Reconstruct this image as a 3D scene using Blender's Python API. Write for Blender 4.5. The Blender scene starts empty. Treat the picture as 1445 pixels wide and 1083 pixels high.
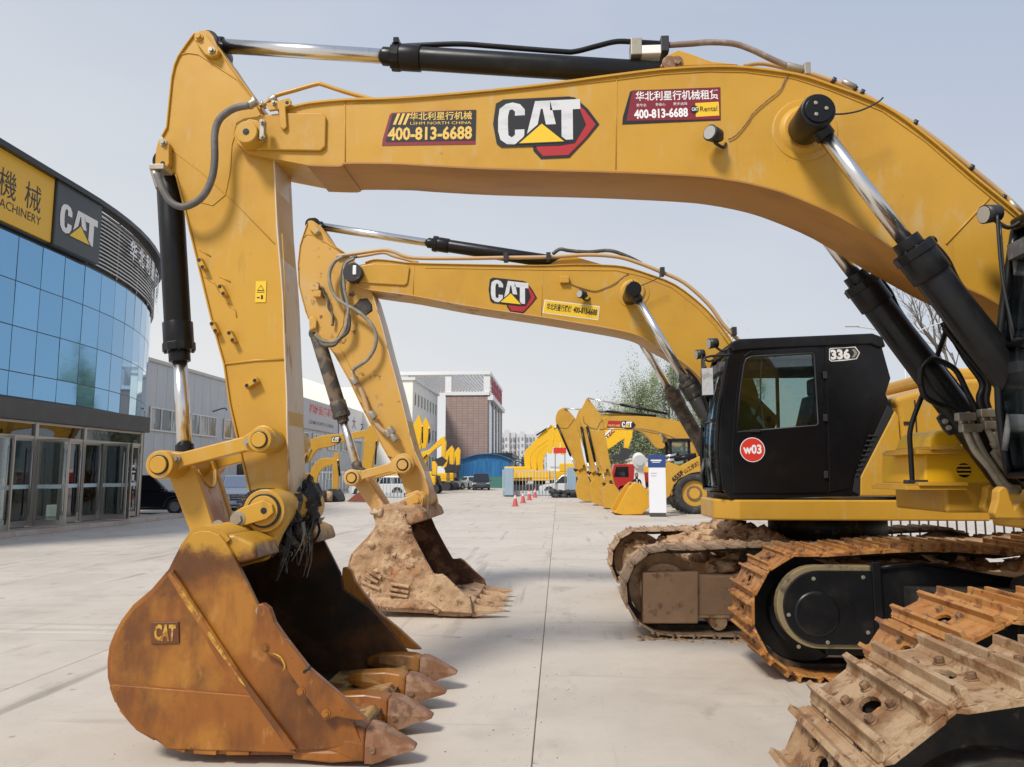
import bpy, bmesh, math, random
from mathutils import Vector, Matrix, noise
random.seed(7)
S = bpy.context.scene
COL = S.collection
# ---------------------------------------------------------------- camera
F, CX, CY, HY, VX, H = 1085.0, 722.5, 541.5, 670.0, 788.0, 1.72
PITCH = math.atan((HY - CY) / F)
YAW = math.atan((VX - CX) * math.cos(PITCH) / F)
CAMR = Matrix.Rotation(YAW, 3, 'Z') @ Matrix.Rotation(math.pi / 2 + PITCH, 3, 'X')
cd = bpy.data.cameras.new('camera'); cam = bpy.data.objects.new('camera', cd); COL.objects.link(cam)
cam.location = (0, 0, H); cam.rotation_euler = CAMR.to_euler()
cd.sensor_fit = 'HORIZONTAL'; cd.sensor_width = 36; cd.lens = 36 * F / 1445; cd.clip_start = .05; cd.clip_end = 5000
S.camera = cam
# ---------------------------------------------------------------- world, sun, exposure
SUN_EL, SUN_AZ = math.radians(48), math.radians(212)   # azimuth clockwise from +Y
W = bpy.data.worlds.new("World"); S.world = W; W.use_nodes = True
nt = W.node_tree; nt.nodes.clear()
wo = nt.nodes.new('ShaderNodeOutputWorld'); bg = nt.nodes.new('ShaderNodeBackground'); nt.links.new(bg.outputs[0], wo.inputs[0])
sky = nt.nodes.new('ShaderNodeTexSky'); sky.sky_type = 'NISHITA'; sky.sun_disc = False
sky.sun_elevation = SUN_EL; sky.sun_rotation = SUN_AZ; sky.air_density = 1.0; sky.dust_density = 4.0; sky.ozone_density = 1.5
tc = nt.nodes.new('ShaderNodeTexCoord'); sp = nt.nodes.new('ShaderNodeSeparateXYZ'); nt.links.new(tc.outputs['Generated'], sp.inputs[0])
ramp = nt.nodes.new('ShaderNodeValToRGB'); ma = nt.nodes.new('ShaderNodeMath'); ma.operation = 'MULTIPLY_ADD'; ma.inputs[1].default_value = .28; nt.links.new(sp.outputs[0], ma.inputs[0]); nt.links.new(sp.outputs[2], ma.inputs[2]); nt.links.new(ma.outputs[0], ramp.inputs[0])
e = ramp.color_ramp.elements
e[0].position = 0.0; e[0].color = (8.7, 8.75, 8.75, 1)
e[1].position = 0.75; e[1].color = (4.3, 5.1, 6.9, 1)
m_ = e.new(0.22); m_.color = (7.0, 7.45, 8.05, 1)
cn = nt.nodes.new('ShaderNodeTexNoise'); cn.inputs['Scale'].default_value = 2.2; cn.inputs['Detail'].default_value = 4
mp = nt.nodes.new('ShaderNodeMapping'); mp.inputs['Scale'].default_value = (1, 1, 3); nt.links.new(tc.outputs['Generated'], mp.inputs[0]); nt.links.new(mp.outputs[0], cn.inputs[0])
cr = nt.nodes.new('ShaderNodeMapRange'); cr.inputs[1].default_value = .45; cr.inputs[2].default_value = .75; cr.inputs[4].default_value = .30
nt.links.new(cn.outputs[0], cr.inputs[0])
cm = nt.nodes.new('ShaderNodeMixRGB'); cm.inputs[2].default_value = (8.6, 8.65, 8.7, 1); nt.links.new(cr.outputs[0], cm.inputs[0]); nt.links.new(ramp.outputs[0], cm.inputs[1])
mx = nt.nodes.new('ShaderNodeMixRGB'); mx.inputs[0].default_value = .93
nt.links.new(sky.outputs[0], mx.inputs[1]); nt.links.new(cm.outputs[0], mx.inputs[2])
nt.links.new(mx.outputs[0], bg.inputs[0]); bg.inputs[1].default_value = 0.10
sd = bpy.data.lights.new('sun', 'SUN'); sun = bpy.data.objects.new('sun', sd); COL.objects.link(sun)
sd.energy = 3.7; sd.angle = math.radians(12); sd.color = (1.0, .95, .87)
sv = Vector((math.sin(SUN_AZ) * math.cos(SUN_EL), math.cos(SUN_AZ) * math.cos(SUN_EL), math.sin(SUN_EL)))
sun.rotation_euler = sv.to_track_quat('Z', 'Y').to_euler(); sun.location = (-8, -8, 20)
S.view_settings.view_transform = 'Standard'; S.view_settings.look = 'None'; S.view_settings.gamma = 1
S.view_settings.exposure = -0.04; S.view_settings.use_curve_mapping = False
S.render.engine = 'CYCLES'; S.cycles.max_bounces = 6; S.cycles.transparent_max_bounces = 12
S.cycles.use_denoising = True
# ---------------------------------------------------------------- helpers
def P(px, py, Y):
    """world point on the plane y = Y seen at photo pixel px, py"""
    d = CAMR @ Vector(((px - CX) / F, (CY - py) / F, -1.0))
    t = Y / d.y
    return Vector((d.x * t, Y, H + d.z * t))
def T(pts, Y): return [(P(a, b, Y).x, P(a, b, Y).z) for a, b in pts]
def PX(px, py, X):
    d = CAMR @ Vector(((px - CX) / F, (CY - py) / F, -1.0)); t = X / d.x
    return Vector((X, d.y * t, H + d.z * t))
def R_(rpx, Y): return rpx * Y / F
def tag(o, label=None, cat=None, group=None, kind=None):
    if label: o['label'] = label
    if cat: o['category'] = cat
    if group: o['group'] = group
    if kind: o['kind'] = kind
    return o
def thing(name, label, cat, loc=(0, 0, 0), rz=0, group=None):
    o = bpy.data.objects.new(name, None); COL.objects.link(o); o.location = loc; o.rotation_euler = (0, 0, rz)
    o.empty_display_size = .2
    return tag(o, label, cat, group)
def wloc(o):
    v = Vector((0, 0, 0))
    while o: v += Vector(o.location); o = o.parent
    return v
def smoothpts(pts, k=4):
    pts = [Vector(p) for p in pts]; out = []
    for i in range(len(pts) - 1):
        p0 = pts[max(i - 1, 0)]; p1 = pts[i]; p2 = pts[i + 1]; p3 = pts[min(i + 2, len(pts) - 1)]
        for j in range(k):
            t = j / k
            out.append(.5 * ((2 * p1) + (-p0 + p2) * t + (2 * p0 - 5 * p1 + 4 * p2 - p3) * t * t + (-p0 + 3 * p1 - 3 * p2 + p3) * t ** 3))
    out.append(pts[-1]); return out
def sm2(pts, k=4): return [(v.x, v.y) for v in smoothpts([(a, b, 0) for a, b in pts], k)]
def arc(cx, cz, r, a0, a1, n=8, rz=None):
    rz = rz or r
    return [(cx + r * math.cos(math.radians(a0 + (a1 - a0) * i / n)), cz + rz * math.sin(math.radians(a0 + (a1 - a0) * i / n))) for i in range(n + 1)]
def rrect(x0, z0, x1, z1, r, n=3):
    return arc(x1 - r, z0 + r, r, -90, 0, n) + arc(x1 - r, z1 - r, r, 0, 90, n) + arc(x0 + r, z1 - r, r, 90, 180, n) + arc(x0 + r, z0 + r, r, 180, 270, n)
class MB:
    def __init__(s): s.v = []; s.f = []; s.m = []; s.s = []
    def add(s, vs, fs, mi=0, sm=False):
        b = len(s.v); s.v += [tuple(v) for v in vs]
        for f in fs: s.f.append([b + i for i in f]); s.m.append(mi); s.s.append(sm)
        return s
    def box(s, x0, y0, z0, x1, y1, z1, mi=0):
        vs = [(x, y, z) for z in (z0, z1) for y in (y0, y1) for x in (x0, x1)]
        return s.add(vs, [(0, 1, 3, 2), (4, 6, 7, 5), (0, 4, 5, 1), (2, 3, 7, 6), (0, 2, 6, 4), (1, 5, 7, 3)], mi)
    def prism(s, pts, y0, y1, mi=0, ax='y', sm=False):
        n = len(pts)
        g = {'y': lambda a, b, c: (a, c, b), 'x': lambda a, b, c: (c, a, b), 'z': lambda a, b, c: (a, b, c)}[ax]
        vs = [g(a, b, y0) for a, b in pts] + [g(a, b, y1) for a, b in pts]
        s.add(vs, [list(range(n)), list(range(2 * n - 1, n - 1, -1))], mi)
        s.add(vs, [(i, i + n, (i + 1) % n + n, (i + 1) % n) for i in range(n)], mi, sm)
        return s
    def holed(s, outer, hole, y0, y1, mi=0, ax='y'):
        """plate with an opening: outer and hole loops, keyhole caps"""
        g = {'y': lambda a, b, c: (a, c, b), 'x': lambda a, b, c: (c, a, b), 'z': lambda a, b, c: (a, b, c)}[ax]
        def area(p): return sum(p[i][0] * p[(i + 1) % len(p)][1] - p[(i + 1) % len(p)][0] * p[i][1] for i in range(len(p)))
        if area(outer) < 0: outer = outer[::-1]
        if area(hole) > 0: hole = hole[::-1]
        bi, bj = min(((i, j) for i in range(len(outer)) for j in range(len(hole))), key=lambda q: (outer[q[0]][0] - hole[q[1]][0]) ** 2 + (outer[q[0]][1] - hole[q[1]][1]) ** 2)
        o = outer[bi:] + outer[:bi]; h = hole[bj:] + hole[:bj]
        loop = o + [o[0]] + h + [h[0]]
        from mathutils.geometry import tessellate_polygon
        no, nh = len(o), len(h)
        tri = tessellate_polygon([[Vector((a, b, 0)) for a, b in o], [Vector((a, b, 0)) for a, b in h]])
        al = o + h; n = len(al)
        vs = [g(a, b, y0) for a, b in al] + [g(a, b, y1) for a, b in al]
        fs = [tuple(t) for t in tri] + [(t[2] + n, t[1] + n, t[0] + n) for t in tri]
        fs += [(i, (i + 1) % no, (i + 1) % no + n, i + n) for i in range(no)]
        fs += [(no + i, no + (i + 1) % nh, no + (i + 1) % nh + n, no + i + n) for i in range(nh)]
        return s.add(vs, fs, mi)
    def strip(s, pts, y0, y1, th, mi=0, ax='y', sm=True):
        """plate of thickness th following an x-z curve (offset to its left)"""
        n = len(pts); off = []
        for i in range(n):
            a = Vector(pts[max(i - 1, 0)]); b = Vector(pts[min(i + 1, n - 1)]); d = (b - a).normalized()
            off.append((pts[i][0] - d.y * th, pts[i][1] + d.x * th))
        g = {'y': lambda a, b, c: (a, c, b), 'x': lambda a, b, c: (c, a, b), 'z': lambda a, b, c: (a, b, c)}[ax]
        vs = [g(a, b, y0) for a, b in pts] + [g(a, b, y1) for a, b in pts] + [g(a, b, y0) for a, b in off] + [g(a, b, y1) for a, b in off]
        fs = []
        for i in range(n - 1):
            fs += [(i, i + 1, n + i + 1, n + i), (2 * n + i, 3 * n + i, 3 * n + i + 1, 2 * n + i + 1)]
        s.add(vs, fs, mi, sm); fs = []
        for i in range(n - 1):
            fs += [(i, 2 * n + i, 2 * n + i + 1, i + 1), (n + i, n + i + 1, 3 * n + i + 1, 3 * n + i)]
        fs += [(0, n, 3 * n, 2 * n), (n - 1, 3 * n - 1, 4 * n - 1, 2 * n - 1)]
        return s.add(vs, fs, mi)
    def cyl(s, p0, p1, r0, r1=None, n=20, mi=0, cap=True, sm=True):
        p0 = Vector(p0); p1 = Vector(p1); r1 = r0 if r1 is None else r1
        d = (p1 - p0).normalized(); u = d.orthogonal().normalized(); w = d.cross(u)
        vs = []
        for p, r in ((p0, r0), (p1, r1)):
            for i in range(n):
                a = 2 * math.pi * i / n; vs.append(p + (u * math.cos(a) + w * math.sin(a)) * r)
        s.add(vs, [(i, (i + 1) % n, (i + 1) % n + n, i + n) for i in range(n)], mi, sm)
        if cap: s.add(vs, [list(range(n))[::-1], list(range(n, 2 * n))], mi)
        return s
    def tube(s, pts, r, n=8, mi=0, k=4):
        pts = smoothpts(pts, k) if k > 1 else [Vector(p) for p in pts]
        m = len(pts); vs = []; u = None
        for i, p in enumerate(pts):
            d = (pts[min(i + 1, m - 1)] - pts[max(i - 1, 0)]).normalized()
            if u is None: u = d.orthogonal().normalized()
            u = (u - d * u.dot(d)).normalized(); w = d.cross(u)
            rr = r(i / (m - 1)) if callable(r) else r
            for j in range(n):
                a = 2 * math.pi * j / n; vs.append(p + (u * math.cos(a) + w * math.sin(a)) * rr)
        fs = [(i * n + j, i * n + (j + 1) % n, (i + 1) * n + (j + 1) % n, (i + 1) * n + j) for i in range(m - 1) for j in range(n)]
        s.add(vs, fs, mi, True)
        return s.add(vs, [list(range(n))[::-1], list(range((m - 1) * n, m * n))], mi)
    def loft(s, rings, mi=0, sm=False, cap=True):
        n = len(rings[0]); vs = [v for r in rings for v in r]
        s.add(vs, [(i * n + j, i * n + (j + 1) % n, (i + 1) * n + (j + 1) % n, (i + 1) * n + j) for i in range(len(rings) - 1) for j in range(n)], mi, sm)
        if cap: s.add(vs, [list(range(n))[::-1], list(range((len(rings) - 1) * n, len(rings) * n))], mi)
        return s
    def ball(s, c, r, mi=0, n=10, sc=(1, 1, 1), jit=0, seed=0):
        vs = [(0, 0, 1)]
        for i in range(1, n // 2 + 1):
            for j in range(n):
                a = math.pi * i / (n // 2 + 1); b = 2 * math.pi * j / n
                vs.append((math.sin(a) * math.cos(b), math.sin(a) * math.sin(b), math.cos(a)))
        vs.append((0, 0, -1)); out = []
        for v in vs:
            q = 1 + jit * noise.noise(Vector(v) * 1.7 + Vector((seed, seed * .7, 0)))
            out.append((c[0] + v[0] * r * sc[0] * q, c[1] + v[1] * r * sc[1] * q, c[2] + v[2] * r * sc[2] * q))
        h = n // 2; fs = [(0, 1 + j, 1 + (j + 1) % n) for j in range(n)]
        for i in range(h - 1): fs += [(1 + i * n + j, 1 + (i + 1) * n + j, 1 + (i + 1) * n + (j + 1) % n, 1 + i * n + (j + 1) % n) for j in range(n)]
        fs += [(1 + (h - 1) * n + j, len(vs) - 1, 1 + (h - 1) * n + (j + 1) % n) for j in range(n)]
        return s.add(out, fs, mi, True)
    def build(s, name, mats, parent=None, bevel=0, seg=2, recalc=True, local=False, kind=None):
        me = bpy.data.meshes.new(name)
        o0 = Vector((0, 0, 0)) if (parent is None or local) else wloc(parent)
        me.from_pydata([(x - o0.x, y - o0.y, z - o0.z) for x, y, z in s.v], [], s.f)
        if not isinstance(mats, (list, tuple)): mats = [mats]
        for m in mats: me.materials.append(m)
        me.polygons.foreach_set('material_index', s.m); me.polygons.foreach_set('use_smooth', s.s)
        if recalc:
            bm = bmesh.new(); bm.from_mesh(me); bmesh.ops.remove_doubles(bm, verts=bm.verts, dist=1e-5)
            bmesh.ops.recalc_face_normals(bm, faces=bm.faces); bm.to_mesh(me); bm.free()
        me.validate()
        ob = bpy.data.objects.new(name, me); COL.objects.link(ob)
        if parent: ob.parent = parent
        if bevel:
            b = ob.modifiers.new('bevel', 'BEVEL'); b.width = bevel; b.segments = seg; b.limit_method = 'ANGLE'; b.angle_limit = math.radians(35)
            b.harden_normals = False
        if kind: ob['kind'] = kind
        return ob
def inst(src, parent, loc, rot=None, name=None, mat=None):
    o = src.copy(); COL.objects.link(o); o.parent = parent
    if rot is not None: o.rotation_euler = rot
    o.location = loc
    return o
def copy_tree(o, parent=None, loc=None, rz=None, label=None):
    c = o.copy(); COL.objects.link(c)
    if parent: c.parent = parent
    if loc is not None: c.location = loc
    if rz is not None: c.rotation_euler = (0, 0, rz)
    if label: c['label'] = label
    for ch in list(o.children): copy_tree(ch, c)
    return c
def text(body, origin, u, v, width, height, mat, parent, bold=0.02, th=.0015, name='lettering', shear=0, spacing=1.0, local=False):
    """flat lettering: origin = lower-left corner, u / v unit directions, fitted into width x height"""
    cu = bpy.data.curves.new('t', 'FONT'); cu.body = body; cu.size = 1; cu.offset = bold; cu.resolution_u = 2; cu.shear = shear; cu.space_character = spacing
    ob = bpy.data.objects.new('t', cu); me = bpy.data.meshes.new_from_object(ob)
    xs = [q.co.x for q in me.vertices]; ys = [q.co.y for q in me.vertices]
    if not xs: return None
    x0, x1, y0, y1 = min(xs), max(xs), min(ys), max(ys)
    u = Vector(u).normalized(); v = Vector(v).normalized(); n = u.cross(v)
    o0 = wloc(parent) if (parent and not local) else Vector((0, 0, 0)); origin = Vector(origin)
    for q in me.vertices:
        p = origin + u * ((q.co.x - x0) / (x1 - x0) * width) + v * ((q.co.y - y0) / (y1 - y0) * height) + n * th
        q.co = p - o0
    me.materials.clear(); me.materials.append(mat); me.name = name
    bpy.data.objects.remove(ob); bpy.data.curves.remove(cu)
    o = bpy.data.objects.new(name, me); COL.objects.link(o)
    if parent: o.parent = parent
    return o
# ---------------------------------------------------------------- materials
def pmat(name, base, rough=.5, metal=0, layers=(), bump=None, coat=0, rvar=0, spec=.5, rnd=0.0, emis=None):
    """layers: (colour, scale, lo, hi[, stretch(x,y,z)[, (axis z0, z1)]]) mixed one over another by thresholded noise"""
    m = bpy.data.materials.new(name); m.use_nodes = True; t = m.node_tree; b = t.nodes['Principled BSDF']
    b.inputs['Roughness'].default_value = rough; b.inputs['Metallic'].default_value = metal
    b.inputs['Specular IOR Level'].default_value = spec
    if coat: b.inputs['Coat Weight'].default_value = coat; b.inputs['Coat Roughness'].default_value = .12
    tcn = t.nodes.new('ShaderNodeTexCoord'); oi = t.nodes.new('ShaderNodeObjectInfo')
    mul = t.nodes.new('ShaderNodeMath'); mul.operation = 'MULTIPLY'; mul.inputs[1].default_value = 37; t.links.new(oi.outputs['Random'], mul.inputs[0])
    ad = t.nodes.new('ShaderNodeVectorMath'); ad.operation = 'ADD'; t.links.new(tcn.outputs['Object'], ad.inputs[0]); t.links.new(mul.outputs[0], ad.inputs[1])
    rgb = t.nodes.new('ShaderNodeRGB'); rgb.outputs[0].default_value = (*base, 1); cur = rgb.outputs[0]
    if rnd:
        hv = t.nodes.new('ShaderNodeMapRange'); hv.inputs[3].default_value = 1 - rnd; hv.inputs[4].default_value = 1 + rnd; t.links.new(oi.outputs['Random'], hv.inputs[0])
        vm = t.nodes.new('ShaderNodeVectorMath'); vm.operation = 'SCALE'; t.links.new(cur, vm.inputs[0]); t.links.new(hv.outputs[0], vm.inputs['Scale']); cur = vm.outputs[0]
    for L in layers:
        c, sc, lo, hi = L[:4]; st = L[4] if len(L) > 4 else None
        n = t.nodes.new('ShaderNodeTexNoise'); n.inputs['Scale'].default_value = sc; n.inputs['Detail'].default_value = 6; n.inputs['Roughness'].default_value = .62
        if st:
            q = t.nodes.new('ShaderNodeMapping'); q.inputs['Scale'].default_value = st; t.links.new(ad.outputs[0], q.inputs[0]); t.links.new(q.outputs[0], n.inputs[0])
        else: t.links.new(ad.outputs[0], n.inputs[0])
        fac = n.outputs[0]
        if len(L) > 5:
            z0, z1 = L[5]; g = t.nodes.new('ShaderNodeNewGeometry'); s3 = t.nodes.new('ShaderNodeSeparateXYZ'); t.links.new(g.outputs['Position'], s3.inputs[0])
            mr = t.nodes.new('ShaderNodeMapRange'); mr.inputs[1].default_value = z0; mr.inputs[2].default_value = z1; mr.inputs[3].default_value = -.5; mr.inputs[4].default_value = .5; mr.clamp = True
            t.links.new(s3.outputs[2], mr.inputs[0]); a2 = t.nodes.new('ShaderNodeMath'); t.links.new(fac, a2.inputs[0]); t.links.new(mr.outputs[0], a2.inputs[1]); fac = a2.outputs[0]
        r = t.nodes.new('ShaderNodeMapRange'); r.inputs[1].default_value = lo; r.inputs[2].default_value = hi; r.interpolation_type = 'SMOOTHSTEP'
        t.links.new(fac, r.inputs[0])
        mxn = t.nodes.new('ShaderNodeMixRGB'); mxn.inputs[2].default_value = (*c[:3], 1)
        if len(c) > 3: r.inputs[4].default_value = c[3]
        t.links.new(r.outputs[0], mxn.inputs[0]); t.links.new(cur, mxn.inputs[1]); cur = mxn.outputs[0]
    t.links.new(cur, b.inputs['Base Color'])
    if rvar:
        n = t.nodes.new('ShaderNodeTexNoise'); n.inputs['Scale'].default_value = 5; n.inputs['Detail'].default_value = 6; t.links.new(ad.outputs[0], n.inputs[0])
        r = t.nodes.new('ShaderNodeMapRange'); r.inputs[1].default_value = .3; r.inputs[2].default_value = .7; r.inputs[3].default_value = rough - rvar; r.inputs[4].default_value = rough + rvar
        t.links.new(n.outputs[0], r.inputs[0]); t.links.new(r.outputs[0], b.inputs['Roughness'])
    if bump:
        cur = None
        for sc, stg, dist in (bump if isinstance(bump[0], (list, tuple)) else [bump]):
            n = t.nodes.new('ShaderNodeTexNoise'); n.inputs['Scale'].default_value = sc; n.inputs['Detail'].default_value = 8; t.links.new(ad.outputs[0], n.inputs[0])
            bn = t.nodes.new('ShaderNodeBump'); bn.inputs['Strength'].default_value = stg; bn.inputs['Distance'].default_value = dist
            t.links.new(n.outputs[0], bn.inputs['Height'])
            if cur: t.links.new(cur, bn.inputs['Normal'])
            cur = bn.outputs[0]
        t.links.new(cur, b.inputs['Normal'])
    if emis: b.inputs['Emission Color'].default_value = (*emis[:3], 1); b.inputs['Emission Strength'].default_value = emis[3]
    return m
def gmat(name, tint, refl=.35, alpha=.75, rough=.02):
    """window glass: glossy over tinted transparency"""
    m = bpy.data.materials.new(name); m.use_nodes = True; t = m.node_tree; t.nodes.clear()
    o = t.nodes.new('ShaderNodeOutputMaterial'); tr = t.nodes.new('ShaderNodeBsdfTransparent'); tr.inputs[0].default_value = (*tint, 1)
    gl = t.nodes.new('ShaderNodeBsdfGlossy'); gl.inputs['Roughness'].default_value = rough; gl.inputs[0].default_value = (.9, .95, 1, 1)
    lw = t.nodes.new('ShaderNodeLayerWeight'); lw.inputs[0].default_value = refl
    mr = t.nodes.new('ShaderNodeMapRange'); mr.inputs[3].default_value = 1 - alpha; t.links.new(lw.outputs['Fresnel'], mr.inputs[0])
    x = t.nodes.new('ShaderNodeMixShader'); t.links.new(mr.outputs[0], x.inputs[0]); t.links.new(tr.outputs[0], x.inputs[1]); t.links.new(gl.outputs[0], x.inputs[2]); t.links.new(x.outputs[0], o.inputs[0])
    return m
YEL = (.53, .290, .034)
M = {}
M['yellow'] = pmat('yellow_paint', YEL, .38, layers=[((.43, .22, .028, .55), 1.3, .42, .7), ((.55, .285, .025, .5), 3.1, .5, .75), ((.50, .40, .22, .45), 7, .54, .74, (1, 1, .3)), ((.20, .11, .03, .55), 23, .66, .74), ((.30, .16, .03, .45), 3.2, .62, .74, (1, 1, .25)), ((.60, .48, .30, .5), 60, .70, .76, (1, 1, 1))], bump=((2.4, .22, .010), (120, .06, .002)), rvar=.08, spec=.4)
M['yellow_dusty'] = pmat('dusty_yellow_paint', (.56, .31, .055), .55, layers=[((.52, .36, .16, .65), 1.6, .42, .68), ((.30, .14, .04, .8), 7, .60, .68), ((.07, .035, .018, .9), 4.2, .62, .67)], bump=(60, .12, .004), rvar=.1)
M['yellow_mud'] = pmat('mud_worn_yellow_paint', (.55, .31, .07), .65, layers=[((.50, .34, .19, .8), 2.0, .38, .62), ((.24, .11, .04, .8), 5, .58, .68)], bump=(40, .3, .006))
M['yellow_pale'] = pmat('sky_sheen_dusty_yellow', (.62, .46, .27), .42, layers=[((.60, .52, .42, .8), 2.2, .35, .6, (1, 1, .4)), ((.30, .13, .03, .8), 11, .58, .66, (1, 1, .18)), ((.34, .13, .02, .9), 3, .22, .5, (1, 1, .5), (1.9, 1.0))], bump=(60, .08, .003))  # pale tone paints sky sheen and dust into the yellow, with rust runs
M['yellow_under'] = pmat('shaded_boom_underside', (.42, .20, .035), .5, layers=[((.27, .12, .03, .7), 2.5, .42, .65, (.3, 1, 1))], bump=(60, .1, .003))  # shade on the boom's underside painted as a browner yellow
M['yellow_bright'] = pmat('bright_yellow_paint', (.80, .46, .012), .4, layers=[((.70, .42, .03, .5), 2, .45, .65)])
M['black'] = pmat('black_paint', (.008, .008, .009), .34, spec=.28, layers=[((.03, .028, .025, .5), 4, .5, .75)], rvar=.08, bump=(150, .03, .002))
M['black_gloss'] = pmat('glossy_black_panel', (.006, .006, .007), .2, spec=.3, layers=[((.02, .018, .016, .4), 3, .5, .8)], rvar=.05)
M['black_dusty'] = pmat('dusty_black_steel', (.018, .017, .016), .55, layers=[((.12, .09, .06, .6), 3, .48, .72), ((.25, .18, .11, .5), 14, .58, .7)], bump=(50, .15, .004))
M['barrel_mud'] = pmat('muddy_cylinder_barrel', (.05, .043, .036), .6, layers=[((.20, .145, .09, .8), 6, .45, .62)], bump=(50, .3, .006))
M['chrome'] = pmat('chromed_rod', (.72, .71, .69), .24, 1.0, layers=[((.55, .50, .42, .5), 8, .55, .7, (1, 1, .2))])
M['rubber'] = pmat('rubber_hose', (.055, .05, .045), .6, layers=[((.20, .17, .13, .6), 6, .45, .65)], bump=(90, .2, .003))
M['hose_tan'] = pmat('dusty_hydraulic_hose', (.20, .18, .14), .6, layers=[((.33, .29, .22, .7), 7, .42, .6)], bump=(90, .2, .003))
M['pipe'] = pmat('tan_painted_pipe', (.50, .32, .14), .45, layers=[((.42, .30, .2, .6), 5, .45, .65)])
M['steel'] = pmat('bare_steel', (.36, .33, .27), .45, .6, layers=[((.3, .22, .12, .5), 12, .5, .65)])
M['bolt'] = pmat('rusty_bolt', (.16, .085, .045), .6, .2, layers=[((.30, .19, .11, .8), 30, .45, .6)], bump=(80, .3, .003), rnd=.2)
M['rust'] = pmat('rust_stained_bucket_paint', (.26, .085, .009), .40, layers=[((.36, .145, .016, .9), 1.5, .44, .60), ((.075, .024, .006, .8), 1.6, .47, .66, (1.2, 1, .6)), ((.16, .05, .008, .55), 6, .5, .66, (1, 1, .22)), ((.40, .19, .05, .6), 9, .60, .70, (1, 1, .5)), ((.06, .02, .006, .75), 4, .42, .85, (1, 1, 1), (.72, 1.25)), ((.46, .24, .022, .95), 7, .60, .92, (1, 1, 1), (1.0, 1.34)), ((.05, .022, .010, .7), 16, .80, .90, (1, 1, 1), (.9, 1.6)), ((.05, .022, .01, .8), 16, .66, .72)], bump=((35, .15, .004), (7, .1, .01)), rvar=.12)
M['rust_edge'] = pmat('worn_yellow_edge', (.52, .30, .04), .5, layers=[((.28, .10, .015, 1), 7, .45, .55)], bump=(60, .2, .003))
M['rust_dark'] = pmat('shaded_rusty_bucket_inside', (.035, .020, .011), .40, layers=[((.15, .062, .02, .85), 1.8, .46, .66), ((.012, .013, .010, .8), 1.1, .45, .65)], bump=(30, .2, .005), rvar=.1)  # inner shade of the bucket put into the base colour, under rust patches
M['lip'] = pmat('worn_bucket_lip', (.42, .25, .085), .5, layers=[((.17, .07, .022, 1), 3.5, .47, .56, (1, 1, 1)), ((.55, .35, .12, .7), 8, .5, .65)], bump=(30, .3, .006))
M['tooth'] = pmat('rusty_cast_tooth', (.20, .085, .035), .5, layers=[((.34, .20, .12, .8), 5, .48, .64), ((.12, .05, .02, .8), 6, .56, .66)], bump=((26, .35, .008), (110, .2, .003)), rvar=.1)
M['mud'] = pmat('dried_mud', (.40, .245, .14), .9, layers=[((.52, .36, .22, .9), 3.2, .42, .6), ((.20, .10, .05, .85), 4.5, .53, .63), ((.13, .06, .03, .8), 17, .60, .68), ((.42, .13, .035, .9), 1.3, .62, .70)], bump=((9, .8, .04), (45, .6, .012)), spec=.2)
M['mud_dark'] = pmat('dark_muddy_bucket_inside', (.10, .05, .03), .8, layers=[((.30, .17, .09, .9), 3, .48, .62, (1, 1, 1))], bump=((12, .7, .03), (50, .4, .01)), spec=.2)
M['shoe_tan'] = pmat('dusty_rusted_track_steel', (.29, .17, .085), .58, layers=[((.40, .275, .16, .95), 5.5, .43, .57), ((.19, .085, .03, .9), 8, .52, .62), ((.07, .035, .018, .85), 19, .60, .67), ((.50, .38, .25, .7), 34, .62, .70)], bump=((30, .5, .010), (120, .4, .004)), rvar=.1, rnd=.22)
M['shoe_orange'] = pmat('orange_rusted_track_steel', (.36, .145, .032), .5, layers=[((.44, .215, .065, .9), 5, .42, .6), ((.19, .07, .022, .9), 6, .50, .62), ((.09, .035, .015, .8), 21, .60, .68)], bump=((28, .4, .008), (120, .2, .003)), rvar=.1, rnd=.15)
M['shoe_mud'] = pmat('mud_caked_track_steel', (.33, .215, .125), .8, layers=[((.46, .31, .19, .9), 5, .42, .6), ((.16, .085, .04, .9), 9, .54, .64)], bump=((20, .7, .02), (70, .4, .006)), rnd=.15)
M['chain'] = pmat('greasy_track_chain', (.02, .016, .012), .6, layers=[((.11, .065, .035, .8), 8, .5, .65)], bump=(40, .4, .01))
M['white'] = pmat('white_paint', (.78, .78, .77), .4); M['offwhite'] = pmat('off_white_print', (.72, .71, .68), .45)
M['silver_print'] = pmat('silver_print', (.62, .63, .64), .35, layers=[((.45, .46, .48, .5), 6, .45, .65, (1, 1, 3))])
M['red'] = pmat('red_print', (.40, .015, .02), .4); M['redlt'] = pmat('red_sticker', (.62, .035, .02), .4); M['maroon'] = pmat('maroon_print', (.20, .010, .022), .4)
M['ink'] = pmat('black_print', (.012, .012, .014), .35); M['gold'] = pmat('gold_print', (.72, .47, .10), .4); M['yprint'] = pmat('yellow_print', (.78, .50, .02), .4)
M['navy'] = pmat('navy_panel', (.02, .055, .19), .45)
M['glass'] = gmat('tinted_cab_glass', (.74, .82, .80), .26, .95)
M['glass_door'] = gmat('shop_door_glass', (.50, .56, .55), .4, .93)
M['lens'] = pmat('lamp_lens', (.36, .36, .34), .15, coat=.5)
M['plastic_dark'] = pmat('dark_plastic', (.02, .021, .023), .45)
M['mirror'] = pmat('mirror_glass', (.62, .60, .60), .06, 1, layers=[((.40, .36, .33, .8), 9, .45, .6)])
M['seat'] = pmat('dark_seat_fabric', (.09, .09, .095), .9, layers=[((.16, .155, .15, .8), 8, .45, .6)])
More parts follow.
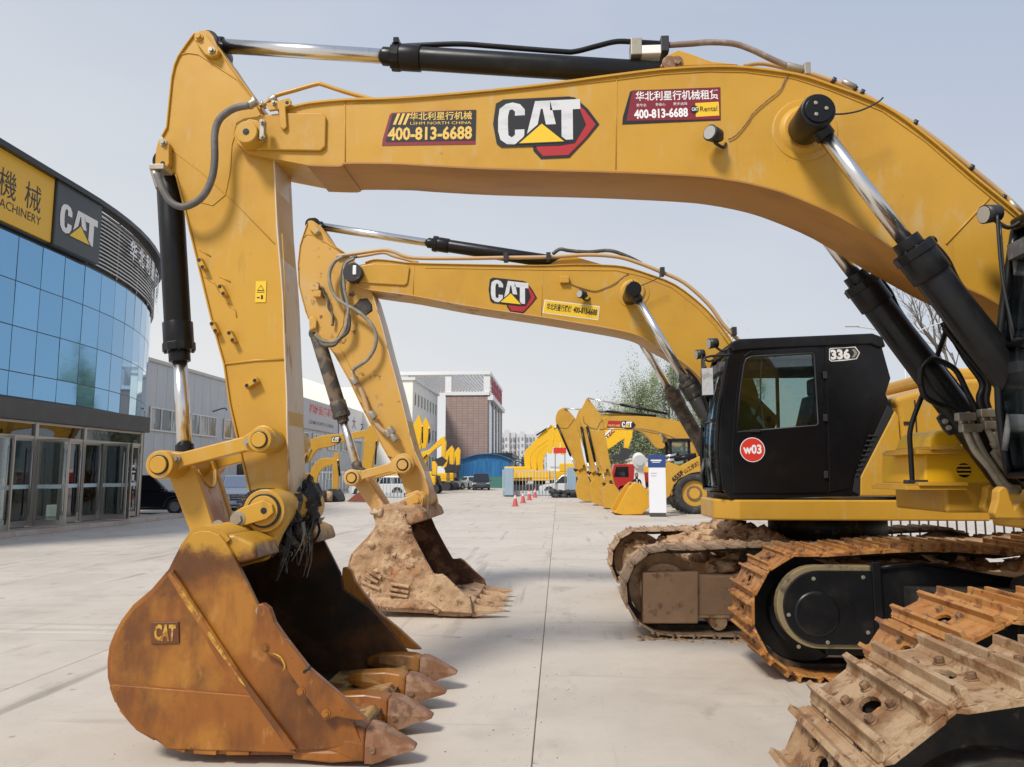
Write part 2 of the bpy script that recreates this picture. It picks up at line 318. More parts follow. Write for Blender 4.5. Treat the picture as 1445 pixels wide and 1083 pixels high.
# ---------------------------------------------------------------- ground
conc_l = [((.57, .51, .435, .8), .35, .40, .62), ((.40, .35, .295, .6), .9, .52, .70), ((.30, .25, .20, .55), 2.4, .58, .72, (1, .5, 1)), ((.25, .215, .18, .65), 1.1, .58, .70, (2.6, .12, 1)), ((.33, .29, .25, .4), 1.6, .60, .68, (.15, 2.2, 1)), ((.15, .12, .095, .7), 3.2, .66, .74), ((.40, .25, .13, .25), .6, .60, .74), ((.26, .23, .20, .55), 24, .64, .72)]
M['concrete'] = pmat('worn_pale_concrete', (.50, .44, .37), .62, layers=conc_l, bump=((14, .12, .01), (160, .18, .002)), rvar=.12, rnd=.045)
M['joint'] = pmat('dirty_joint_filler', (.20, .17, .14), .9, layers=[((.34, .30, .25, .8), 6, .45, .6)])
g = MB(); g.add([(-1500, -300, -.014), (1500, -300, -.014), (1500, 2500, -.014), (-1500, 2500, -.014)], [(0, 1, 2, 3)])
gnd = tag(g.build('ground', M['joint'], recalc=False), kind='structure')
farc = MB()
jx = [-.17 + 4.29 * k for k in range(-9, 8)]; jy = [-2.0, 3.4, 8.37, 13.4, 18.6, 23.8, 29, 34.2, 39.4, 44.6, 49.8, 55, 62, 70, 80]
for a, b, c, d in ((-1500, jy[-1], 1500, 2500), (-1500, -300, 1500, jy[0]), (-1500, jy[0], jx[0], jy[-1]), (jx[-1], jy[0], 1500, jy[-1])):
    farc.box(a, b, -.05, c, d, -.002)
pv = tag(farc.build('pavement', M['concrete']), kind='structure')
sb = MB(); w_, l_ = 4.29 - .014, 1.0
def slab(x0, x1, y0, y1):
    m = MB(); n = 8; e_ = .0035; xs0, xs1, ys0, ys1 = x0 + e_, x1 - e_, y0 + e_, y1 - e_; c = .004
    m.loft([[(xs0, ys0, -.06), (xs1, ys0, -.06), (xs1, ys1, -.06), (xs0, ys1, -.06)], [(xs0, ys0, -c), (xs1, ys0, -c), (xs1, ys1, -c), (xs0, ys1, -c)], [(xs0 + c, ys0 + c, 0), (xs1 - c, ys0 + c, 0), (xs1 - c, ys1 - c, 0), (xs0 + c, ys1 - c, 0)]])
    return m.build('concrete_slab', M['concrete'], pv)
for i in range(len(jx) - 1):
    for j in range(len(jy) - 1): slab(jx[i], jx[i + 1], jy[j], jy[j + 1])
cb = MB()
for (px, py) in ((755, 790), (770, 832), (757, 972)):
    pass
random.seed(5)
for k in range(130):     # crumbs of dirt and broken concrete lying on the slabs
    if k < 70: x = -.17 + random.gauss(0, .12); y = random.uniform(4.2, 12)
    elif k < 100: x = random.uniform(-1.2, .6); y = random.uniform(4.6, 7.2)
    else: x = random.uniform(-5, 1); y = random.uniform(4.3, 14)
    r = random.uniform(.002, .006); cb.ball((x, y, r * .4), r, 0, 5, (1, 1, .6), .5, k)
tag(cb.build('grit', pmat('dirt_crumbs', (.16, .13, .10), .9), recalc=False), kind='stuff')

# ---------------------------------------------------------------- excavator parts
def shoe_mesh(w, p, mat, fancy=True):
    m = MB(); hp = p / 2 - .004; gh = 1.25 if fancy else .55
    hole = [(.033 * math.cos(a * math.pi / 6), .062 * math.sin(a * math.pi / 6)) for a in range(12)]
    outer = [(-hp, -w / 2 + .03), (-hp + .03, -w / 2), (hp - .03, -w / 2), (hp, -w / 2 + .03), (hp, w / 2 - .03), (hp - .03, w / 2), (-hp + .03, w / 2), (-hp, w / 2 - .03)]
    if fancy: m.holed(outer, hole, -.006, .013, ax='z')
    else: m.prism(outer, 0, .013, ax='z')
    for sx in (-1, 1):
        bx = sx * (hp - (.040 if fancy else .024)); s_g = 1.3 if fancy else 1; prof = [(bx - .024 * s_g, .0132), (bx - .012, .013 + .013 * gh), (bx - .0085 * s_g, .013 + .039 * gh), (bx + .0085 * s_g, .013 + .039 * gh), (bx + .012, .013 + .013 * gh), (bx + .024 * s_g, .0132)]
        ya, yb = -w / 2 + .006, w / 2 - .006
        m.add([(a, ya, b) for a, b in prof] + [(a, yb, b) for a, b in prof], [list(range(6)), list(range(11, 5, -1))] + [(i, i + 6, (i + 1) % 6 + 6, (i + 1) % 6) for i in range(6)])
    if fancy:      # stepped lip with two slots for the chain lugs
        for ya, yb in ((-w / 2 + .02, -.165), (-.095, .095), (.165, w / 2 - .02)): m.box(hp - .03, ya, -.013, hp + .05, yb, -.001)
        m.box(hp + .036, -w / 2 + .02, -.0125, hp + .052, w / 2 - .02, -.0015)
        for sx, sy in ((-1, -1), (1, -1), (-1, 1), (1, 1)):
            c = (sx * .040, sy * .098); m.cyl((c[0], c[1], .013), (c[0], c[1], .018), .023, n=12, mi=1); m.cyl((c[0], c[1], .018), (c[0], c[1], .036), .0175, .016, n=6, mi=1, sm=False)
    me = m.build('track_shoe', [mat, M['bolt']], None)
    if fancy:
        b = me.modifiers.new('bevel', 'BEVEL'); b.width = .004; b.segments = 2; b.limit_method = 'ANGLE'; b.angle_limit = math.radians(35)
    return me
def track(root, xL, y0, y1, shoe_mat, length=5.25, hL=1.10, hR=1.0, top_sag=.07, frame='inner', fm=None, phase=0, pitch=.25, fancy=True):
    """crawler track: path of shoes round sprocket and idler; xL left extreme, y0..y1 width"""
    fm = fm or M['black_dusty']; g_ = .046; rL = hL / 2 - g_; rR = hR / 2 - g_
    cL = (xL + rL + g_, rL + g_); cR = (xL + length - rR - g_, rR + g_)
    pts = arc(cL[0], cL[1], rL, 90, 270, 40)
    # flat bottom, then right arc, sagging top
    pts += [(cL[0] + (cR[0] - cL[0]) * i / 30, g_) for i in range(1, 30)] + arc(cR[0], cR[1], rR, -90, 90, 40)
    zt0, zt1 = cR[1] + rR, cL[1] + rL
    for i in range(1, 40):
        t = i / 40; x = cR[0] + (cL[0] - cR[0]) * t
        pts.append((x, zt0 + (zt1 - zt0) * t - top_sag * (1 - abs(math.cos(2.5 * math.pi * t)) ) * (.4 + .6 * math.sin(math.pi * t))))
    pts.append(pts[0])
    seg = [math.dist(pts[i], pts[i + 1]) for i in range(len(pts) - 1)]; tot = sum(seg); n = round(tot / pitch)
    def at(s):
        s %= tot; i = 0
        while s > seg[i]: s -= seg[i]; i += 1
        t = s / seg[i]; a, b = pts[i], pts[i + 1]; return Vector((a[0] + (b[0] - a[0]) * t, a[1] + (b[1] - a[1]) * t))
    tr = bpy.data.objects.new('crawler_track', None); COL.objects.link(tr); tr.parent = root; ym = (y0 + y1) / 2
    base = Vector((0, 0, 0)); L0 = wloc(root); tr.location = Vector((xL + length / 2, ym, 0)) - L0
    O = wloc(tr); src = None
    for k in range(n):
        s = (k + phase) * tot / n; a = at(s - .11); b = at(s + .11); c = (a + b) / 2; d = (b - a).normalized()
        ang = math.atan2(d.y, d.x)
        rot = (0, -ang + math.pi, 0)
        # outward normal: path runs counter-clockwise on the left arc => flip so that +z points outward
        nrm = Vector((-d.y, d.x)); cen = Vector(((cL[0] + cR[0]) / 2, cL[1]))
        loc = Vector((c.x, ym, c.y)) - O
        if src is None:
            src = shoe_mesh(y1 - y0, tot / n, shoe_mat, fancy); src.parent = tr; o = src
        else:
            o = src.copy(); COL.objects.link(o); o.parent = tr
        o.location = loc; o.rotation_euler = (random.uniform(-.004, .004), -ang + math.pi, random.uniform(-.004, .004))
    ch = MB(); w = .045
    q = [at(i * tot / 150) for i in range(150)]
    q = [tuple(v) for v in q] + [tuple(q[0])]
    for yc in (ym - .1, ym + .1): ch.strip(q, yc - w / 2, yc + w / 2, .055)
    ch.build('track_chain', M['chain'], tr)
    for (c, r, nm) in ((cL, rL, 'sprocket'), (cR, rR, 'idler_wheel')):
        wm = MB(); wm.cyl((c[0], ym - .06, c[1]), (c[0], ym + .06, c[1]), r - .06, n=36); wm.cyl((c[0], ym - .19, c[1]), (c[0], ym + .19, c[1]), r * .62, n=28)
        wm.cyl((c[0], ym - .26, c[1]), (c[0], ym + .26, c[1]), r * .30, n=20)
        wm.build(nm, fm, tr)
    fr = MB(); ya, yb = y0 + .12, y1 - .10
    z1 = hL * .62
    fr.prism([(cL[0] + .12, .20), (cR[0] - .2, .20), (cR[0] - .1, .5), (cR[0] - .35, z1), ((cL[0] + cR[0]) / 2 + .8, z1 + .16), ((cL[0] + cR[0]) / 2 - .9, z1 + .16), (cL[0] + .55, z1), (cL[0] + .1, z1 - .1)], ya, yb)
    fr.build('track_frame', fm, tr, bevel=.015)
    for i in range(8):
        ro = MB(); x = cL[0] + .55 + i * (cR[0] - cL[0] - .9) / 7; ro.cyl((x, ya + .02, .16), (x, yb - .02, .16), .09, n=16); ro.build('roller', fm, tr)
    for i in (.3, .68):
        ro = MB(); x = cL[0] + (cR[0] - cL[0]) * i; ro.cyl((x, ya + .06, zt0 - .16), (x, yb - .06, zt0 - .16), .06, n=14); ro.build('roller', fm, tr)
    return tr, cL, cR, rL
def hyd(root, a, b, rr, br, frac, cap_r=None, rod_mat=None, bar_mat=None, gland=True):
    """hydraulic cylinder: rod end a, barrel end b, rod shows over frac of the length"""
    a = Vector(a); b = Vector(b); g0 = a.lerp(b, frac); L = (b - a).length; d = (b - a).normalized()
    m = MB(); m.cyl(a + d * br, g0 + d * .05, rr, n=24); m.build('piston_rod', rod_mat or M['chrome'], root)
    m = MB(); m.cyl(g0 + d * .2, b - d * .04, br, n=28)
    if gland:
        m.cyl(g0 + d * .10, g0 + d * .30, br * 1.13, n=28); m.cyl(g0 + d * .08, g0 + d * .14, br * 1.24, n=12, sm=False); m.cyl(g0, g0 + d * .1, br * .80, n=24)
        u = d.orthogonal().normalized(); w = d.cross(u)
        for k in range(10):
            an = k * math.pi / 5; p = g0 + d * .07 + (u * math.cos(an) + w * math.sin(an)) * br * 1.05; m.cyl(p, p + d * .02, .012, n=6, sm=False)
    m.cyl(b - d * .06, b + d * .02, br * .8, n=24)
    m.build('cylinder_barrel', bar_mat or M['black'], root, bevel=.004)
    yv = Vector((0, 1, 0))
    m = MB(); m.cyl(b - yv * br * .85, b + yv * br * .85, br * .92, n=24); m.build('cylinder_eye', bar_mat or M['black'], root, bevel=.004)
    m = MB(); m.cyl(a - yv * br * .85, a + yv * br * .85, br * .92, n=24); m.cyl(a, a + d * (br + .05), rr * 1.25, n=20)
    m.build('cylinder_eye', bar_mat or M['black'], root, bevel=.004)
def pin(root, px, py, Y0, Y1, r, mat, name='pin', cap=True, bolt=None, inner=.55):
    c = P(px, py, Y0); m = MB()
    m.cyl((c.x, Y0, c.z), (c.x, Y1, c.z), r, n=32)
    o = m.build(name, mat, root, bevel=.006)
    if cap:
        q = MB(); q.cyl((c.x, Y0 - .012, c.z), (c.x, Y0 + .01, c.z), r * inner, n=24); q.cyl((c.x, Y0 - .004, c.z), (c.x, Y0 + .005, c.z), r * (inner + .13), n=24, mi=1)
        q.build('pin_cap', [mat, M['plastic_dark']], o, bevel=.003)
    return o
def bolt(root, px, py, Y, r=.02, mat=None, L=.03):
    c = P(px, py, Y); m = MB(); m.cyl((c.x, Y - L * .35, c.z), (c.x, Y, c.z), r * 1.5, n=18); m.cyl((c.x, Y - L, c.z), (c.x, Y, c.z), r, n=6, sm=False)
    return m.build('bolt', mat or M['steel'], root)
def link_plate(root, p0, r0, p1, r1, y0, y1, mat, name='linkage_arm', waist=.62, bend=0):
    """flat link with two rounded eyes joined by a waisted arm, in x-z"""
    p0 = Vector(p0); p1 = Vector(p1); d = (p1 - p0).normalized(); n = Vector((-d.y, d.x)); a0 = math.degrees(math.atan2(d.y, d.x))
    A = arc(p0.x, p0.y, r0, a0 + 50, a0 + 310, 16); B = arc(p1.x, p1.y, r1, a0 + 230, a0 + 490, 16)
    L = (p1 - p0).length; m1 = p0 + d * (r0 * 1.4); m2 = p1 - d * (r1 * 1.4); w = min(r0, r1) * waist
    pts = A + [tuple(m1 - n * w), tuple(m2 - n * w)] + B + [tuple(m2 + n * w), tuple(m1 + n * w)]
    m = MB(); m.prism(pts, y0, y1); return m.build(name, mat, root, bevel=.008)
def beam_with_flanges(root, name, outline, top, bot, y0, y1, mat, mat_under, inset=.022, th=.016):
    m = MB(); m.prism(outline, y0 + inset, y1 - inset)
    if top: m.strip(top, y0, y1, th)
    if bot: m.strip(bot, y0, y1, th, mi=1)
    return m.build(name, [mat, mat_under], root, bevel=.004)
def weld(root, pts, r=.006, mat=None, name='weld_seam'):
    m = MB(); m.tube(pts, r, 6, k=1); return m.build(name, mat or M['yellow'], root)
def hose(root, pts, r, mat, name='hose', k=5, n=10):
    m = MB(); m.tube(pts, r, n, k=k); return m.build(name, mat, root)
def brand_logo(root, x, z, w, h, y, sl=0):
    """lettered emblem: black plate, silver C A T with a yellow triangle, red hexagon behind; x,z lower-left of plate, sl = slope of baseline"""
    d = thing('logo_decal', None, None, (0, 0, 0)); d.parent = root; d.location = Vector((x, y, z)) - wloc(root)
    def q(pts): return [(x + a * w, z + b * h + sl * a * w) for a, b in pts]
    L = [MB() for _ in range(7)]
    def poly(mb, pts, lay): mb.add([(a, y - .0012 * lay, b) for a, b in q(pts)], [list(range(len(pts)))])
    # red hexagon with black outline; plate on top
    poly(L[0], [(.42, -.10), (.50, -.28), (.80, -.28), (1.0, .12), (1.12, .40), (1.0, .74), (.86, 1.0), (.60, 1.0), (.4, .5)], 1)
    poly(L[1], [(.46, -.08), (.52, -.22), (.79, -.22), (.97, .12), (1.08, .40), (.97, .70), (.85, .95), (.60, .95), (.4, .5)], 2)
    plate = [(.03, .08), (.08, 0), (.70, -.02), (.86, .02), (.98, .40), (.87, .98), (.80, 1.02), (.10, 1.02), (.02, .94), (-.01, .5)]
    poly(L[2], plate, 3)
    def cshape():
        o = [(.33, .66), (.33, .78), (.28, .90), (.20, .945), (.13, .92), (.06, .82), (.045, .6), (.045, .35), (.07, .16), (.14, .06), (.22, .05), (.29, .11), (.325, .24), (.325, .36),
             (.225, .36), (.225, .25), (.19, .20), (.155, .25), (.150, .45), (.150, .65), (.165, .78), (.195, .80), (.225, .75), (.225, .66)]
        return o
    poly(L[3], cshape(), 4)
    poly(L[3], [(.33, .08), (.44, .95), (.60, .95), (.66, .44), (.555, .44), (.52, .78), (.50, .78), (.445, .24)], 4)
    poly(L[3], [(.60, .95), (.94 - .02, .95), (.92, .74), (.84, .74), (.84, .10), (.72, .10), (.72, .74), (.60, .74)], 4)
    poly(L[4], [(.22, .04), (.51, .52), (.80, .04)], 5)  # printed black border under the yellow triangle
    poly(L[5], [(.27, .065), (.51, .46), (.745, .065)], 6)
    for mb, mt, nm in zip(L, (M['ink'], M['red'], M['ink'], M['silver_print'], M['ink'], M['yprint'], None), ('emblem_outline', 'emblem_hexagon', 'emblem_plate', 'lettering', 'triangle_outline', 'emblem_triangle', None)):
        if mt: mb.build(nm, mt, d, recalc=False)
    return d
def body(root, dx, dy, store=True, dz=0):
    """house, cab, deck and undercarriage middle; traced on the second machine's near side"""
    YN = 8.85
    def q(pts): return [(a + dx, b) for a, b in T(pts, YN)]
    ya = dy - 1.45; yb = dy - .45
    cab = thing('cab', None, None); cab.parent = root; cab.location = Vector((2.6 + dx, ya, 1.45)) - wloc(root)
    outer = q([(1031.7, 705), (1019, 690), (1014, 640), (1016, 590), (1022, 547), (1033, 492), (1040, 486), (1232, 474.5), (1241.7, 479), (1257, 534), (1250, 556.6), (1260, 579), (1213, 673), (1212.6, 700.5)])
    win = q([(1040, 610), (1043, 560), (1049.5, 515), (1053, 507), (1060, 503.5), (1146, 498.5), (1148.5, 502), (1152, 560), (1154.5, 598), (1151, 601)])
    m = MB(); m.holed(outer, win, ya, ya + .05)
    fo = outer; fw = q([(1044, 610), (1046, 560), (1054, 512), (1063, 503), (1228, 490), (1240, 545), (1218, 600)])
    m.holed(fo, fw, yb - .04, yb)
    m.build('side_panel', M['black_gloss'], cab, bevel=.008)
    # roof, rear wall, floor
    m = MB(); m.prism(q([(1033, 497), (1030, 484), (1042, 479), (1230, 471), (1244, 476), (1249, 490), (1240, 492), (1228, 487), (1060, 494)]), ya - .03, yb + .03)
    m.build('roof', M['black'], cab, bevel=.02, seg=3)
    m = MB(); m.prism(q([(1243, 490), (1256, 534), (1249, 556), (1257, 579), (1236, 620), (1230, 620), (1246, 580), (1238, 556), (1246, 536), (1236, 492)]), ya + .05, yb - .04)
    m.prism(q([(1026, 697), (1212, 693), (1212, 700.5), (1031, 704.5)]), ya + .05, yb - .04); m.prism(q([(1205, 640), (1213, 640), (1213, 695), (1205, 695)]), ya + .05, yb - .04)
    m.build('rear_wall', M['plastic_dark'], cab)
    # door panel standing proud with its own window opening
    dout = q([(1034, 697), (1032, 640), (1036, 580), (1043, 520), (1050, 502), (1060, 494.5), (1153, 489), (1157, 495), (1163, 600), (1165, 696)])
    m = MB(); m.holed(dout, win, ya - .014, ya - .001); dr = m.build('door', M['black_gloss'], cab, bevel=.006)
    c = T([(1064, 609)], YN)[0]; m = MB(); m.box(c[0] + dx - .05, ya - .035, c[1] - .012, c[0] + dx + .06, ya - .012, c[1] + .02); m.build('handle', M['plastic_dark'], dr, bevel=.005)
    for (hx_, hy_) in ((1163, 530), (1163.5, 590), (1164.5, 670)): m = MB(); h_ = T([(hx_, hy_)], YN)[0]; m.box(h_[0] + dx - .02, ya - .030, h_[1] - .04, h_[0] + dx + .025, ya - .012, h_[1] + .04); m.build('door_hinge', M['plastic_dark'], dr, bevel=.005)
    m = MB(); m.prism(win, ya + .015, ya + .022); m.build('window_pane', M['glass'], cab)
    m = MB(); m.prism(fw, yb - .03, yb - .024); m.build('window_pane', M['glass'], cab)
    m = MB()
    for a in range(len(win)):
        pass
    ws = [(a, b) for a, b in win]; m.tube([(a, ya - .006, b) for a, b in ws + [ws[0]]], .011, 6, k=1); m.build('window_seal', M['plastic_dark'], cab)
    wb = T([(1076, 499), (1074, 560), (1080, 606)], YN); m = MB(); m.tube([(a + dx, ya + .03, b) for a, b in wb], .008, 6); m.build('window_bar', M['steel'], cab)
    # rear quarter panel and louvre slots
    m = MB(); m.prism(q([(1170, 695), (1168, 600), (1163, 489), (1222, 484), (1236, 530), (1240, 556), (1198, 690)]), ya - .010, ya - .001); m.build('rear_panel', M['black_gloss'], cab, bevel=.006)
    m = MB(); m.prism(q([(1203, 694), (1206, 674), (1252, 572), (1261, 580), (1214, 673), (1213, 699)]), ya - .012, ya - .001)
    for k in range(9):
        a, b = T([(1237 - 3.3 * k, 614 + k * 7), (1224 - 2.3 * k, 615 + k * 7)], YN)
        m.box(b[0] + dx, ya - .026, b[1] - .012, a[0] + dx, ya - .010, b[1] + .006)
    m.build('louvre', M['plastic_dark'], cab, bevel=.003)
    # windscreen: upper and lower panes with frame, on the curved front edge
    fe = q([(1031, 494), (1021, 547), (1015, 590), (1013, 640), (1018, 692)])
    m = MB(); m.strip(sm2(fe, 4), ya + .07, yb - .07, .008); m.build('windscreen', M['glass'], cab)
    m = MB()
    for y in (ya + .03, yb - .03): m.tube([(a - .004, y, b) for a, b in sm2(fe, 3)], .026, 8, k=1)
    for i in (0, 2, 4): m.tube([(fe[i][0] - .004, ya + .03, fe[i][1]), (fe[i][0] - .004, yb - .03, fe[i][1])], .02, 8, k=1)
    m.build('windscreen_frame', M['black'], cab)
    m = MB(); x, z = fe[1]; m.tube([(x - .05, yb - .12, z + .45), (x - .06, yb - .14, z), (x - .05, yb - .16, z - .35)], .008, 6); m.tube([(x - .05, yb - .18, z - .3), (x - .08, yb - .15, z + .1), (x - .07, yb - .13, z + .55)], .010, 6)
    m.build('wiper', M['plastic_dark'], cab)
    # interior
    s = MB(); cx = outer[0][0] + .50; s.box(cx, ya + .25, 1.62, cx + .5, yb - .25, 1.95); s.prism([(cx + .36, 1.95), (cx + .52, 1.95), (cx + .68, 2.62), (cx + .55, 2.66)], ya + .27, yb - .27); s.box(cx + .58, ya + .36, 2.66, cx + .68, yb - .36, 2.86)
    s.box(cx - .02, ya + .13, 2.02, cx + .4, ya + .23, 2.14); s.box(cx - .02, yb - .23, 2.02, cx + .4, yb - .13, 2.14)
    s.build('seat', M['seat'], cab, bevel=.03, seg=3)
    s = MB(); s.box(cx - .55, ya + .1, 2.92, cx + .75, yb - .1, 3.02); s.box(cx - .50, yb - .30, 2.15, cx - .46, yb - .08, 2.42); s.tube([(cx - .66, yb - .1, 1.7), (cx - .52, yb - .1, 2.4), (cx - .50, yb - .1, 2.95)], .02, 6); s.tube([(cx + .3, yb - .08, 1.7), (cx + .32, yb - .08, 2.95)], .022, 6); s.build('interior_trim', M['seat'], cab)
    s = MB(); s.tube([(cx - .42, ya + .35, 1.5), (cx - .40, ya + .35, 2.0), (cx - .36, ya + .35, 2.22)], .018, 6); s.ball((cx - .35, ya + .35, 2.26), .035); s.tube([(cx + .04, ya + .18, 2.12), (cx + .0, ya + .18, 2.33)], .016, 6); s.ball((cx, ya + .18, 2.36), .035)
    s.box(cx - .62, yb - .22, 1.9, cx - .58, yb - .06, 2.25); s.build('control_lever', M['plastic_dark'], cab)
    # mirror and work lamps
    mr = MB(); a = P(1001, 537, YN - .35); mr.box(a.x + dx - .06, ya - .20, a.z - .16, a.x + dx + .06, ya - .16, a.z + .16)
    mo = mr.build('mirror', M['plastic_dark'], cab, bevel=.02, seg=3); mr = MB(); mr.loft([[(a.x + dx - .055, ya - .215, a.z - .15), (a.x + dx - .055, ya - .215, a.z + .15), (a.x + dx - .055, ya - .2005, a.z + .15), (a.x + dx - .055, ya - .2005, a.z - .15)], [(a.x + dx + .055, ya - .275, a.z - .15), (a.x + dx + .055, ya - .275, a.z + .15), (a.x + dx + .055, ya - .2005, a.z + .15), (a.x + dx + .055, ya - .2005, a.z - .15)]]); mr.build('mirror_glass', M['mirror'], mo)
    mr = MB(); mr.tube([(a.x + dx, ya - .16, a.z + .16), (a.x + dx + .02, ya - .05, a.z + .3), (fe[0][0] + .03, ya + .02, fe[0][1] - .05)], .014, 6); mr.build('mirror_arm', M['plastic_dark'], mo)
    for (px, py, yy) in ((1018, 491, ya + .1), (1001, 508, yb - .08)):
        b = T([(1027, 484)], YN)[0]; c = Vector((b[0] + dx - .10, yy, b[1] + .02)); l = MB(); l.cyl(c, c + Vector((-.10, -.02, -.015)), .055, .062, n=16); l.tube([c + Vector((-.02, 0, -.05)), c + Vector((.06, 0, -.10)), c + Vector((.14, 0, -.06))], .014, 6)
        lo = l.build('work_lamp', M['plastic_dark'], cab); l = MB(); l.cyl(c + Vector((-.101, -.0202, -.015)), c + Vector((-.105, -.021, -.0155)), .054, n=16); l.build('lens', M['lens'], lo)
    # deck
    y0, y1 = dy - 1.5, dy + 1.5
    xa_, xe_ = (2.24 if store else 2.0) + dx, T([(1393, 712)], YN)[0][0] + dx
    m = MB(); m.prism([(xa_, y0), (xe_, y0), (xe_, yb + .05), (xa_ - .22, yb + .05), (xa_ - .22, y0 + .28)], 1.215, 1.44, ax='z')
    e_ = T([(1393, 712)], YN)[0][0] + dx
    m.box(e_ + .004, y0 + .02, 1.24, 6.6 + dx, yb, 1.44)
    m.build('deck_beam', M['yellow'], root, bevel=.02, seg=3)
    m = MB(); m.box(2.25 + dx, yb + .06, 1.17, 6.5 + dx, dy + .55, 1.42); m.box(2.9 + dx, dy + .56, 1.2, 6.5 + dx, y1, 1.41)
    if store: m.box(1.95 + dx, dy + .60, 1.43 - dz, 3.0 + dx, y1, 1.67 - dz)
    m.build('deck_plate', M['yellow'], root, bevel=.02)
    m = MB(); m.cyl((3.45 + dx, dy, .92), (3.45 + dx, dy, 1.22), .72, n=40); m.build('swing_ring', M['black_dusty'], root)
    m = MB(); m.loft([[(2.5 + dx, dy - 1.0, .42), (4.4 + dx, dy - 1.0, .42), (4.4 + dx, dy + 1.0, .42), (2.5 + dx, dy + 1.0, .42)], [(2.6 + dx, dy - 1.0, .72), (4.3 + dx, dy - 1.0, .72), (4.3 + dx, dy + 1.0, .72), (2.6 + dx, dy + 1.0, .72)], [(2.8 + dx, dy - .5, .94), (4.1 + dx, dy - .5, .94), (4.1 + dx, dy + .5, .94), (2.8 + dx, dy + .5, .94)]])
    m.build('carbody', M['black_dusty'], root, bevel=.03)
    # yellow quarter behind the cab, engine hood, counterweight
    m = MB(); m.prism(q([(1213.5, 700), (1213.6, 673), (1262, 580), (1267, 588), (1275, 700)]), y0 + .03, y0 + .6); m.build('side_door', M['yellow'], root, bevel=.012)
    m = MB(); m.prism(q([(1278, 702), (1270, 590), (1268, 575), (1262, 562), (1300, 551), (1333, 539), (1369, 535), (1470, 530), (1560, 535), (1575, 560), (1575, 702)]), y0 + .05, y1 - .05)
    m.build('engine_hood', M['yellow'], root, bevel=.05, seg=3)
    m = MB(); m.box(4.6 + dx, dy - .8, 2.83, 5.9 + dx, dy + .9, 3.0); m.build('hood_cover', M['yellow'], root, bevel=.06, seg=3)
    m = MB(); m.box(3.99 + dx, y0 + .035, 1.50, 4.0 + dx, y0 + .048, 2.55); m.box(3.86 + dx, y0 + .035, 2.28, 3.95 + dx, y0 + .048, 2.31); m.build('panel_gap', M['plastic_dark'], root)
    m = MB(); m.prism(arc(6.55 + dx, dy, .62, -90, 90, 12, 1.5) , 1.2, 2.7, ax='z'); m.build('counterweight', M['yellow'], root, bevel=.06, seg=3)
    for ch_ in root.children: ch_.location.z += dz
    if not store: return cab
    yt = dy + .60
    Yr = 6.15; sh = dx - 1.02
    def r(pts): return [(a + sh, b) for a, b in T(pts, Yr)]
    m = MB(); m.prism(r([(1306, 683), (1306, 642), (1310, 637), (1391, 637), (1397, 645), (1397, 683)]), yt, yt + .8); tb = m.build('storage_box', M['yellow_bright'], root, bevel=.02, seg=3)
    m = MB(); m.prism(r([(1311, 636), (1314, 620), (1322, 609), (1334, 606), (1352, 608), (1360, 618), (1363, 636)]), yt + .02, yt + .6); m.build('fuel_cover', M['yellow_bright'], root, bevel=.03, seg=3)
    v = r([(1361, 664)])[0]; m = MB(); m.cyl((v[0], yt - .003, v[1]), (v[0], yt + .01, v[1]), .055, n=20)
    m.build('air_vent', M['ink'], tb); m = MB()
    for k in range(3): m.box(v[0] - .05, yt - .008, v[1] - .032 + k * .03, v[0] + .05, yt - .001, v[1] - .020 + k * .03)
    m.build('vent_bar', M['yellow_bright'], tb)
    for (xa, za, xb, zb) in ((1288, 647, 1358, 636), (1272, 697, 1356, 684)):
        a, b = r([(xa, za), (xb, zb)]); m = MB(); m.box(a[0], yt - .10, a[1] + .03, b[0], yt + .55, a[1] + .062); m.box(a[0] + .09, yt - .12, a[1] + .0621, b[0], yt + .5, a[1] + .09)
        for k in range(6): m.box(a[0] + .005 + k * .014, yt - .09, a[1] + .0622, a[0] + .011 + k * .014, yt + .5, a[1] + .075)
        m.build('step', M['yellow'], root, bevel=.006)
    m = MB(); hp = [(1288, 690), (1285, 640), (1284, 612), (1290, 588), (1303, 555), (1318, 515), (1334, 470), (1345, 430)]
    m.tube([(P(a, b, Yr - .02).x + sh, yt - .03, P(a, b, Yr).z) for a, b in hp], .020, 8); m.build('handrail', M['black'], root)
    m = MB(); c = r([(1290, 683)])[0]; m.box(c[0] - .07, yt - .05, c[1] - .04, c[0] + .09, yt + .02, c[1] + .03); m.build('rail_bracket', M['plastic_dark'], root, bevel=.006)
    return cab
# ================================================================ excavator 1: the big near machine
D1, X1 = 5.56, 1.02
E1 = thing('excavator', 'large yellow excavator whose arm spans the top, with a rust-brown bucket on the ground', 'excavator', (4.4, D1, 0))
body(E1, X1, D1, True, .17)
tr, cL, cR, rL = track(E1, 1.55, 3.63, 4.38, M['shoe_orange'], hL=1.12, hR=1.16, top_sag=.04, fm=M['black_dusty'], phase=.956)
tr, cL, cR, rL = track(E1, 1.575, 6.75, 7.5, M['shoe_orange'], hL=1.10, hR=1.24, top_sag=.06, fm=M['black'], phase=.1)
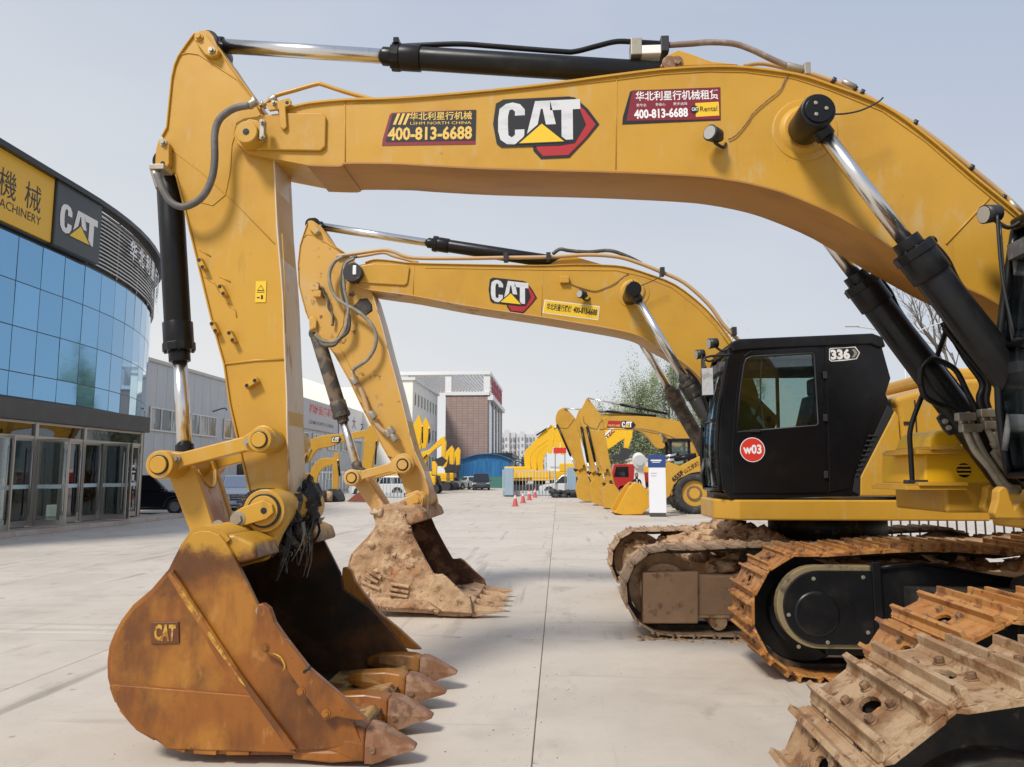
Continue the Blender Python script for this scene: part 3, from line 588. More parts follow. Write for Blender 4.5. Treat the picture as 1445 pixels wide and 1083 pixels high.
# inner motor cover of the far track: black plate with bolts and a pale rim, frame behind it
def stad(px0, px1, py0, py1, Y):
    a = P(px0, py0, Y); b = P(px1, py1, Y); r = (a.z - b.z) / 2
    return [(b.x, b.z), (b.x, a.z)] + arc(a.x + r, a.z - r, r, 90, 270, 18)
m = MB(); m.prism(stad(1094, 1236, 798, 917, 6.7), 6.70, 6.80); m.build('motor_guard', pmat('dusty_guard_rim', (.22, .17, .09), .5, layers=[((.05, .04, .03, .8), 6, .5, .65)]), tr, bevel=.006)
m = MB(); m.prism(stad(1103, 1236, 805, 911, 6.68), 6.675, 6.699); mg = m.build('motor_cover', M['black'], tr, bevel=.008)
m = MB(); c = P(1153, 867, 6.67); m.cyl((c.x, 6.66, c.z), (c.x, 6.674, c.z), .17, .19, n=32); m.build('cover_boss', M['black'], tr, bevel=.006)
for (a, b) in ((1148, 817), (1218, 815), (1113, 868), (1225, 893), (1168, 907), (1127, 913)): bolt(tr, a, b, 6.674, .011, M['steel'], .01)
m = MB(); m.prism(T([(1236, 803), (1262, 799), (1300, 796), (1340, 803), (1400, 815), (1520, 832), (1520, 905), (1400, 915), (1240, 897), (1236, 890)], 6.72), 6.72, 6.95); m.build('track_frame', M['black'], tr, bevel=.012)
m = MB(); m.box(P(1228, 800, 6.7).x, 6.66, P(1228, 910, 6.7).z, P(1240, 800, 6.7).x, 6.72, P(1228, 800, 6.7).z + .04); m.build('frame_rib', M['black'], tr, bevel=.006)
m = MB(); m.tube([(P(a, b, 6.7).x, 6.69, P(a, b, 6.7).z) for a, b in ((1236, 802), (1262, 798), (1300, 795), (1345, 802), (1400, 813), (1520, 830))], .012, 6, k=1); m.build('weld_seam', M['black'], tr)
m = MB(); m.loft([[(2.95, 6.1, .55), (4.1, 6.1, .55), (4.1, 6.1, .85), (2.95, 6.1, .85)], [(2.85, 6.74, .3), (4.6, 6.74, .3), (4.6, 6.74, .8), (2.85, 6.74, .8)]]); m.build('carbody_leg', M['black_dusty'], E1, bevel=.02)

# ---- boom
YB0, YB1 = 5.30, 5.82
top1 = [(392, 158), (415, 151), (439, 146), (489, 141.5), (560, 139.5), (667, 131), (771, 120), (860, 108), (934, 99), (1000, 95), (1052, 96), (1123, 105.5), (1173, 121), (1247, 150), (1308, 193), (1370, 246), (1445, 309), (1500, 372), (1545, 445), (1575, 520)]
bot1 = [(329, 190), (334, 204), (345, 213), (372, 220), (434, 232), (479, 233), (489, 229), (560, 229.5), (597, 232), (694, 237), (849, 241), (965, 246), (1020, 251), (1077, 262), (1123, 277), (1185, 304), (1262, 350), (1346, 396), (1407, 426), (1460, 470), (1500, 540), (1520, 600)]
tw, bw = sm2(T(top1, YB0), 4), T(bot1, YB0)
bw = bw[:4] + sm2(bw[4:], 3)
nose = T([(376, 163), (362, 164), (345, 166), (334, 172), (329, 181)], YB0)
out = nose[::-1][0:0] + tw + T([(1600, 560), (1602, 610), (1570, 640), (1535, 630)], YB0) + bw[::-1] + nose[::-1]
bm1 = MB(); bm1.prism(out, YB0 + .022, YB1 - .022)
bm1.strip(tw, YB0, YB1, .016); k0 = 8
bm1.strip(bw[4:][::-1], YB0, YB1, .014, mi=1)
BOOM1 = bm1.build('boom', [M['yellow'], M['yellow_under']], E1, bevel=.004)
def onP(L, Y): return [(P(a, b, Y).x, Y, P(a, b, Y).z) for a, b in L]
yb = YB0 + .020
# end casting plate, seams, raised rings
m = MB(); m.prism(T([(329, 190), (334, 203), (345, 211), (400, 212), (452, 213), (459, 207), (460, 165), (455, 160), (395, 160), (372, 163), (345, 167), (333, 173)], YB0), YB0 - .004, yb + .003); m.build('end_plate', M['yellow'], E1, bevel=.008)
weld(E1, onP([(487, 143), (487, 229)], yb), .004); weld(E1, onP([(870, 110), (869, 239)], yb), .004); weld(E1, onP([(1396, 280), (1335, 345)], yb), .007)
weld(E1, onP([(500, 146), (700, 132), (870, 113), (934, 105), (1000, 101), (1052, 102), (1120, 111), (1170, 127), (1245, 157), (1305, 199), (1366, 252), (1438, 312)], yb), .005)
c = P(1136, 184, yb); m = MB(); m.cyl((c.x, yb - .006, c.z), (c.x, yb + .01, c.z), .225, .235, n=48); m.cyl((c.x, yb - .03, c.z), (c.x, yb, c.z), .15, .19, n=40); m.build('bearing_plate', M['yellow'], E1, bevel=.004)
c2 = P(1140, 172, 4.9)
m = MB(); m.cyl((c.x, 5.05, c.z), (c.x, yb, c.z), .095, .12, n=32); m.build('pin_boss', M['yellow'], E1, bevel=.006)
# lift cylinders
def lift(root, a, b, Y, frac, rr, br, hoses=True, sfx=0, **kw):
    A = P(*a, Y); B = P(*b, Y); hyd(root, A, B, rr, br, frac, **kw); return A, B
A, B = lift(E1, (1146, 168), (1590, 747), 5.08, .312, .052, .113)
m = MB(); m.cyl((A.x, 4.95, A.z), (A.x, 5.25, A.z), .115, n=32); hd = m.build('cylinder_eye', M['black'], E1, bevel=.01)
m = MB(); m.cyl((A.x, 4.936, A.z), (A.x, 4.952, A.z), .090, n=28)
for k in range(3):
    an = math.radians(60 + 120 * k + 180); m.cyl((A.x + .045 * math.cos(an), 4.925, A.z + .045 * math.sin(an)), (A.x + .045 * math.cos(an), 4.937, A.z + .045 * math.sin(an)), .014, n=6, mi=1, sm=False)
m.build('pin_cap', [M['black'], M['steel']], hd, bevel=.003)
A2 = A + Vector((0, 1.26, 0)); B2 = B + Vector((0, 1.26, 0)); A2 = Vector((P(1125, 260, 6.19).x, 6.19, A.z)); 
A2 = Vector((A.x, 5.96, A.z)); B2 = Vector((B.x, 5.96, B.z)); hyd(E1, A2, B2, .052, .113, .312)
# ports and hoses along the lift cylinders
def along(a, b, L): return [tuple(a.lerp(b, t) + Vector(o)) for t, *o in L]
for (a, b, s) in ((A, B, -1), (A2, B2, -1)):
    m = MB(); d = (b - a).normalized(); nrm = Vector((d.z, 0, -d.x)) * -1
    if nrm.z < 0: nrm = -nrm
    p = a.lerp(b, .345) + nrm * .11; m.cyl(p - d * .035, p + d * .035, .04, n=12); m.cyl(p, p + nrm * .05, .03, n=6, sm=False); m.build('hose_port', M['black'], E1, bevel=.004)
    pts = [p + nrm * .02, p + d * .15 + nrm * .03, p + d * .35 + nrm * -.005, p + d * .75 + nrm * .0, p + d * 1.1 + nrm * .01]
    hose(E1, [tuple(v) for v in pts], .021, M['black'], 'steel_line')
Yh = 5.75
ln = [(1300, 520), (1303, 540), (1318, 562), (1350, 578), (1362, 590), (1372, 603)]
hose(E1, onP([(1299, 545), (1300, 522), (1310, 509), (1322, 508), (1348, 522), (1364, 552), (1376, 576), (1386, 605)], 5.82), .021, M['black'], 'steel_line')
hose(E1, onP([(1299, 540), (1304, 558), (1322, 570), (1344, 576), (1356, 590), (1362, 602)], 5.82), .021, M['black'], 'steel_line')
hose(E1, onP([(1330, 455), (1346, 478), (1364, 508), (1386, 540), (1382, 562), (1387, 582)], 5.78), .024, M['black'], 'steel_line')
hose(E1, onP([(1332, 462), (1356, 492), (1380, 520), (1394, 540), (1392, 565), (1398, 583)], 5.76), .022, M['black'], 'steel_line')
for (x, y, tx, ty) in ((1353, 583, 1416, 688), (1363, 582, 1420, 684), (1384, 580, 1424, 655), (1394, 577, 1428, 646), (1392, 590, 1424, 668)):
    hose(E1, onP([(x, y), (x + 8, y + 22)], 5.72), .026, M['steel'], 'hose_fitting', k=1)
    hose(E1, onP([(x + 8, y + 20), (x + 22, y + 52), (tx - 22, ty - 30), (tx, ty), (tx + 20, ty + 6)], 5.70), .024, M['hose_tan'])
for (x, y, w) in ((1352, 588, 24), (1358, 604, 26), (1384, 583, 26), (1390, 600, 28)):
    a_ = P(x, y, 5.67); m = MB(); m.box(a_.x, 5.665, a_.z - .03, a_.x + w * 5.7 / F, 5.73, a_.z + .028); m.build('hose_clamp', M['steel'], E1, bevel=.006)
m = MB(); m.prism(T([(1322, 590), (1328, 583), (1342, 597), (1350, 612), (1340, 615), (1331, 606)], 5.83), 5.82, 5.85); m.build('clamp_bracket', M['plastic_dark'], E1, bevel=.004)
bolt(E1, 1333, 595, 5.82, .014); bolt(E1, 1338, 604, 5.82, .014)
# boom foot brackets at the front of the deck
for yy in (5.14, 5.98):
    pts = T([(1398, 692), (1404, 686), (1412, 690), (1415, 702), (1414, 714), (1420, 726), (1560, 735), (1560, 600), (1520, 590), (1460, 640), (1440, 700), (1428, 722), (1400, 722), (1404, 706)], 5.2)
    pts = T([(1395, 724), (1400, 706), (1401, 692), (1408, 686), (1416, 690), (1419, 704), (1424, 716), (1440, 700), (1470, 640), (1520, 590), (1560, 600), (1570, 735), (1400, 732)], 5.2)
    sx_ = .38 if yy > 5.5 else 0; m = MB(); m.prism([(a + sx_, b) for a, b in pts], yy, yy + .08); m.build('boom_bracket', M['yellow'], E1, bevel=.012)
# stick cylinder on top of the boom
a = P(292, 64, 5.56); b = P(955, 106, 5.56); hyd(E1, a, b, .056, .088, .385)
m = MB(); m.prism(T([(930, 100), (940, 84), (955, 77), (972, 82), (1002, 93), (1040, 97)], 5.48), 5.42, 5.48); m.prism(T([(930, 100), (940, 84), (955, 77), (972, 82), (1002, 93), (1040, 97)], 5.48), 5.64, 5.70)
m.build('cylinder_bracket', M['yellow'], E1, bevel=.006); bolt(E1, 955, 88, 5.42, .03, M['bolt'])
m = MB(); m.cyl(P(945, 88, 5.4), P(945, 88, 5.4) + Vector((0, .1, 0)), .055, n=24); m.build('pin', M['bolt'], E1, bevel=.008)
hose(E1, onP([(560, 66), (600, 64), (650, 62.5), (700, 66), (790, 73), (812, 73), (840, 66), (870, 59), (900, 60), (935, 62)], 5.56), .020, M['black'], 'steel_line')
for (x0, x1, y0, y1, mt) in ((890, 905, 57, 81, 'steel'), (905, 932, 67, 80, 'white'), (932, 943, 54, 76, 'plastic_dark'), (556, 564, 56, 64, 'black')):
    a_ = P(x0, y1, 5.5); b_ = P(x1, y0, 5.5); m = MB(); m.box(a_.x, 5.46, a_.z, b_.x, 5.62, b_.z); m.build('pipe_clamp', M[mt], E1, bevel=.006)
hose(E1, onP([(943, 64), (975, 62), (1003, 60), (1035, 62), (1060, 70), (1085, 82), (1108, 92), (1130, 98)], 5.5), .022, pmat('weathered_brown_hose', (.21, .15, .12), .6, layers=[((.32, .27, .24, .8), 8, .45, .6)]))
m = MB(); q_ = onP([(1110, 93), (1134, 99)], 5.5); m.cyl(q_[0], q_[1], .028, n=14); m.box(q_[1][0] - .005, 5.46, q_[1][2] - .05, q_[1][0] + .04, 5.56, q_[1][2] + .04); m.build('hose_fitting', M['steel'], E1, bevel=.004)
hose(E1, onP([(1140, 103), (1180, 117), (1215, 133), (1250, 152), (1290, 176), (1330, 205), (1345, 217), (1400, 262), (1445, 303), (1480, 345)], 5.48), .019, M['pipe'], 'steel_line')
hose(E1, onP([(1050, 93), (1075, 90), (1110, 97), (1145, 107), (1200, 127), (1260, 160), (1340, 218), (1400, 268), (1450, 313)], 5.62), .016, M['pipe'], 'steel_line')
for (x, y) in ((1176, 114), (1206, 126), (1216, 131), (1291, 174), (1370, 237), (1415, 279)):
    a_ = P(x, y, 5.48); m = MB(); m.cyl(a_ + Vector((-.012, 0, .006)), a_ + Vector((.012, 0, -.008)), .027, n=12); m.build('cable_tie', M['plastic_dark'], E1)
for (xa, ya_, xb, yb_) in ((1188, 115, 1207, 124), (1424, 284, 1440, 302)):
    m = MB(); m.cyl(P(xa, ya_, 5.47), P(xb, yb_, 5.47), .024, n=12); m.build('sleeve', M['steel'], E1)
# thin sensor cables on the boom side
hose(E1, onP([(1028, 197), (1040, 190), (1055, 172), (1062, 161), (1078, 146), (1100, 128), (1108, 112), (1114, 103)], yb - .01), .0045, M['bolt'], 'cable')
hose(E1, onP([(1168, 161), (1190, 161), (1215, 156), (1238, 145), (1246, 138)], 5.10), .006, M['plastic_dark'], 'cable')
# work lamp on the boom
def lamp_on(root, px, py, Y):
    c = P(px, py, Y - .1); m = MB(); m.cyl(c + Vector((.03, .02, 0)), c + Vector((-.04, -.045, 0)), .050, .058, n=20); m.cyl(c + Vector((.03, .02, 0)), c + Vector((.06, .05, -.01)), .035, .02, n=12); m.tube([c + Vector((.0, .0, -.055)), c + Vector((.07, .05, -.07)), c + Vector((.1, .1, -.02))], .013, 6)
    o = m.build('work_lamp', M['plastic_dark'], root, bevel=.004); m = MB(); m.cyl(c + Vector((-.041, -.046, 0)), c + Vector((-.044, -.049, 0)), .047, n=20); m.build('lens', M['lens'], o)
lamp_on(E1, 1008, 191, yb)
# front pipe and clamp bracket
hose(E1, onP([(366, 150), (376, 146), (388, 136), (415, 128), (447, 119), (456, 120), (490, 131), (535, 143)], 5.42), .016, M['yellow'], 'steel_line')
m = MB(); q_ = onP([(370, 149), (390, 138)], 5.42); m.cyl(q_[0], Vector(q_[0]).lerp(Vector(q_[1]), .15), .035, n=14); m.cyl(Vector(q_[0]).lerp(Vector(q_[1]), .55), q_[1], .030, n=14); m.build('hose_fitting', M['steel'], E1, bevel=.003)
m = MB(); m.prism(T([(376, 147), (408, 139), (411, 143), (411, 149), (403, 152), (405, 180), (401, 184), (396, 180), (394, 155), (380, 157)], 5.28), 5.27, 5.295); m.build('clamp_bracket', M['yellow'], E1, bevel=.004); bolt(E1, 387, 146, 5.27, .012); bolt(E1, 405, 145, 5.27, .009, M['ink'], .004)
# stick pivot pin
PB = P(348, 186, 5.2)
o = pin(E1, 347, 186, 5.17, 5.32, .082, M['yellow'], cap=False); bolt(o, 347, 186, 5.168, .016, M['ink'], .004)
m = MB(); m.prism(T([(333, 178), (352, 168), (364, 170), (369, 176), (369, 198), (362, 203), (345, 203), (334, 196)], 5.24), 5.235, 5.30); m.build('pin_retainer', M['yellow'], E1, bevel=.01)
m = MB(); a_ = P(366, 197, 5.2); b_ = P(374, 170, 5.2); m.box(a_.x, 5.19, a_.z, b_.x, 5.235, b_.z); m.build('lock_plate', M['steel'], E1, bevel=.004); bolt(E1, 370.5, 173, 5.19, .012); bolt(E1, 370.5, 194, 5.19, .012)
# ---- stick
YS0, YS1 = 5.38, 5.73
ol = [(286, 41), (279, 43), (275, 47.5), (262, 65), (252, 80), (247, 92), (243, 110), (240, 140), (236, 180), (229, 193), (222, 206), (219, 225), (219, 236), (240, 240), (249, 246), (255, 270), (264, 305), (299, 450), (317, 514), (325, 570), (337, 620), (341, 642), (354, 699), (358, 722), (372, 742), (392, 744), (405, 730), (408.5, 694), (406, 600), (405.7, 560), (403, 500), (399.5, 412), (392, 320), (388, 232), (384, 205), (369.5, 162), (359.6, 142), (337, 112), (318, 85), (307, 68), (300, 50), (294, 43)]
m = MB(); m.prism(T(ol, YS0), YS0 + .012, YS1 - .012, 0)
rf = T([(384, 205), (388, 232), (392, 320), (399.5, 412), (403, 500), (405.7, 560), (406, 600), (408.5, 694), (405, 730), (392, 744)], YS0)
m.strip(sm2(rf, 3)[::-1], YS0 - .004, YS1 + .004, .012, mi=1)
lf = T([(229, 193), (236, 180), (240, 140), (243, 110), (247, 92), (252, 80), (262, 65), (275, 47.5)], YS0); m.strip(lf, YS0 - .004, YS1 + .004, .012)
lf = T([(354, 699), (341, 642), (325, 570), (317, 514), (299, 450), (264, 305), (249, 246)], YS0); m.strip(lf, YS0 - .004, YS1 + .004, .012)
uf = T([(307, 68), (318, 85), (337, 112), (359.6, 142), (366, 155)], YS0); m.strip(uf, YS0 - .004, YS1 + .004, .012)
STK1 = m.build('stick', [M['yellow'], M['yellow_pale']], E1, bevel=.004)
ys = YS0 + .010
weld(E1, onP([(249, 84), (253, 78), (265, 75), (280, 77), (300, 90), (335, 113), (357, 140), (368, 160)], ys), .006)
weld(E1, onP([(240, 210), (280, 240), (330, 285), (388, 345)], ys), .003)
weld(E1, onP([(318, 514), (360, 509), (403, 507)], ys), .009); weld(E1, onP([(398, 330), (402, 400), (403, 470)], ys), .004)
weld(E1, onP([(368, 162), (333, 185), (327, 205), (325, 240), (318, 275), (300, 290), (270, 282)], ys), .004)
m = MB(); m.prism(T([(275, 47), (282, 45), (291, 50), (309, 72), (307, 79), (299, 81), (290, 78), (275, 58)], YS0 - .03), YS0 - .04, YS0 + .01); m.build('pin_retainer', M['yellow'], E1, bevel=.008)
bolt(E1, 299, 72, YS0 - .04, .018); bolt(E1, 281, 53, YS0 - .04, .022, M['yellow'])
pin(E1, 292, 57, YS0 + .03, YS1 - .03, .085, M['black'], cap=False)
m = MB(); m.prism(T([(225, 198), (232, 196), (240, 204), (240, 232), (236, 239), (224, 239), (220, 233), (221, 212)], YS0 - .03), YS0 - .045, YS0 + .01); m.build('pin_retainer', M['yellow'], E1, bevel=.008)
bolt(E1, 231, 202, YS0 - .045, .018); bolt(E1, 229.5, 231, YS0 - .045, .012, M['ink'], .004)
# small line brackets down the stick
for (x, y, ang) in ((288, 375, -62), (317, 412, -62), (306, 464, -62), (330, 477, -62), (358, 542, 32)):
    c = P(x, y, ys); d = Vector((math.cos(math.radians(ang)), 0, math.sin(math.radians(ang)))); w = Vector((-d.z, 0, d.x)) * .017; yv = Vector((0, -.055, 0)); L = .066 if ang < 0 else .075
    m = MB(); p0, p1 = c - d * L * .7, c + d * L * .7
    m.loft([[p0 - w, p0 + w, p0 + w + yv, p0 - w + yv], [p1 - w, p1 + w, p1 + w + yv, p1 - w + yv]]); o = m.build('line_bracket', M['yellow'], E1, bevel=.003)
    for t in (-.45, .45): m = MB(); p = c + d * L * t + yv; m.cyl(p, p + Vector((0, -.002, 0)), .014, n=12); m.build('bolt_hole', M['ink'], o)
for pts in (((281, 352), (297, 362)), ((288, 390), (303, 400), (310, 412)), ((310, 390), (325, 398)), ((320, 428), (332, 438), (334, 448))): weld(E1, onP(pts, ys), .005)
# warning label
def decal(root, corners_y, x0, x1, y0, y1, mat, name='warning_decal', lift_=.0015):
    a = P(x0, y1, corners_y); b = P(x1, y0, corners_y); m = MB(); m.box(a.x, corners_y - lift_, a.z, b.x, corners_y + .002, b.z); return m.build(name, mat, root), a, b
o, a_, b_ = decal(E1, ys - .002, 360, 376, 397, 427, M['yprint'])
m = MB(); cx = (a_.x + b_.x) / 2; z = a_.z + .085; yy = ys - .0045
m.add([(cx - .028, yy, z), (cx + .028, yy, z), (cx, yy, z + .045)], [(0, 1, 2)]); m.add([(cx - .02, yy - .0006, z + .006), (cx + .02, yy - .0006, z + .006), (cx, yy - .0006, z + .036)], [(0, 1, 2)], 1)
m.box(cx - .028, yy - .001, z - .012, cx + .028, yy, z - .008); m.box(cx + .004, yy - .001, z - .062, cx + .018, yy, z - .032); m.box(cx - .026, yy - .001, z - .054, cx - .006, yy, z - .046)
m.build('pictogram', [M['ink'], M['yprint']], o, recalc=False)
# bucket cylinder and hoses
a = P(236, 226, 5.555); b = P(262, 655, 5.555); a = P(238, 232, 5.555)
hyd(E1, b, a, .053, .096, .33)
hose(E1, onP([(352, 149), (335, 152), (322, 158), (309, 170), (303, 190), (303, 225), (299, 252), (288, 275), (272, 288), (255, 292), (240, 284), (230, 268), (221, 246)], 5.24), .026, pmat('grey_sleeved_hose', (.10, .095, .09), .6, layers=[((.17, .16, .15, .7), 6, .45, .6)], bump=(60, .25, .003)))
m = MB(); q_ = onP([(218, 240), (226, 266)], 5.26); m.cyl(q_[0], q_[1], .032, n=12); m.box(q_[0][0] - .02, 5.22, q_[0][2] - .01, q_[0][0] + .09, 5.35, q_[0][2] + .03); m.build('hose_fitting', M['steel'], E1, bevel=.004)
m = MB(); q_ = onP([(350, 150), (362, 143)], 5.25); m.cyl(q_[0], q_[1], .030, n=14); m.cyl(onP([(353, 152)], 5.25)[0], onP([(359, 139)], 5.25)[0], .024, n=10); m.build('hose_fitting', M['steel'], E1, bevel=.004)
# ---- linkage
yl = 5.20
p0 = P(228, 656, yl); p1 = P(370, 620, yl); r0, r1 = R_(21, yl), R_(20, yl)
for y0 in (yl, 5.80): link_plate(E1, (p0.x, p0.z), r0, (p1.x, p1.z), r1, y0, y0 + .09, M['yellow'], 'linkage_arm', .52)
for (px, py, rr) in ((227, 656, 22), (368, 621, 19)):
    c = P(px, py, yl - .05); rr = R_(rr, yl - .05)
    m = MB(); m.cyl((c.x, yl - .075, c.z), (c.x, 5.97, c.z), rr * .93, rr * .93, n=36); o = m.build('pin_boss', M['yellow'], E1, bevel=.01, seg=3)
    m = MB(); m.cyl((c.x, yl - .080, c.z), (c.x, yl - .07, c.z), rr * .66, n=32, mi=1); m.cyl((c.x, yl - .095, c.z), (c.x, yl - .07, c.z), rr * .56, n=32); m.build('pin_cap', [M['yellow'], M['ink']], o, bevel=.003)
bolt(E1, 250, 648, yl - .01, .018, None, .04); bolt(E1, 350, 624, yl - .01, .018, None, .04); bolt(E1, 215, 657, yl - .03, .012); bolt(E1, 381, 617, yl - .03, .012)
# power link: boxed H link
YL0, YL1 = 5.36, 5.75
sidep = T([(236, 668), (241, 650), (256, 642), (270, 652), (283, 686), (302, 748), (300, 765), (285, 772), (272, 762), (266, 745)], YL0)
m = MB(); m.prism(sidep, YL0, YL0 + .05); m.prism(sidep, YL1 - .05, YL1); m.build('power_link', M['yellow'], E1, bevel=.006)
fc = T([(276, 664), (283, 686), (302, 748)], YL0); fw_ = MB()
A_ = Vector((fc[0][0], 0, fc[0][1])); C_ = Vector((fc[2][0], 0, fc[2][1])); D_ = (C_ - A_); n_ = Vector((D_.z, 0, -D_.x)).normalized(); N_ = -n_ if n_.x < 0 else n_
def fp(t, y): v = A_ + D_ * t; return (v.x, y, v.z)
cut = [(-.02 + .30 * (1 - abs(2 * i / 12 - 1) ** 2.4), YL0 + .05 + (YL1 - YL0 - .10) * i / 12) for i in range(13)]
loop = [(t, y) for t, y in cut] + [(1, YL1 - .05), (1, YL0 + .05)]
nn = len(loop); vs = [Vector(fp(t, y)) - N_ * .012 for t, y in loop] + [Vector(fp(t, y)) - N_ * .03 for t, y in loop]
fw_.add(vs, [list(range(nn)), list(range(2 * nn - 1, nn - 1, -1))] + [(i, i + nn, (i + 1) % nn + nn, (i + 1) % nn) for i in range(nn)]); fw_.build('link_web', M['yellow_pale'], E1)
rim = MB(); rim.tube([tuple(Vector(fp(t, y)) - N_ * .008) for t, y in cut], .009, 6, k=1); rim.build('web_rim', M['yellow'], E1)
# ---- bucket
def bucket(root, near, Y0, Y1, i0, i1, mats, th=.035):
    """side outline near (closed, world x-z); near[i0..i1] is the curved shell, the rest is the mouth"""
    bk = thing('bucket', None, None); bk.parent = root; bk.location = Vector((near[0][0], Y0, 0)) - wloc(root)
    m = MB(); m.prism(near, Y0, Y0 + th); m.build('side_plate', mats[0], bk, bevel=.005)
    m = MB(); m.prism(near, Y1 - th, Y1); m.build('side_plate', [mats[3]], bk, bevel=.005)
    sh = near[i0:i1 + 1]
    m = MB(); m.strip(sh, Y0 + th * .5, Y1 - th * .5, -.028); m.build('shell', mats[0], bk)
    m = MB()
    n = len(sh); ins = []
    for i in range(n):
        a = Vector(sh[max(i - 1, 0)]); b = Vector(sh[min(i + 1, n - 1)]); d = (b - a).normalized(); ins.append((sh[i][0] + d.y * .032, sh[i][1] - d.x * .032))
    return bk, sh
n1 = [(327, 781), (318, 766), (309, 755), (297, 750), (284, 749), (273, 752.6), (259, 772), (241, 808), (216, 837), (190, 859), (174, 880), (165, 897), (158, 915), (155.5, 935), (156, 956), (161, 975), (169, 994), (178, 1008), (194, 1026), (223, 1041), (237, 1052), (265, 1058), (352, 1060), (421, 1060), (470, 1056), (510, 1048), (498, 1020), (460, 970), (425, 930), (398, 912), (372, 893), (366, 860), (350, 826), (336, 798)]
N1 = T(n1, 4.70)
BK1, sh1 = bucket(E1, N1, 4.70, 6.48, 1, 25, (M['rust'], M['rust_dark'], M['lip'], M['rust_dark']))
# inner lining, its shade painted as a dark rusty colour
def lining(bk, sh, Y0, Y1, mat, off=.034):
    n = len(sh); ins = []
    for i in range(n):
        a = Vector(sh[max(i - 1, 0)]); b = Vector(sh[min(i + 1, n - 1)]); d = (b - a).normalized(); ins.append((sh[i][0] - d.y * off, sh[i][1] + d.x * off))
    m = MB(); m.add([(x, Y0, z) for x, z in ins] + [(x, Y1, z) for x, z in ins], [(i, i + 1, n + i + 1, n + i) for i in range(n - 1)], 0, True); m.build('inner_shell', mat, bk)
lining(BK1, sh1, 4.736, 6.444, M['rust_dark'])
yk = 4.70
def rel(bk, pts, y0, y1, mat, name, bv=.004, Y=4.70):
    m = MB(); m.prism(T(pts, Y), y0, y1); return m.build(name, mat, bk, bevel=bv)
inner = [(327, 781), (336, 798), (350, 826), (366, 860), (372, 893), (398, 912), (425, 930), (460, 970), (498, 1020), (510, 1048), (421, 1056), (265, 1054), (200, 1020), (165, 960), (165, 900), (216, 845), (262, 775), (300, 755)]
rel(BK1, inner, 4.7352, 4.7372, M['rust_dark'], 'side_lining', 0)  # thin sheet carrying the painted inner shade
rel(BK1, [(241, 808), (247, 806), (345, 958), (418, 1054), (421, 1060), (352, 1060), (237, 1052), (223, 1041), (194, 1026), (169, 994), (161, 975), (158, 963), (346, 980), (312, 940), (268, 862)], yk - .004, yk, M['rust'], 'side_plate_lap', 0)
rel(BK1, [(240, 810), (246, 804), (340, 946), (421, 1056), (410, 1058), (334, 951)], yk - .028, yk + .001, M['rust'], 'stiffener', .008)
rel(BK1, [(240, 811), (243, 806), (252, 818), (336, 946), (350, 968), (343, 962), (300, 902), (262, 848)], yk - .031, yk - .028, M['rust_edge'], 'worn_edge', 0)
rel(BK1, [(158, 965), (355, 981), (408, 1046), (420, 1062), (237, 1056), (223, 1043), (194, 1030), (183, 1017), (169, 996)], yk - .016, yk + .001, M['rust'], 'wear_plate', .006)
for i, (a, b) in enumerate((((158, 968), (166, 990)), ((171, 1000), (190, 1022)), ((196, 1028), (220, 1042)), ((232, 1050), (262, 1059)), ((274, 1060), (306, 1062)), ((320, 1062), (352, 1062)))):
    A3 = P(*a, yk); B3 = P(*b, yk); d = (B3 - A3).normalized(); nn = Vector((-d.z, 0, d.x)) * .035
    if (A3 + B3).z / 2 > 1: nn = -nn
    c3 = Vector((P(300, 930, yk).x, yk, P(300, 930, yk).z)); 
    if ((A3 + B3) / 2 - c3).dot(nn) < 0: nn = -nn
    m = MB(); m.loft([[v + Vector((0, -.008, 0)) for v in (A3 - nn, B3 - nn, B3 + nn * .42, A3 + nn * .42)], [v + Vector((0, 1.80, 0)) for v in (A3 - nn, B3 - nn, B3 + nn * .42, A3 + nn * .42)]]); m.build('heel_wear_bar', M['rust'], BK1, bevel=.004)
pl = rel(BK1, [(213, 878), (253, 877), (254, 908), (214, 909)], yk - .010, yk, M['rust'], 'emblem_plate', .005)
P0 = P(217, 905, yk - .012); text('CAT', P0, (1, 0, 0), (0, 0, 1), .135, .10, M['rust_edge'], pl, bold=.045, th=.001)
m = MB(); zb, xb = P(216, 906, yk).z, P(216, 906, yk).x
for k in range(4):
    pass
# torque tube, top box and hinge ears
c = P(284, 775, 4.72); m = MB(); m.cyl((c.x + .03, 4.72, c.z), (c.x + .03, 6.46, c.z), .115, n=32); m.build('torque_tube', M['rust'], BK1)
top = T([(284, 752), (305, 754), (345, 752), (372, 764), (378, 785), (330, 800), (322, 778)], 4.9)
for ya_, yb_ in ((4.736, 5.13), (5.93, 6.444)): m = MB(); m.prism(top, ya_, yb_); m.build('top_box', M['rust'], BK1, bevel=.05, seg=4)
YE = 5.14
ear = T([(300, 765), (330, 738), (347, 722), (346, 708), (354, 699), (370, 694), (388, 696), (401, 706), (406, 722), (402, 740), (392, 758), (384, 778), (372, 792), (340, 800), (310, 790)], YE)
for y0 in (YE, 5.82): m = MB(); m.prism(ear, y0, y0 + .10); m.build('hinge_ear', M['yellow'], BK1, bevel=.012, seg=3)
o = pin(BK1, 372, 721, YE - .04, 6.0, R_(30, YE), M['yellow'], 'hinge_pin', cap=False)
m = MB(); c = P(372, 721, YE - .05); m.cyl((c.x, YE - .055, c.z), (c.x, YE - .035, c.z), R_(24, YE), n=36, mi=1); m.cyl((c.x, YE - .065, c.z), (c.x, YE - .04, c.z), R_(21, YE), n=36); m.build('pin_cap', [M['yellow'], M['ink']], o, bevel=.003)
link = T([(332, 722), (342, 716), (372, 706), (384, 712), (386, 724), (376, 733), (340, 743), (330, 738)], YE - .09)
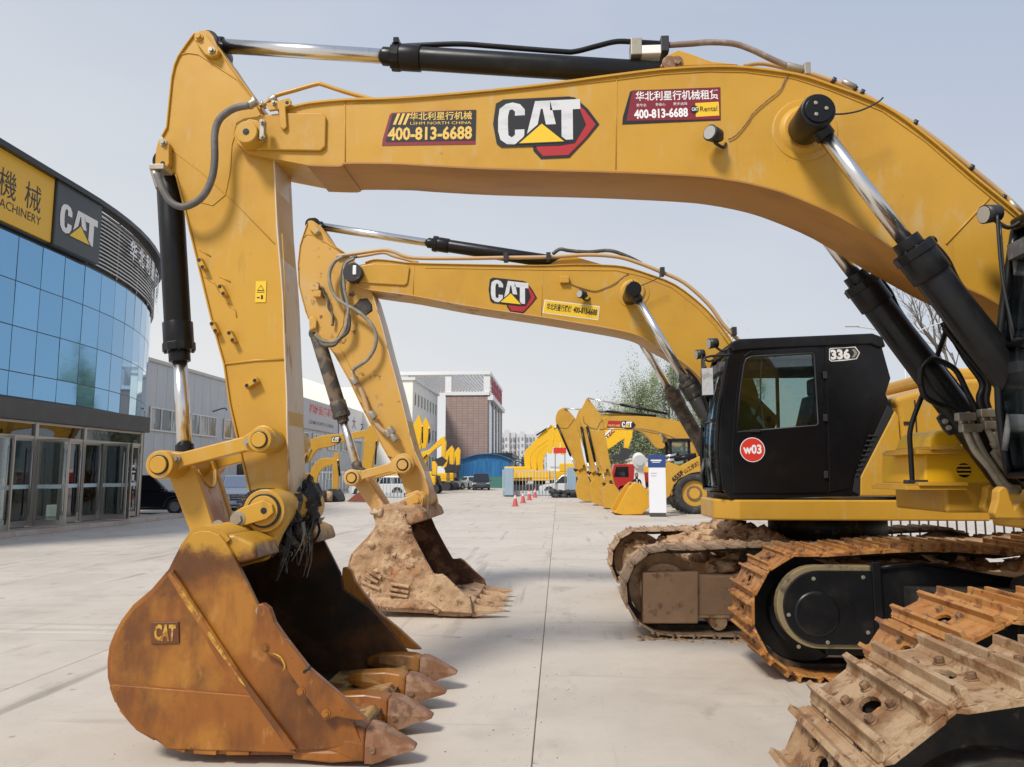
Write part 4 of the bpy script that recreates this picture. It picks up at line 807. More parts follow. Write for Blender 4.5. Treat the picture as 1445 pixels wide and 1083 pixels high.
m = MB(); m.prism(link, YE - .095, YE - .066); m.build('pin_retainer', M['yellow'], BK1, bevel=.006)
bolt(BK1, 372, 721, YE - .096, .014, M['ink'], .004); bolt(BK1, 336, 733, YE - .09, .034, M['steel'], .03); bolt(BK1, 308, 743, YE - .04, .028, M['steel'], .03)
o = pin(BK1, 308, 757, YE - .03, 6.0, .085, M['yellow'], 'hinge_pin', cap=False)
# side cutters, near and far
cut1 = [(368, 851), (376, 850), (385, 857), (392, 877), (408, 900), (439, 940), (480, 975), (520, 1013), (505, 1013), (478, 1008), (462, 1014), (455, 1005), (425, 965), (400, 930), (378, 918), (368, 905), (371, 893), (366, 870)]
def cutter(y0, y1): 
    o = rel(BK1, cut1, y0, y1, M['rust'], 'side_cutter', .008); return o
co = cutter(yk - .055, yk - .001); cutter(6.481, 6.535)
for (a_, b_) in ((374, 914), (425, 976), (460, 1007)): bolt(co, a_, b_, yk - .056, .017, M['rust'], .014)
m = MB(); m.tube(onP([(385, 922), (396, 928), (402, 940), (400, 948)], yk - .062), .006, 6); m.build('pry_notch', M['rust_edge'], co)
m = MB(); m.cyl(P(366, 862, yk - .03), P(366, 862, yk - .03) + Vector((0, .06, 0)), .025, n=12); m.build('bolt', M['steel'], co)
m = MB(); m.tube(onP([(439, 941), (428, 948)], yk - .058), .004, 5, k=1); m.build('joint_line', M['ink'], co)
m = MB(); q_ = T([(437, 940), (432, 945), (427, 949), (429, 951), (434, 947), (440, 942)], yk - .056); m.prism(q_, yk - .058, yk - .05); m.build('slot', M['ink'], co)
# lip plate, adapters and teeth
lp = T([(395, 1030), (440, 1010), (505, 1028), (524, 1046), (470, 1058), (400, 1060)], 4.72)
m = MB(); m.prism(T([(330, 1052), (430, 1042), (500, 1030), (512, 1046), (470, 1057), (340, 1060)], 4.74), 4.737, 6.44); m.build('lip_plate', M['lip'], BK1, bevel=.012)
def tooth(bk, yc, x0, z0, sc=1.0, mats=(M['rust'], M['tooth']), al=.44, tl=.29, drop=-.02):
    """adapter clamped over the lip and a pointed tip; x0,z0 = collar centre"""
    def ring(x, z, w, h, t=.0): return [(x, yc - w, z - h), (x, yc + w, z - h), (x, yc + w * (1 - t * .3), z), (x, yc + w * (.72 - t * .3), z + h), (x, yc - w * (.72 - t * .3), z + h), (x, yc - w * (1 - t * .3), z)]
    s = sc; m = MB()
    m.loft([ring(x0 - al * s, z0 + .055 * s, .05 * s, .025 * s), ring(x0 - al * .75 * s, z0 + .055 * s, .085 * s, .055 * s), ring(x0 - .16 * s, z0 + .035 * s, .098 * s, .085 * s), ring(x0 - .05 * s, z0 + .01 * s, .105 * s, .098 * s), ring(x0, z0, .100 * s, .092 * s)])
    m.loft([ring(x0 - al * 1.0 * s, z0 - .055 * s, .075 * s, .04 * s), ring(x0 - .2 * s, z0 - .05 * s, .095 * s, .055 * s), ring(x0 - .03 * s, z0 - .03 * s, .10 * s, .06 * s)])
    ad = m.build('tooth_adapter', mats[0], bk, bevel=.012, seg=2)
    m = MB(); m.loft([ring(x0 + .004, z0, .112 * s, .096 * s), ring(x0 + .05 * s, z0 - .004 * s, .112 * s, .095 * s), ring(x0 + .10 * s, z0 + (-.006) * s, .100 * s, .082 * s), ring(x0 + tl * .55 * s, z0 + drop * .5 * s, .082 * s, .056 * s), ring(x0 + tl * .85 * s, z0 + drop * s, .062 * s, .026 * s), ring(x0 + tl * s, z0 + (drop - .006) * s, .044 * s, .009 * s)])
    for sy in (-1, 1): m.cyl((x0 + .05 * s, yc + sy * .113 * s, z0 - .02), (x0 + .05 * s, yc + sy * .118 * s, z0 - .02), .020 * s, n=12, mi=1)
    tp = m.build('tooth_tip', [mats[1], M['bolt']], bk, bevel=.014, seg=3)
    return ad
zc = P(520, 1046, 4.80).z
for i, yc in enumerate((4.80, 5.35, 5.89, 6.40)):
    tooth(BK1, yc, P(520, 1046, 4.80).x + i * .012, zc + .005 + i * .012, 1.0)
# worn steel ridges between adapters
for i in range(3):
    yc = (5.075, 5.62, 6.15)[i]
    m = MB(); m.loft([[(-1.75, yc - .17, .10), (-1.75, yc + .17, .10), (-1.75, yc + .17, .125), (-1.75, yc - .17, .125)], [(-1.20, yc - .165, .075), (-1.20, yc + .165, .075), (-1.20, yc + .165, .14), (-1.20, yc - .165, .14)], [(-1.14, yc - .15, .07), (-1.14, yc + .15, .07), (-1.15, yc + .15, .11), (-1.15, yc - .15, .11)]])
    m.build('lip_shroud', M['lip'], BK1, bevel=.012)
# torn black plastic wrap hanging from the hinge
wp = thing('torn_wrapping', 'torn black plastic wrapping hanging from the hinge of the large rust-brown bucket', 'wrapping', (-1.9, 5.6, 1.6))
m = MB(); random.seed(11)
c = P(408, 722, 5.6)
m.cyl((P(384, 722, 5.45).x, 5.24, c.z - .0), (P(384, 722, 5.45).x, 5.82, c.z), .175, n=28)
for k in range(34):
    an = random.uniform(-1.5, .2); x = P(405, 722, 5.6).x + .12 * math.cos(an) ; y = random.uniform(5.28, 5.8); z = 1.62 + .1 * math.sin(an)
    m.ball((x, y, z - random.uniform(.0, .30)), random.uniform(.05, .10), 0, 8, (.8, 1, 1.2), .9, k)
m.build('wrap_body', pmat('black_plastic_wrap', (.012, .012, .012), .33, layers=[((.05, .045, .04, .6), 12, .5, .7)], bump=((30, .8, .02), (8, .8, .05))), wp)
m = MB()
for k in range(80):
    x = P(402 + random.uniform(-14, 26), 740, 5.5).x; y = random.uniform(5.3, 5.75); z = 1.50 + random.uniform(-.12, .06); L = random.choice((.12, .2, .3, .42)) * random.uniform(.7, 1.2); w = random.uniform(.008, .022); a = random.uniform(0, 3.1)
    dx, dy = w * math.cos(a), w * math.sin(a); pr = []
    for j in range(5):
        t = j / 4; ox = .03 * math.sin(k + t * 4) + .05 * (1 - t); pr.append([(x + ox - dx * (1 - t * .6), y - dy * (1 - t * .6), z - L * t), (x + ox + dx * (1 - t * .6), y + dy * (1 - t * .6), z - L * t + .01)])
    for j in range(4): m.add(pr[j] + pr[j + 1], [(0, 1, 3, 2)], 1 if k % 9 == 0 else 0)
tag(m.build('shred', [pmat('shredded_plastic', (.02, .02, .019), .4, layers=[((.16, .14, .11, .7), 14, .5, .65)]), M['hose_tan']], wp, recalc=False), kind='stuff')

# ---- decals on the boom side
yd = yb - .001
def panel(root, pts, mat, lay=0, name='print_panel'):
    m = MB(); m.add([(P(a, b, yd).x, yd - .0012 * lay, P(a, b, yd).z) for a, b in pts], [list(range(len(pts)))]); return m.build(name, mat, root, recalc=False)
def dl(root, body_, x0, y1, x1, y0, mat, lay, bold=.02, px2=None, shear=0, **kw):
    """text whose box spans px x0..x1; y1 bottom-left, y0 top-left; px2 = bottom right y"""
    o = P(x0, y1, yd); r = P(x1, px2 if px2 is not None else y1, yd); t = P(x0, y0, yd); u = (r - o); return text(body_, o + Vector((0, -.0012 * lay, 0)), u, Vector((0, -1, 0)).cross(u) * -1 if False else Vector((-u.z, 0, u.x)), u.length, (t - o).length, mat, root, bold=bold, th=.0001, shear=shear, **kw)
dA = thing('phone_decal', None, None); dA.parent = BOOM1
panel(dA, [(539, 206), (540, 197), (550, 162), (553, 159.5), (671, 155), (671, 204)], M['maroon'], 0); panel(dA, [(544, 199), (554, 161), (672, 155.5), (671, 198.5), (546, 201)], M['ink'], 1)
for k in range(3): panel(dA, [(554.5 + k * 7, 176.5), (561 + k * 7, 160.5), (565 + k * 7, 160.5), (558.5 + k * 7, 176.5)], M['gold'], 2, 'stripe')
dl(dA, '华北利星行机械', 578, 170.5, 666, 159, M['gold'], 2, .014, 169); dl(dA, 'LSHM NORTH CHINA', 579, 176.5, 665, 172.5, M['gold'], 2, .0, 175.5); dl(dA, '400-813-6688', 547, 199, 666, 180, M['gold'], 2, .03, 197)
dB = thing('rental_decal', None, None); dB.parent = BOOM1
panel(dB, [(878, 176), (879, 165), (889, 130), (892, 128), (1016.5, 123.5), (1017, 170)], M['ink'], 0); panel(dB, [(884, 171), (886, 160), (892, 129), (1016, 124.5), (1016, 168.5)], M['maroon'], 1)
panel(dB, [(981, 146), (1014, 144), (1015, 163.5), (982, 165.5)], M['yprint'], 2)
dl(dB, '华北利星行机械租赁', 897, 143, 1014, 129.5, M['white'], 2, .014, 140.5); dl(dB, '更专业', 898, 151, 912, 147, M['white'], 2, 0, 150.7); dl(dB, '更省心', 925, 150, 939, 146, M['white'], 2, 0, 149.7); dl(dB, '更多选择', 950, 149, 970, 145, M['white'], 2, 0, 148.7)
dl(dB, '400-813-6688', 895, 168.5, 971, 155, M['white'], 2, .035, 165.5)
cc = P(980, 155, yd); m = MB(); m.cyl((cc.x, yd - .0048, cc.z), (cc.x, yd - .004, cc.z), .029, n=24); m.build('roundel', M['ink'], dB); dl(dB, 'CAT', 976, 157.5, 985, 152.5, M['white'], 5, .03, 157); dl(dB, 'Rental', 988, 158, 1012, 151, M['ink'], 4, .0, 157)
a_ = P(697, 209, yd); b_ = P(829, 144, yd); brand_logo(BOOM1, a_.x, a_.z, (P(830, 200, yd).x - a_.x), (P(697, 143, yd).z - a_.z), yd, .02)

# ================================================================ excavator 3: only its far track is in view, lower right
E0 = thing('excavator', 'nearest excavator at the lower right corner, only its dusty tan steel crawler track in view', 'excavator', (3.4, 1.0, 0))
track(E0, .72, 2.28, 2.91, M['shoe_tan'], length=5.4, hL=1.15, hR=1.15, top_sag=.03, fm=M['black_dusty'], phase=.356)
track(E0, .72, -.9, -.16, M['shoe_tan'], length=5.4, hL=1.13, hR=1.0, fm=M['black_dusty'], phase=.2)
m = MB(); m.box(2.4, -.2, .45, 4.6, 2.2, .75); m.cyl((3.5, 1.0, .75), (3.5, 1.0, 1.15), .7, n=32); m.build('carbody', M['black_dusty'], E0, bevel=.03)
# ================================================================ excavator 2: muddy machine behind, cab marked W03
D2 = 10.3
E2 = thing('excavator', 'yellow excavator with black cab marked W03 and 336, its bucket caked in tan mud', 'excavator', (3.4, D2, 0))
body(E2, 0, D2, False)
trn, cL, cR, rL = track(E2, .66, 8.42, 9.20, M['shoe_mud'], hL=.97, hR=1.10, fm=M['mud'], phase=.4, top_sag=.05, pitch=.21, fancy=False)
trf, cLf, cRf, rLf = track(E2, .70, 11.25, 12.03, M['shoe_mud'], hL=.97, hR=1.0, fm=M['mud'], phase=.1, top_sag=.05, pitch=.21, fancy=False)
rb = pmat('rusty_guard_plate', (.30, .18, .10), .7, layers=[((.33, .2, .11, .9), 4, .45, .62), ((.10, .05, .03, .8), 7, .56, .7)], bump=((12, .5, .02), (60, .3, .005)))
m = MB(); m.prism(T([(907, 808), (985, 807), (985, 880), (907, 880)], 8.5), 8.48, 8.72); m.build('idler_guard', rb, trn, bevel=.015)
m = MB(); m.prism(T([(985, 812), (1130, 815), (1130, 868), (985, 870)], 8.5), 8.53, 8.72); m.build('track_frame', rb, trn, bevel=.015)
# mud built up on the undercarriage
def mudpile(parent, spots, name='caked_mud', n=12):
    m = MB(); random.seed(3)
    for (x, y, z, r, sz) in spots: m.ball((x, y, z), r, 0, n, (1.2, 1, sz), .8, x * 3 + y)
    return tag(m.build(name, M['mud'], parent, recalc=False), kind='stuff')
sp_ = []
random.seed(9)
for k in range(190): 
    x = random.uniform(1.6, 3.4); y = random.uniform(9.3, 11.6); sp_.append((x, y, .70 + .30 * math.exp(-((x - 2.3) / .5) ** 2) + random.uniform(-.05, .03), random.uniform(.07, .17), random.uniform(.5, .8)))
for k in range(40): x = random.uniform(1.0, 5.2); sp_.append((x, random.uniform(8.75, 9.15), .70 + random.uniform(-.05, .04), random.uniform(.07, .14), .5))
for k in range(40): x = random.uniform(1.0, 5.2); sp_.append((x, random.uniform(11.4, 11.95), .70 + random.uniform(-.05, .04), random.uniform(.07, .14), .5))
mudpile(E2, sp_)
m = MB(); random.seed(2)
for k in range(90): x = random.uniform(.8, 3.0); y = 8.4 + random.gauss(0, .08); m.ball((x, y, .0), random.uniform(.008, .035), 0, 7, (1.3, 1, .5), .9, k)
tag(m.build('fallen_mud', M['mud'], recalc=False), kind='stuff')
# boom
BY0, BY1 = 10.06, 10.60
top2 = [(515, 371), (527, 367), (543, 367.5), (560, 369.5), (585, 372), (670, 374), (760, 375.5), (807, 374), (845, 374.5), (880, 377), (914, 387), (952, 402), (989, 430), (1014, 457), (1034, 485), (1055, 520), (1070, 560)]
bot2 = [(497, 393), (504, 401), (517, 407), (549, 412), (585, 417), (660, 431), (760, 446), (815, 455), (872, 465), (902, 473), (922, 485), (957, 505), (989, 532), (1010, 565), (1040, 620)]
tw, bw = sm2(T(top2, BY0), 3), sm2(T(bot2, BY0), 3)
bm = MB(); bm.prism(tw + T([(1100, 590), (1085, 625)], BY0) + bw[::-1] + T([(492, 385), (497, 377)], BY0), BY0 + .02, BY1 - .02); bm.strip(tw, BY0, BY1, .014); bm.strip(bw[::-1], BY0, BY1, .014, mi=1)
BOOM2 = bm.build('boom', [M['yellow'], M['yellow_mud']], E2, bevel=.004)
y2 = BY0 + .018
m = MB(); m.prism(T([(500, 377), (528, 372), (575, 374), (578, 378), (575, 400), (571, 403), (520, 400), (503, 397)], BY0), BY0 - .006, y2); m.build('end_plate', M['yellow'], E2, bevel=.01)
weld(E2, onP([(584, 373), (583, 416)], y2), .005); weld(E2, onP([(766, 376), (764, 446)], y2), .004)
weld(E2, onP([(600, 378), (760, 381), (870, 382), (910, 391), (948, 406), (984, 434), (1010, 461), (1030, 489)], y2), .006)
c = P(893, 412, y2); m = MB(); m.cyl((c.x, y2 - .006, c.z), (c.x, y2 + .01, c.z), .22, n=40); m.cyl((c.x, y2 - .03, c.z), (c.x, y2, c.z), .14, .18, n=32); m.build('bearing_plate', M['yellow'], E2, bevel=.004)
# lift cylinders
A = P(893, 411, 9.70); B = P(1075, 720, 9.70)
for dy_ in (0, 1.30):
    hyd(E2, A + Vector((0, dy_, 0)), B + Vector((0, dy_, 0)), .054, .10, .40, bar_mat=M['barrel_mud'] if dy_ else M['black_dusty'])
m = MB(); m.cyl((A.x, 9.58, A.z), (A.x, y2, A.z), .10, n=28); m.build('pin_boss', M['black'], E2, bevel=.01)
hose(E2, onP([(893, 395), (900, 404), (915, 399), (930, 392), (934, 388)], 9.9), .006, M['plastic_dark'], 'cable')
hose(E2, onP([(800, 396), (808, 402), (825, 408), (840, 411), (855, 406), (868, 400), (880, 391), (887, 386)], y2 - .01), .006, M['bolt'], 'cable')
m = MB(); a_ = P(790, 401, y2); b_ = P(803, 391, y2); m.box(a_.x, y2 - .06, a_.z, b_.x, y2, b_.z); m.build('line_bracket', M['yellow'], E2, bevel=.01)
lamp_on(E2, 822, 416, y2)
hose(E2, onP([(968, 520), (985, 540), (990, 560), (1000, 590), (1010, 620)], 9.62), .02, M['black'], 'steel_line')
# stick cylinder
a = P(441, 318, 10.33); b = P(800, 373, 10.33); hyd(E2, a, b, .056, .09, .46)
m = MB(); m.prism(T([(775, 374), (790, 366), (802, 362), (815, 364), (850, 374)], 10.2), 10.18, 10.24); m.build('cylinder_bracket', M['yellow'], E2, bevel=.006)
hose(E2, onP([(475, 362), (510, 357), (541, 353), (556, 356), (582, 364), (650, 365), (712, 364), (775, 363), (830, 360), (872, 363), (900, 371), (928, 382), (965, 399), (1000, 430), (1022, 460), (1048, 486)], 10.12), .026, M['pipe'], 'steel_line')
hose(E2, onP([(480, 366), (515, 361), (541, 357), (556, 362), (590, 371)], 10.4), .022, M['pipe'], 'steel_line')
hose(E2, onP([(780, 359), (790, 352), (803, 354), (830, 356), (860, 354), (885, 362), (905, 372)], 10.45), .026, M['rubber'])
for (x, y) in ((714, 364), (774, 363), (934, 384), (1035, 468)):
    c_ = P(x, y, 10.12); m = MB(); m.box(c_.x - .03, 10.05, c_.z - .06, c_.x + .03, 10.17, c_.z + .05); m.build('pipe_clamp', M['plastic_dark'], E2, bevel=.006)
# stick
SY0, SY1 = 10.14, 10.56
ol2 = [(441, 311), (434, 316), (429, 330), (423.7, 347), (421, 372), (422, 402), (427, 422), (432, 440), (436, 450), (436, 466), (446, 468), (456, 480), (472, 499), (485, 522), (495, 540), (510, 572), (524.7, 600), (540, 630), (554.6, 655), (565, 675), (572, 695), (574, 708), (583, 716), (596, 715), (604, 706), (606, 694), (598, 665), (584.5, 634), (574, 593), (562, 545), (549.6, 500), (540, 462), (527, 418), (515, 395), (500, 372), (490, 360), (475, 350), (462, 337), (450, 318)]
m = MB(); m.prism(T(ol2, SY0), SY0 + .012, SY1 - .012)
m.strip(sm2(T([(527, 418), (540, 462), (549.6, 500), (562, 545), (574, 593), (584.5, 634), (598, 665), (606, 694), (604, 706)], SY0), 2)[::-1], SY0 - .004, SY1 + .004, .012, mi=1)
m.strip(T([(436, 450), (432, 440), (427, 422), (422, 402), (421, 372), (423.7, 347), (429, 330), (434, 316)], SY0), SY0 - .004, SY1 + .004, .012)
m.strip(T([(565, 675), (554.6, 655), (540, 630), (524.7, 600), (510, 572), (495, 540), (485, 522), (472, 499), (456, 480), (446, 468)], SY0), SY0 - .004, SY1 + .004, .012)
m.strip(T([(450, 318), (462, 337), (475, 350), (490, 360), (500, 372)], SY0), SY0 - .004, SY1 + .004, .012)
m.build('stick', [M['yellow_dusty'], M['yellow_pale']], E2, bevel=.004)
s2 = SY0 + .010
weld(E2, onP([(428, 336), (433, 331), (441, 332), (462, 344), (490, 362)], s2), .007)
weld(E2, onP([(470, 478), (485, 500), (500, 530), (515, 560), (530, 585)], s2), .006)
weld(E2, onP([(495, 385), (487, 400), (487, 430), (484, 460), (472, 482), (455, 478)], s2), .006)
m = MB(); m.prism(T([(434, 313), (439, 311), (445, 316), (452, 327), (450, 331), (444, 331), (436, 323)], SY0 - .03), SY0 - .04, SY0 + .01); m.build('pin_retainer', M['yellow_dusty'], E2, bevel=.01); bolt(E2, 448, 327, SY0 - .04, .02)
pin(E2, 442, 316, SY0 + .03, SY1 - .03, .09, M['black'], cap=False)
m = MB(); m.prism(T([(436, 449), (442, 447), (447, 452), (446, 464), (437, 466)], SY0 - .03), SY0 - .04, SY0 + .01); m.build('pin_retainer', M['yellow_dusty'], E2, bevel=.01)
o = pin(E2, 497, 384, 9.94, 10.1, .13, M['black_dusty'], cap=False); m = MB(); c_ = P(500, 380, 9.94); m.box(c_.x - .02, 9.925, c_.z - .08, c_.x + .03, 9.945, c_.z + .05); m.build('pin_cap', M['white'], o, bevel=.01)
for pts, r in (([(484, 362), (472, 370), (465, 385), (466, 402), (474, 420), (488, 430), (505, 440), (520, 453), (530, 470), (529, 490), (518, 508), (503, 518), (497, 524)], .026), ([(500, 365), (488, 372), (485, 385), (486, 410), (491, 430), (490, 450), (485, 470), (472, 482), (455, 481), (445, 472)], .024), ([(504, 362), (490, 368), (484, 380), (482, 405), (487, 430), (493, 450), (491, 468), (480, 478), (470, 488), (455, 486), (448, 478)], .022)):
    hose(E2, onP(pts, 10.02), r, M['hose_tan'] if r > .023 else M['rubber'])
hose(E2, onP([(497, 524), (502, 540), (510, 552), (516, 568), (520, 582), (527, 592), (537, 605), (546, 612), (556, 618)], 10.08), .030, M['pipe'], 'steel_line')
for (x, y) in ((500, 538), (526, 586), (548, 612), (556, 618), (552, 608)):
    c_ = P(x, y, 10.05); m = MB(); m.cyl(c_ + Vector((-.03, 0, .04)), c_ + Vector((.03, 0, -.04)), .048, n=10); m.build('hose_fitting', M['steel'], E2, bevel=.004)
for (x, y) in ((446, 406), (449, 415)):
    c_ = P(x, y, 10.1); m = MB(); m.box(c_.x - .06, 10.06, c_.z - .05, c_.x + .05, 10.145, c_.z + .04); m.build('line_bracket', M['yellow_dusty'], E2, bevel=.012)
hose(E2, onP([(445, 406), (455, 407), (458, 416), (463, 424), (464, 435), (470, 446), (469, 460)], 10.1), .018, M['rubber'], 'cable')
m = MB()
c_ = P(514, 435, s2)
m.loft([[(P(x, y, s2).x, s2 - .012 - k * .0, P(x, y, s2).z) for x, y in ((501, 432), (508, 424), (517, 423), (523, 430), (524, 438), (516, 444), (505, 442))] for k in (0,)] + [[(P(x, y, s2).x, s2 + .002, P(x, y, s2).z) for x, y in ((499, 432), (508, 422), (518, 421), (525, 430), (526, 439), (516, 446), (503, 444))]]); m.build('grease_patch', M['black_dusty'], E2)
# bucket cylinder
a = P(447, 472, 10.35); b = P(507, 668, 10.35); hyd(E2, b, a, .055, .098, .36, bar_mat=M['barrel_mud'])
# linkage
yl2 = 9.98; p0 = P(496, 674.5, yl2); p1 = P(569, 655, yl2)
for y0 in (yl2, 10.62): link_plate(E2, (p0.x, p0.z), R_(12, yl2), (p1.x, p1.z), R_(15, yl2), y0, y0 + .09, M['yellow_dusty'], 'linkage_arm', .5)
for (px, py, rr) in ((496, 674.5, 11), (568, 656, 12)):
    c = P(px, py, yl2 - .06); r_ = R_(rr, yl2); m = MB(); m.cyl((c.x, yl2 - .06, c.z), (c.x, 10.8, c.z), r_, n=28); o = m.build('pin_boss', M['yellow_dusty'], E2, bevel=.012)
    m = MB(); m.cyl((c.x, yl2 - .064, c.z), (c.x, yl2 - .05, c.z), r_ * .72, n=24, mi=1); m.cyl((c.x, yl2 - .08, c.z), (c.x, yl2 - .05, c.z), r_ * .55, n=24); m.build('pin_cap', [M['yellow_dusty'], M['ink']], o)
sidep = T([(499, 684), (502, 668), (512, 664), (522, 680), (546, 720), (540, 732), (530, 728)], 10.16)
m = MB(); m.prism(sidep, 10.16, 10.22); m.prism(sidep, 10.50, 10.56); m.prism(T([(512, 672), (516, 672), (545, 718), (540, 722)], 10.16), 10.221, 10.499); m.build('power_link', M['yellow_mud'], E2, bevel=.008)
# bucket
n2 = [(576, 740), (570, 727), (561.6, 718), (549.5, 714), (540, 716), (533, 722), (529.5, 729), (532, 737), (532, 744), (521.7, 759), (506, 775), (498, 784), (494.7, 794), (493, 803), (494.7, 811.5), (499, 822), (506, 834), (514, 846), (525, 856), (545, 860), (567, 861), (600, 862.5), (624, 864), (650, 865.5), (666, 865), (668, 855), (664, 845), (647, 831), (630, 815), (624, 811), (612, 810), (601.5, 792), (584, 759)]
N2 = T(n2, 9.46)
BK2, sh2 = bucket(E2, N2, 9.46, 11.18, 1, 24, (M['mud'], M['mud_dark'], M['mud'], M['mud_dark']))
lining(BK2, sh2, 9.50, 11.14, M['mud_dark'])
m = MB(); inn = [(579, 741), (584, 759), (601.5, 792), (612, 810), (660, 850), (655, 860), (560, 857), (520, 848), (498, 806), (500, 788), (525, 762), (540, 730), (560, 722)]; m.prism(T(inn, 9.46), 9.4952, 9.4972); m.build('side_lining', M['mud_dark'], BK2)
# clods stuck on the side plate, with the printed track bars
m = MB(); random.seed(21)
pts_ = [(Vector((x, 0, z))) for x, z in N2]
def inside(px, py):
    c = False; n = len(n2)
    for i in range(n):
        x1, y1 = n2[i]; x2, y2_ = n2[i - 1]
        if (y1 > py) != (y2_ > py) and px < (x2 - x1) * (py - y1) / (y2_ - y1) + x1: c = not c
    return c
def mud_h(px, py):
    v = Vector((px * .05, py * .05, 3.3)); r = noise.fractal(v, .8, 2.1, 5)
    return max(0, .010 + .018 * r + .02 * max(0, noise.noise(v * .45 + Vector((5, 1, 0)))) + (.018 if py > 845 else 0))
gx, gy = 110, 96; idx = {}; vs = []; fs = []
for i in range(gx):
    for j in range(gy):
        px, py = 492 + 176 * i / (gx - 1), 713 + 153 * j / (gy - 1)
        if inside(px, py):
            c_ = P(px, py, 9.46); edge = 1 if all(inside(px + a, py + b) for a, b in ((2.5, 0), (-2.5, 0), (0, 2.5), (0, -2.5))) else 0
            idx[i, j] = len(vs); vs.append((c_.x, 9.452 - mud_h(px, py) * edge, c_.z))
for (i, j), a in idx.items():
    if (i + 1, j) in idx and (i, j + 1) in idx and (i + 1, j + 1) in idx: fs.append((a, idx[i + 1, j], idx[i + 1, j + 1], idx[i, j + 1]))
m = MB(); m.add(vs, fs, 0, True); m.build('mud_coat', M['mud'], BK2)
m = MB(); k = 0
while k < 14:
    px, py = random.uniform(494, 666), random.uniform(716, 864)
    if not inside(px, py): continue
    c_ = P(px, py, 9.46); m.ball((c_.x, 9.44, c_.z), random.uniform(.015, .05), 0, 8, (1.2, .5, 1.0), 1.3, k); k += 1
tag(m.build('caked_mud', M['mud'], BK2, recalc=False), kind='stuff')
for (x0, y0, x1, y1) in ((520, 806, 538, 816), (516, 813, 534, 822), (511, 821, 537, 832), (552, 824, 578, 828), (550, 831, 577, 836), (549, 838, 576, 842)):
    a_ = P(x0, y0, 9.44); b_ = P(x1, y1, 9.44); d = (b_ - a_).normalized(); n_ = Vector((-d.z, 0, d.x)) * .022; m = MB(); m.loft([[a_ - n_, a_ + n_, a_ + n_ * .6 - Vector((0, .04, 0)), a_ - n_ * .6 - Vector((0, .04, 0))], [b_ - n_, b_ + n_, b_ + n_ * .6 - Vector((0, .04, 0)), b_ - n_ * .6 - Vector((0, .04, 0))]]); m.build('mud_bar', M['mud'], BK2, bevel=.008)
m = MB()
for k in range(34):
    px = 508 + k * 3.6 + random.uniform(-.6, .6); py = 858 - max(0, (520 - px)) * .8; c_ = P(px, py - 4, 9.45); h_ = random.uniform(.03, .06); m.box(c_.x - .010, 9.425, c_.z - h_, c_.x + .010, 9.462, c_.z + h_)
tag(m.build('mud_ribs', M['mud'], BK2, bevel=.006), kind='stuff')
c = P(545, 732, 9.5); m = MB(); m.cyl((c.x, 9.48, c.z), (c.x, 11.16, c.z), .125, n=28); m.build('torque_tube', M['mud'], BK2)
top = T([(549, 716), (566, 714), (590, 712), (600, 722), (604, 733), (580, 741), (570, 732)], 9.7)
m = MB(); m.prism(top, 9.50, 11.14); m.build('top_box', M['mud'], BK2, bevel=.03, seg=3)
ear = T([(552, 722), (566, 712), (574, 698), (588, 692), (600, 698), (603, 710), (603, 726), (592, 737), (570, 736)], 9.9)
for y0 in (9.9, 10.72): m = MB(); m.prism(ear, y0, y0 + .1); m.build('hinge_ear', M['yellow_mud'], BK2, bevel=.012)
o = pin(BK2, 588, 706, 9.84, 10.86, R_(12, 9.9), M['yellow_dusty'], 'hinge_pin', True)
m = MB(); m.prism(T([(565, 712), (570, 704), (588, 696), (598, 702), (596, 714), (588, 717), (572, 718)], 9.82), 9.81, 9.86); m.build('pin_retainer', M['yellow_dusty'], BK2, bevel=.008); bolt(BK2, 569, 711, 9.81, .03, M['mud']); bolt(BK2, 587, 706, 9.81, .045, M['yellow_dusty'])
c2_ = T([(612, 812), (624, 810), (630, 814), (647, 831), (664, 846), (667, 866), (625, 863), (606, 850), (606, 830)], 9.42)
for y0 in (9.40, 11.181): m = MB(); m.prism(c2_, y0, y0 + .05); m.build('side_cutter', M['mud'], BK2, bevel=.012)
c_ = P(664, 856, 9.5)
for i in range(5): tooth(BK2, 9.54 + i * .395, c_.x + .02, .09, .70, (M['mud'], M['mud']), al=.6, tl=.56, drop=0)
m = MB(); m.prism(T([(610, 858), (650, 848), (667, 852), (667, 864), (610, 864)], 9.5), 9.5, 11.14); m.build('lip_plate', M['mud'], BK2, bevel=.015)
mudpile(BK2, [(P(640, 850, 9.6).x + random.uniform(-.35, .1), random.uniform(9.7, 11.0), .10 + random.uniform(0, .04), random.uniform(.08, .16), .45) for _ in range(26)], 'mud_heap')
# decals
yd = y2 - .001
a_ = P(690, 424, yd); b_ = P(757, 436, yd); brand_logo(BOOM2, a_.x, a_.z - .03, b_.x - a_.x - .06, (P(690, 389, yd).z - a_.z), yd, -.13)
dC = thing('phone_decal', None, None); dC.parent = BOOM2
panel(dC, [(765.5, 442), (768.5, 423), (846.5, 432.5), (844, 452.5)], M['offwhite'], 0); panel(dC, [(766.8, 441), (769.5, 424.3), (845.3, 433.6), (843, 451.2)], M['yprint'], 1)
dl(dC, '华北利星行機械', 771, 437.5, 806, 427.5, M['ink'], 2, .02, 441.5); dl(dC, '400-813-6688', 808.5, 441.5, 842, 432.5, M['ink'], 2, .035, 446)
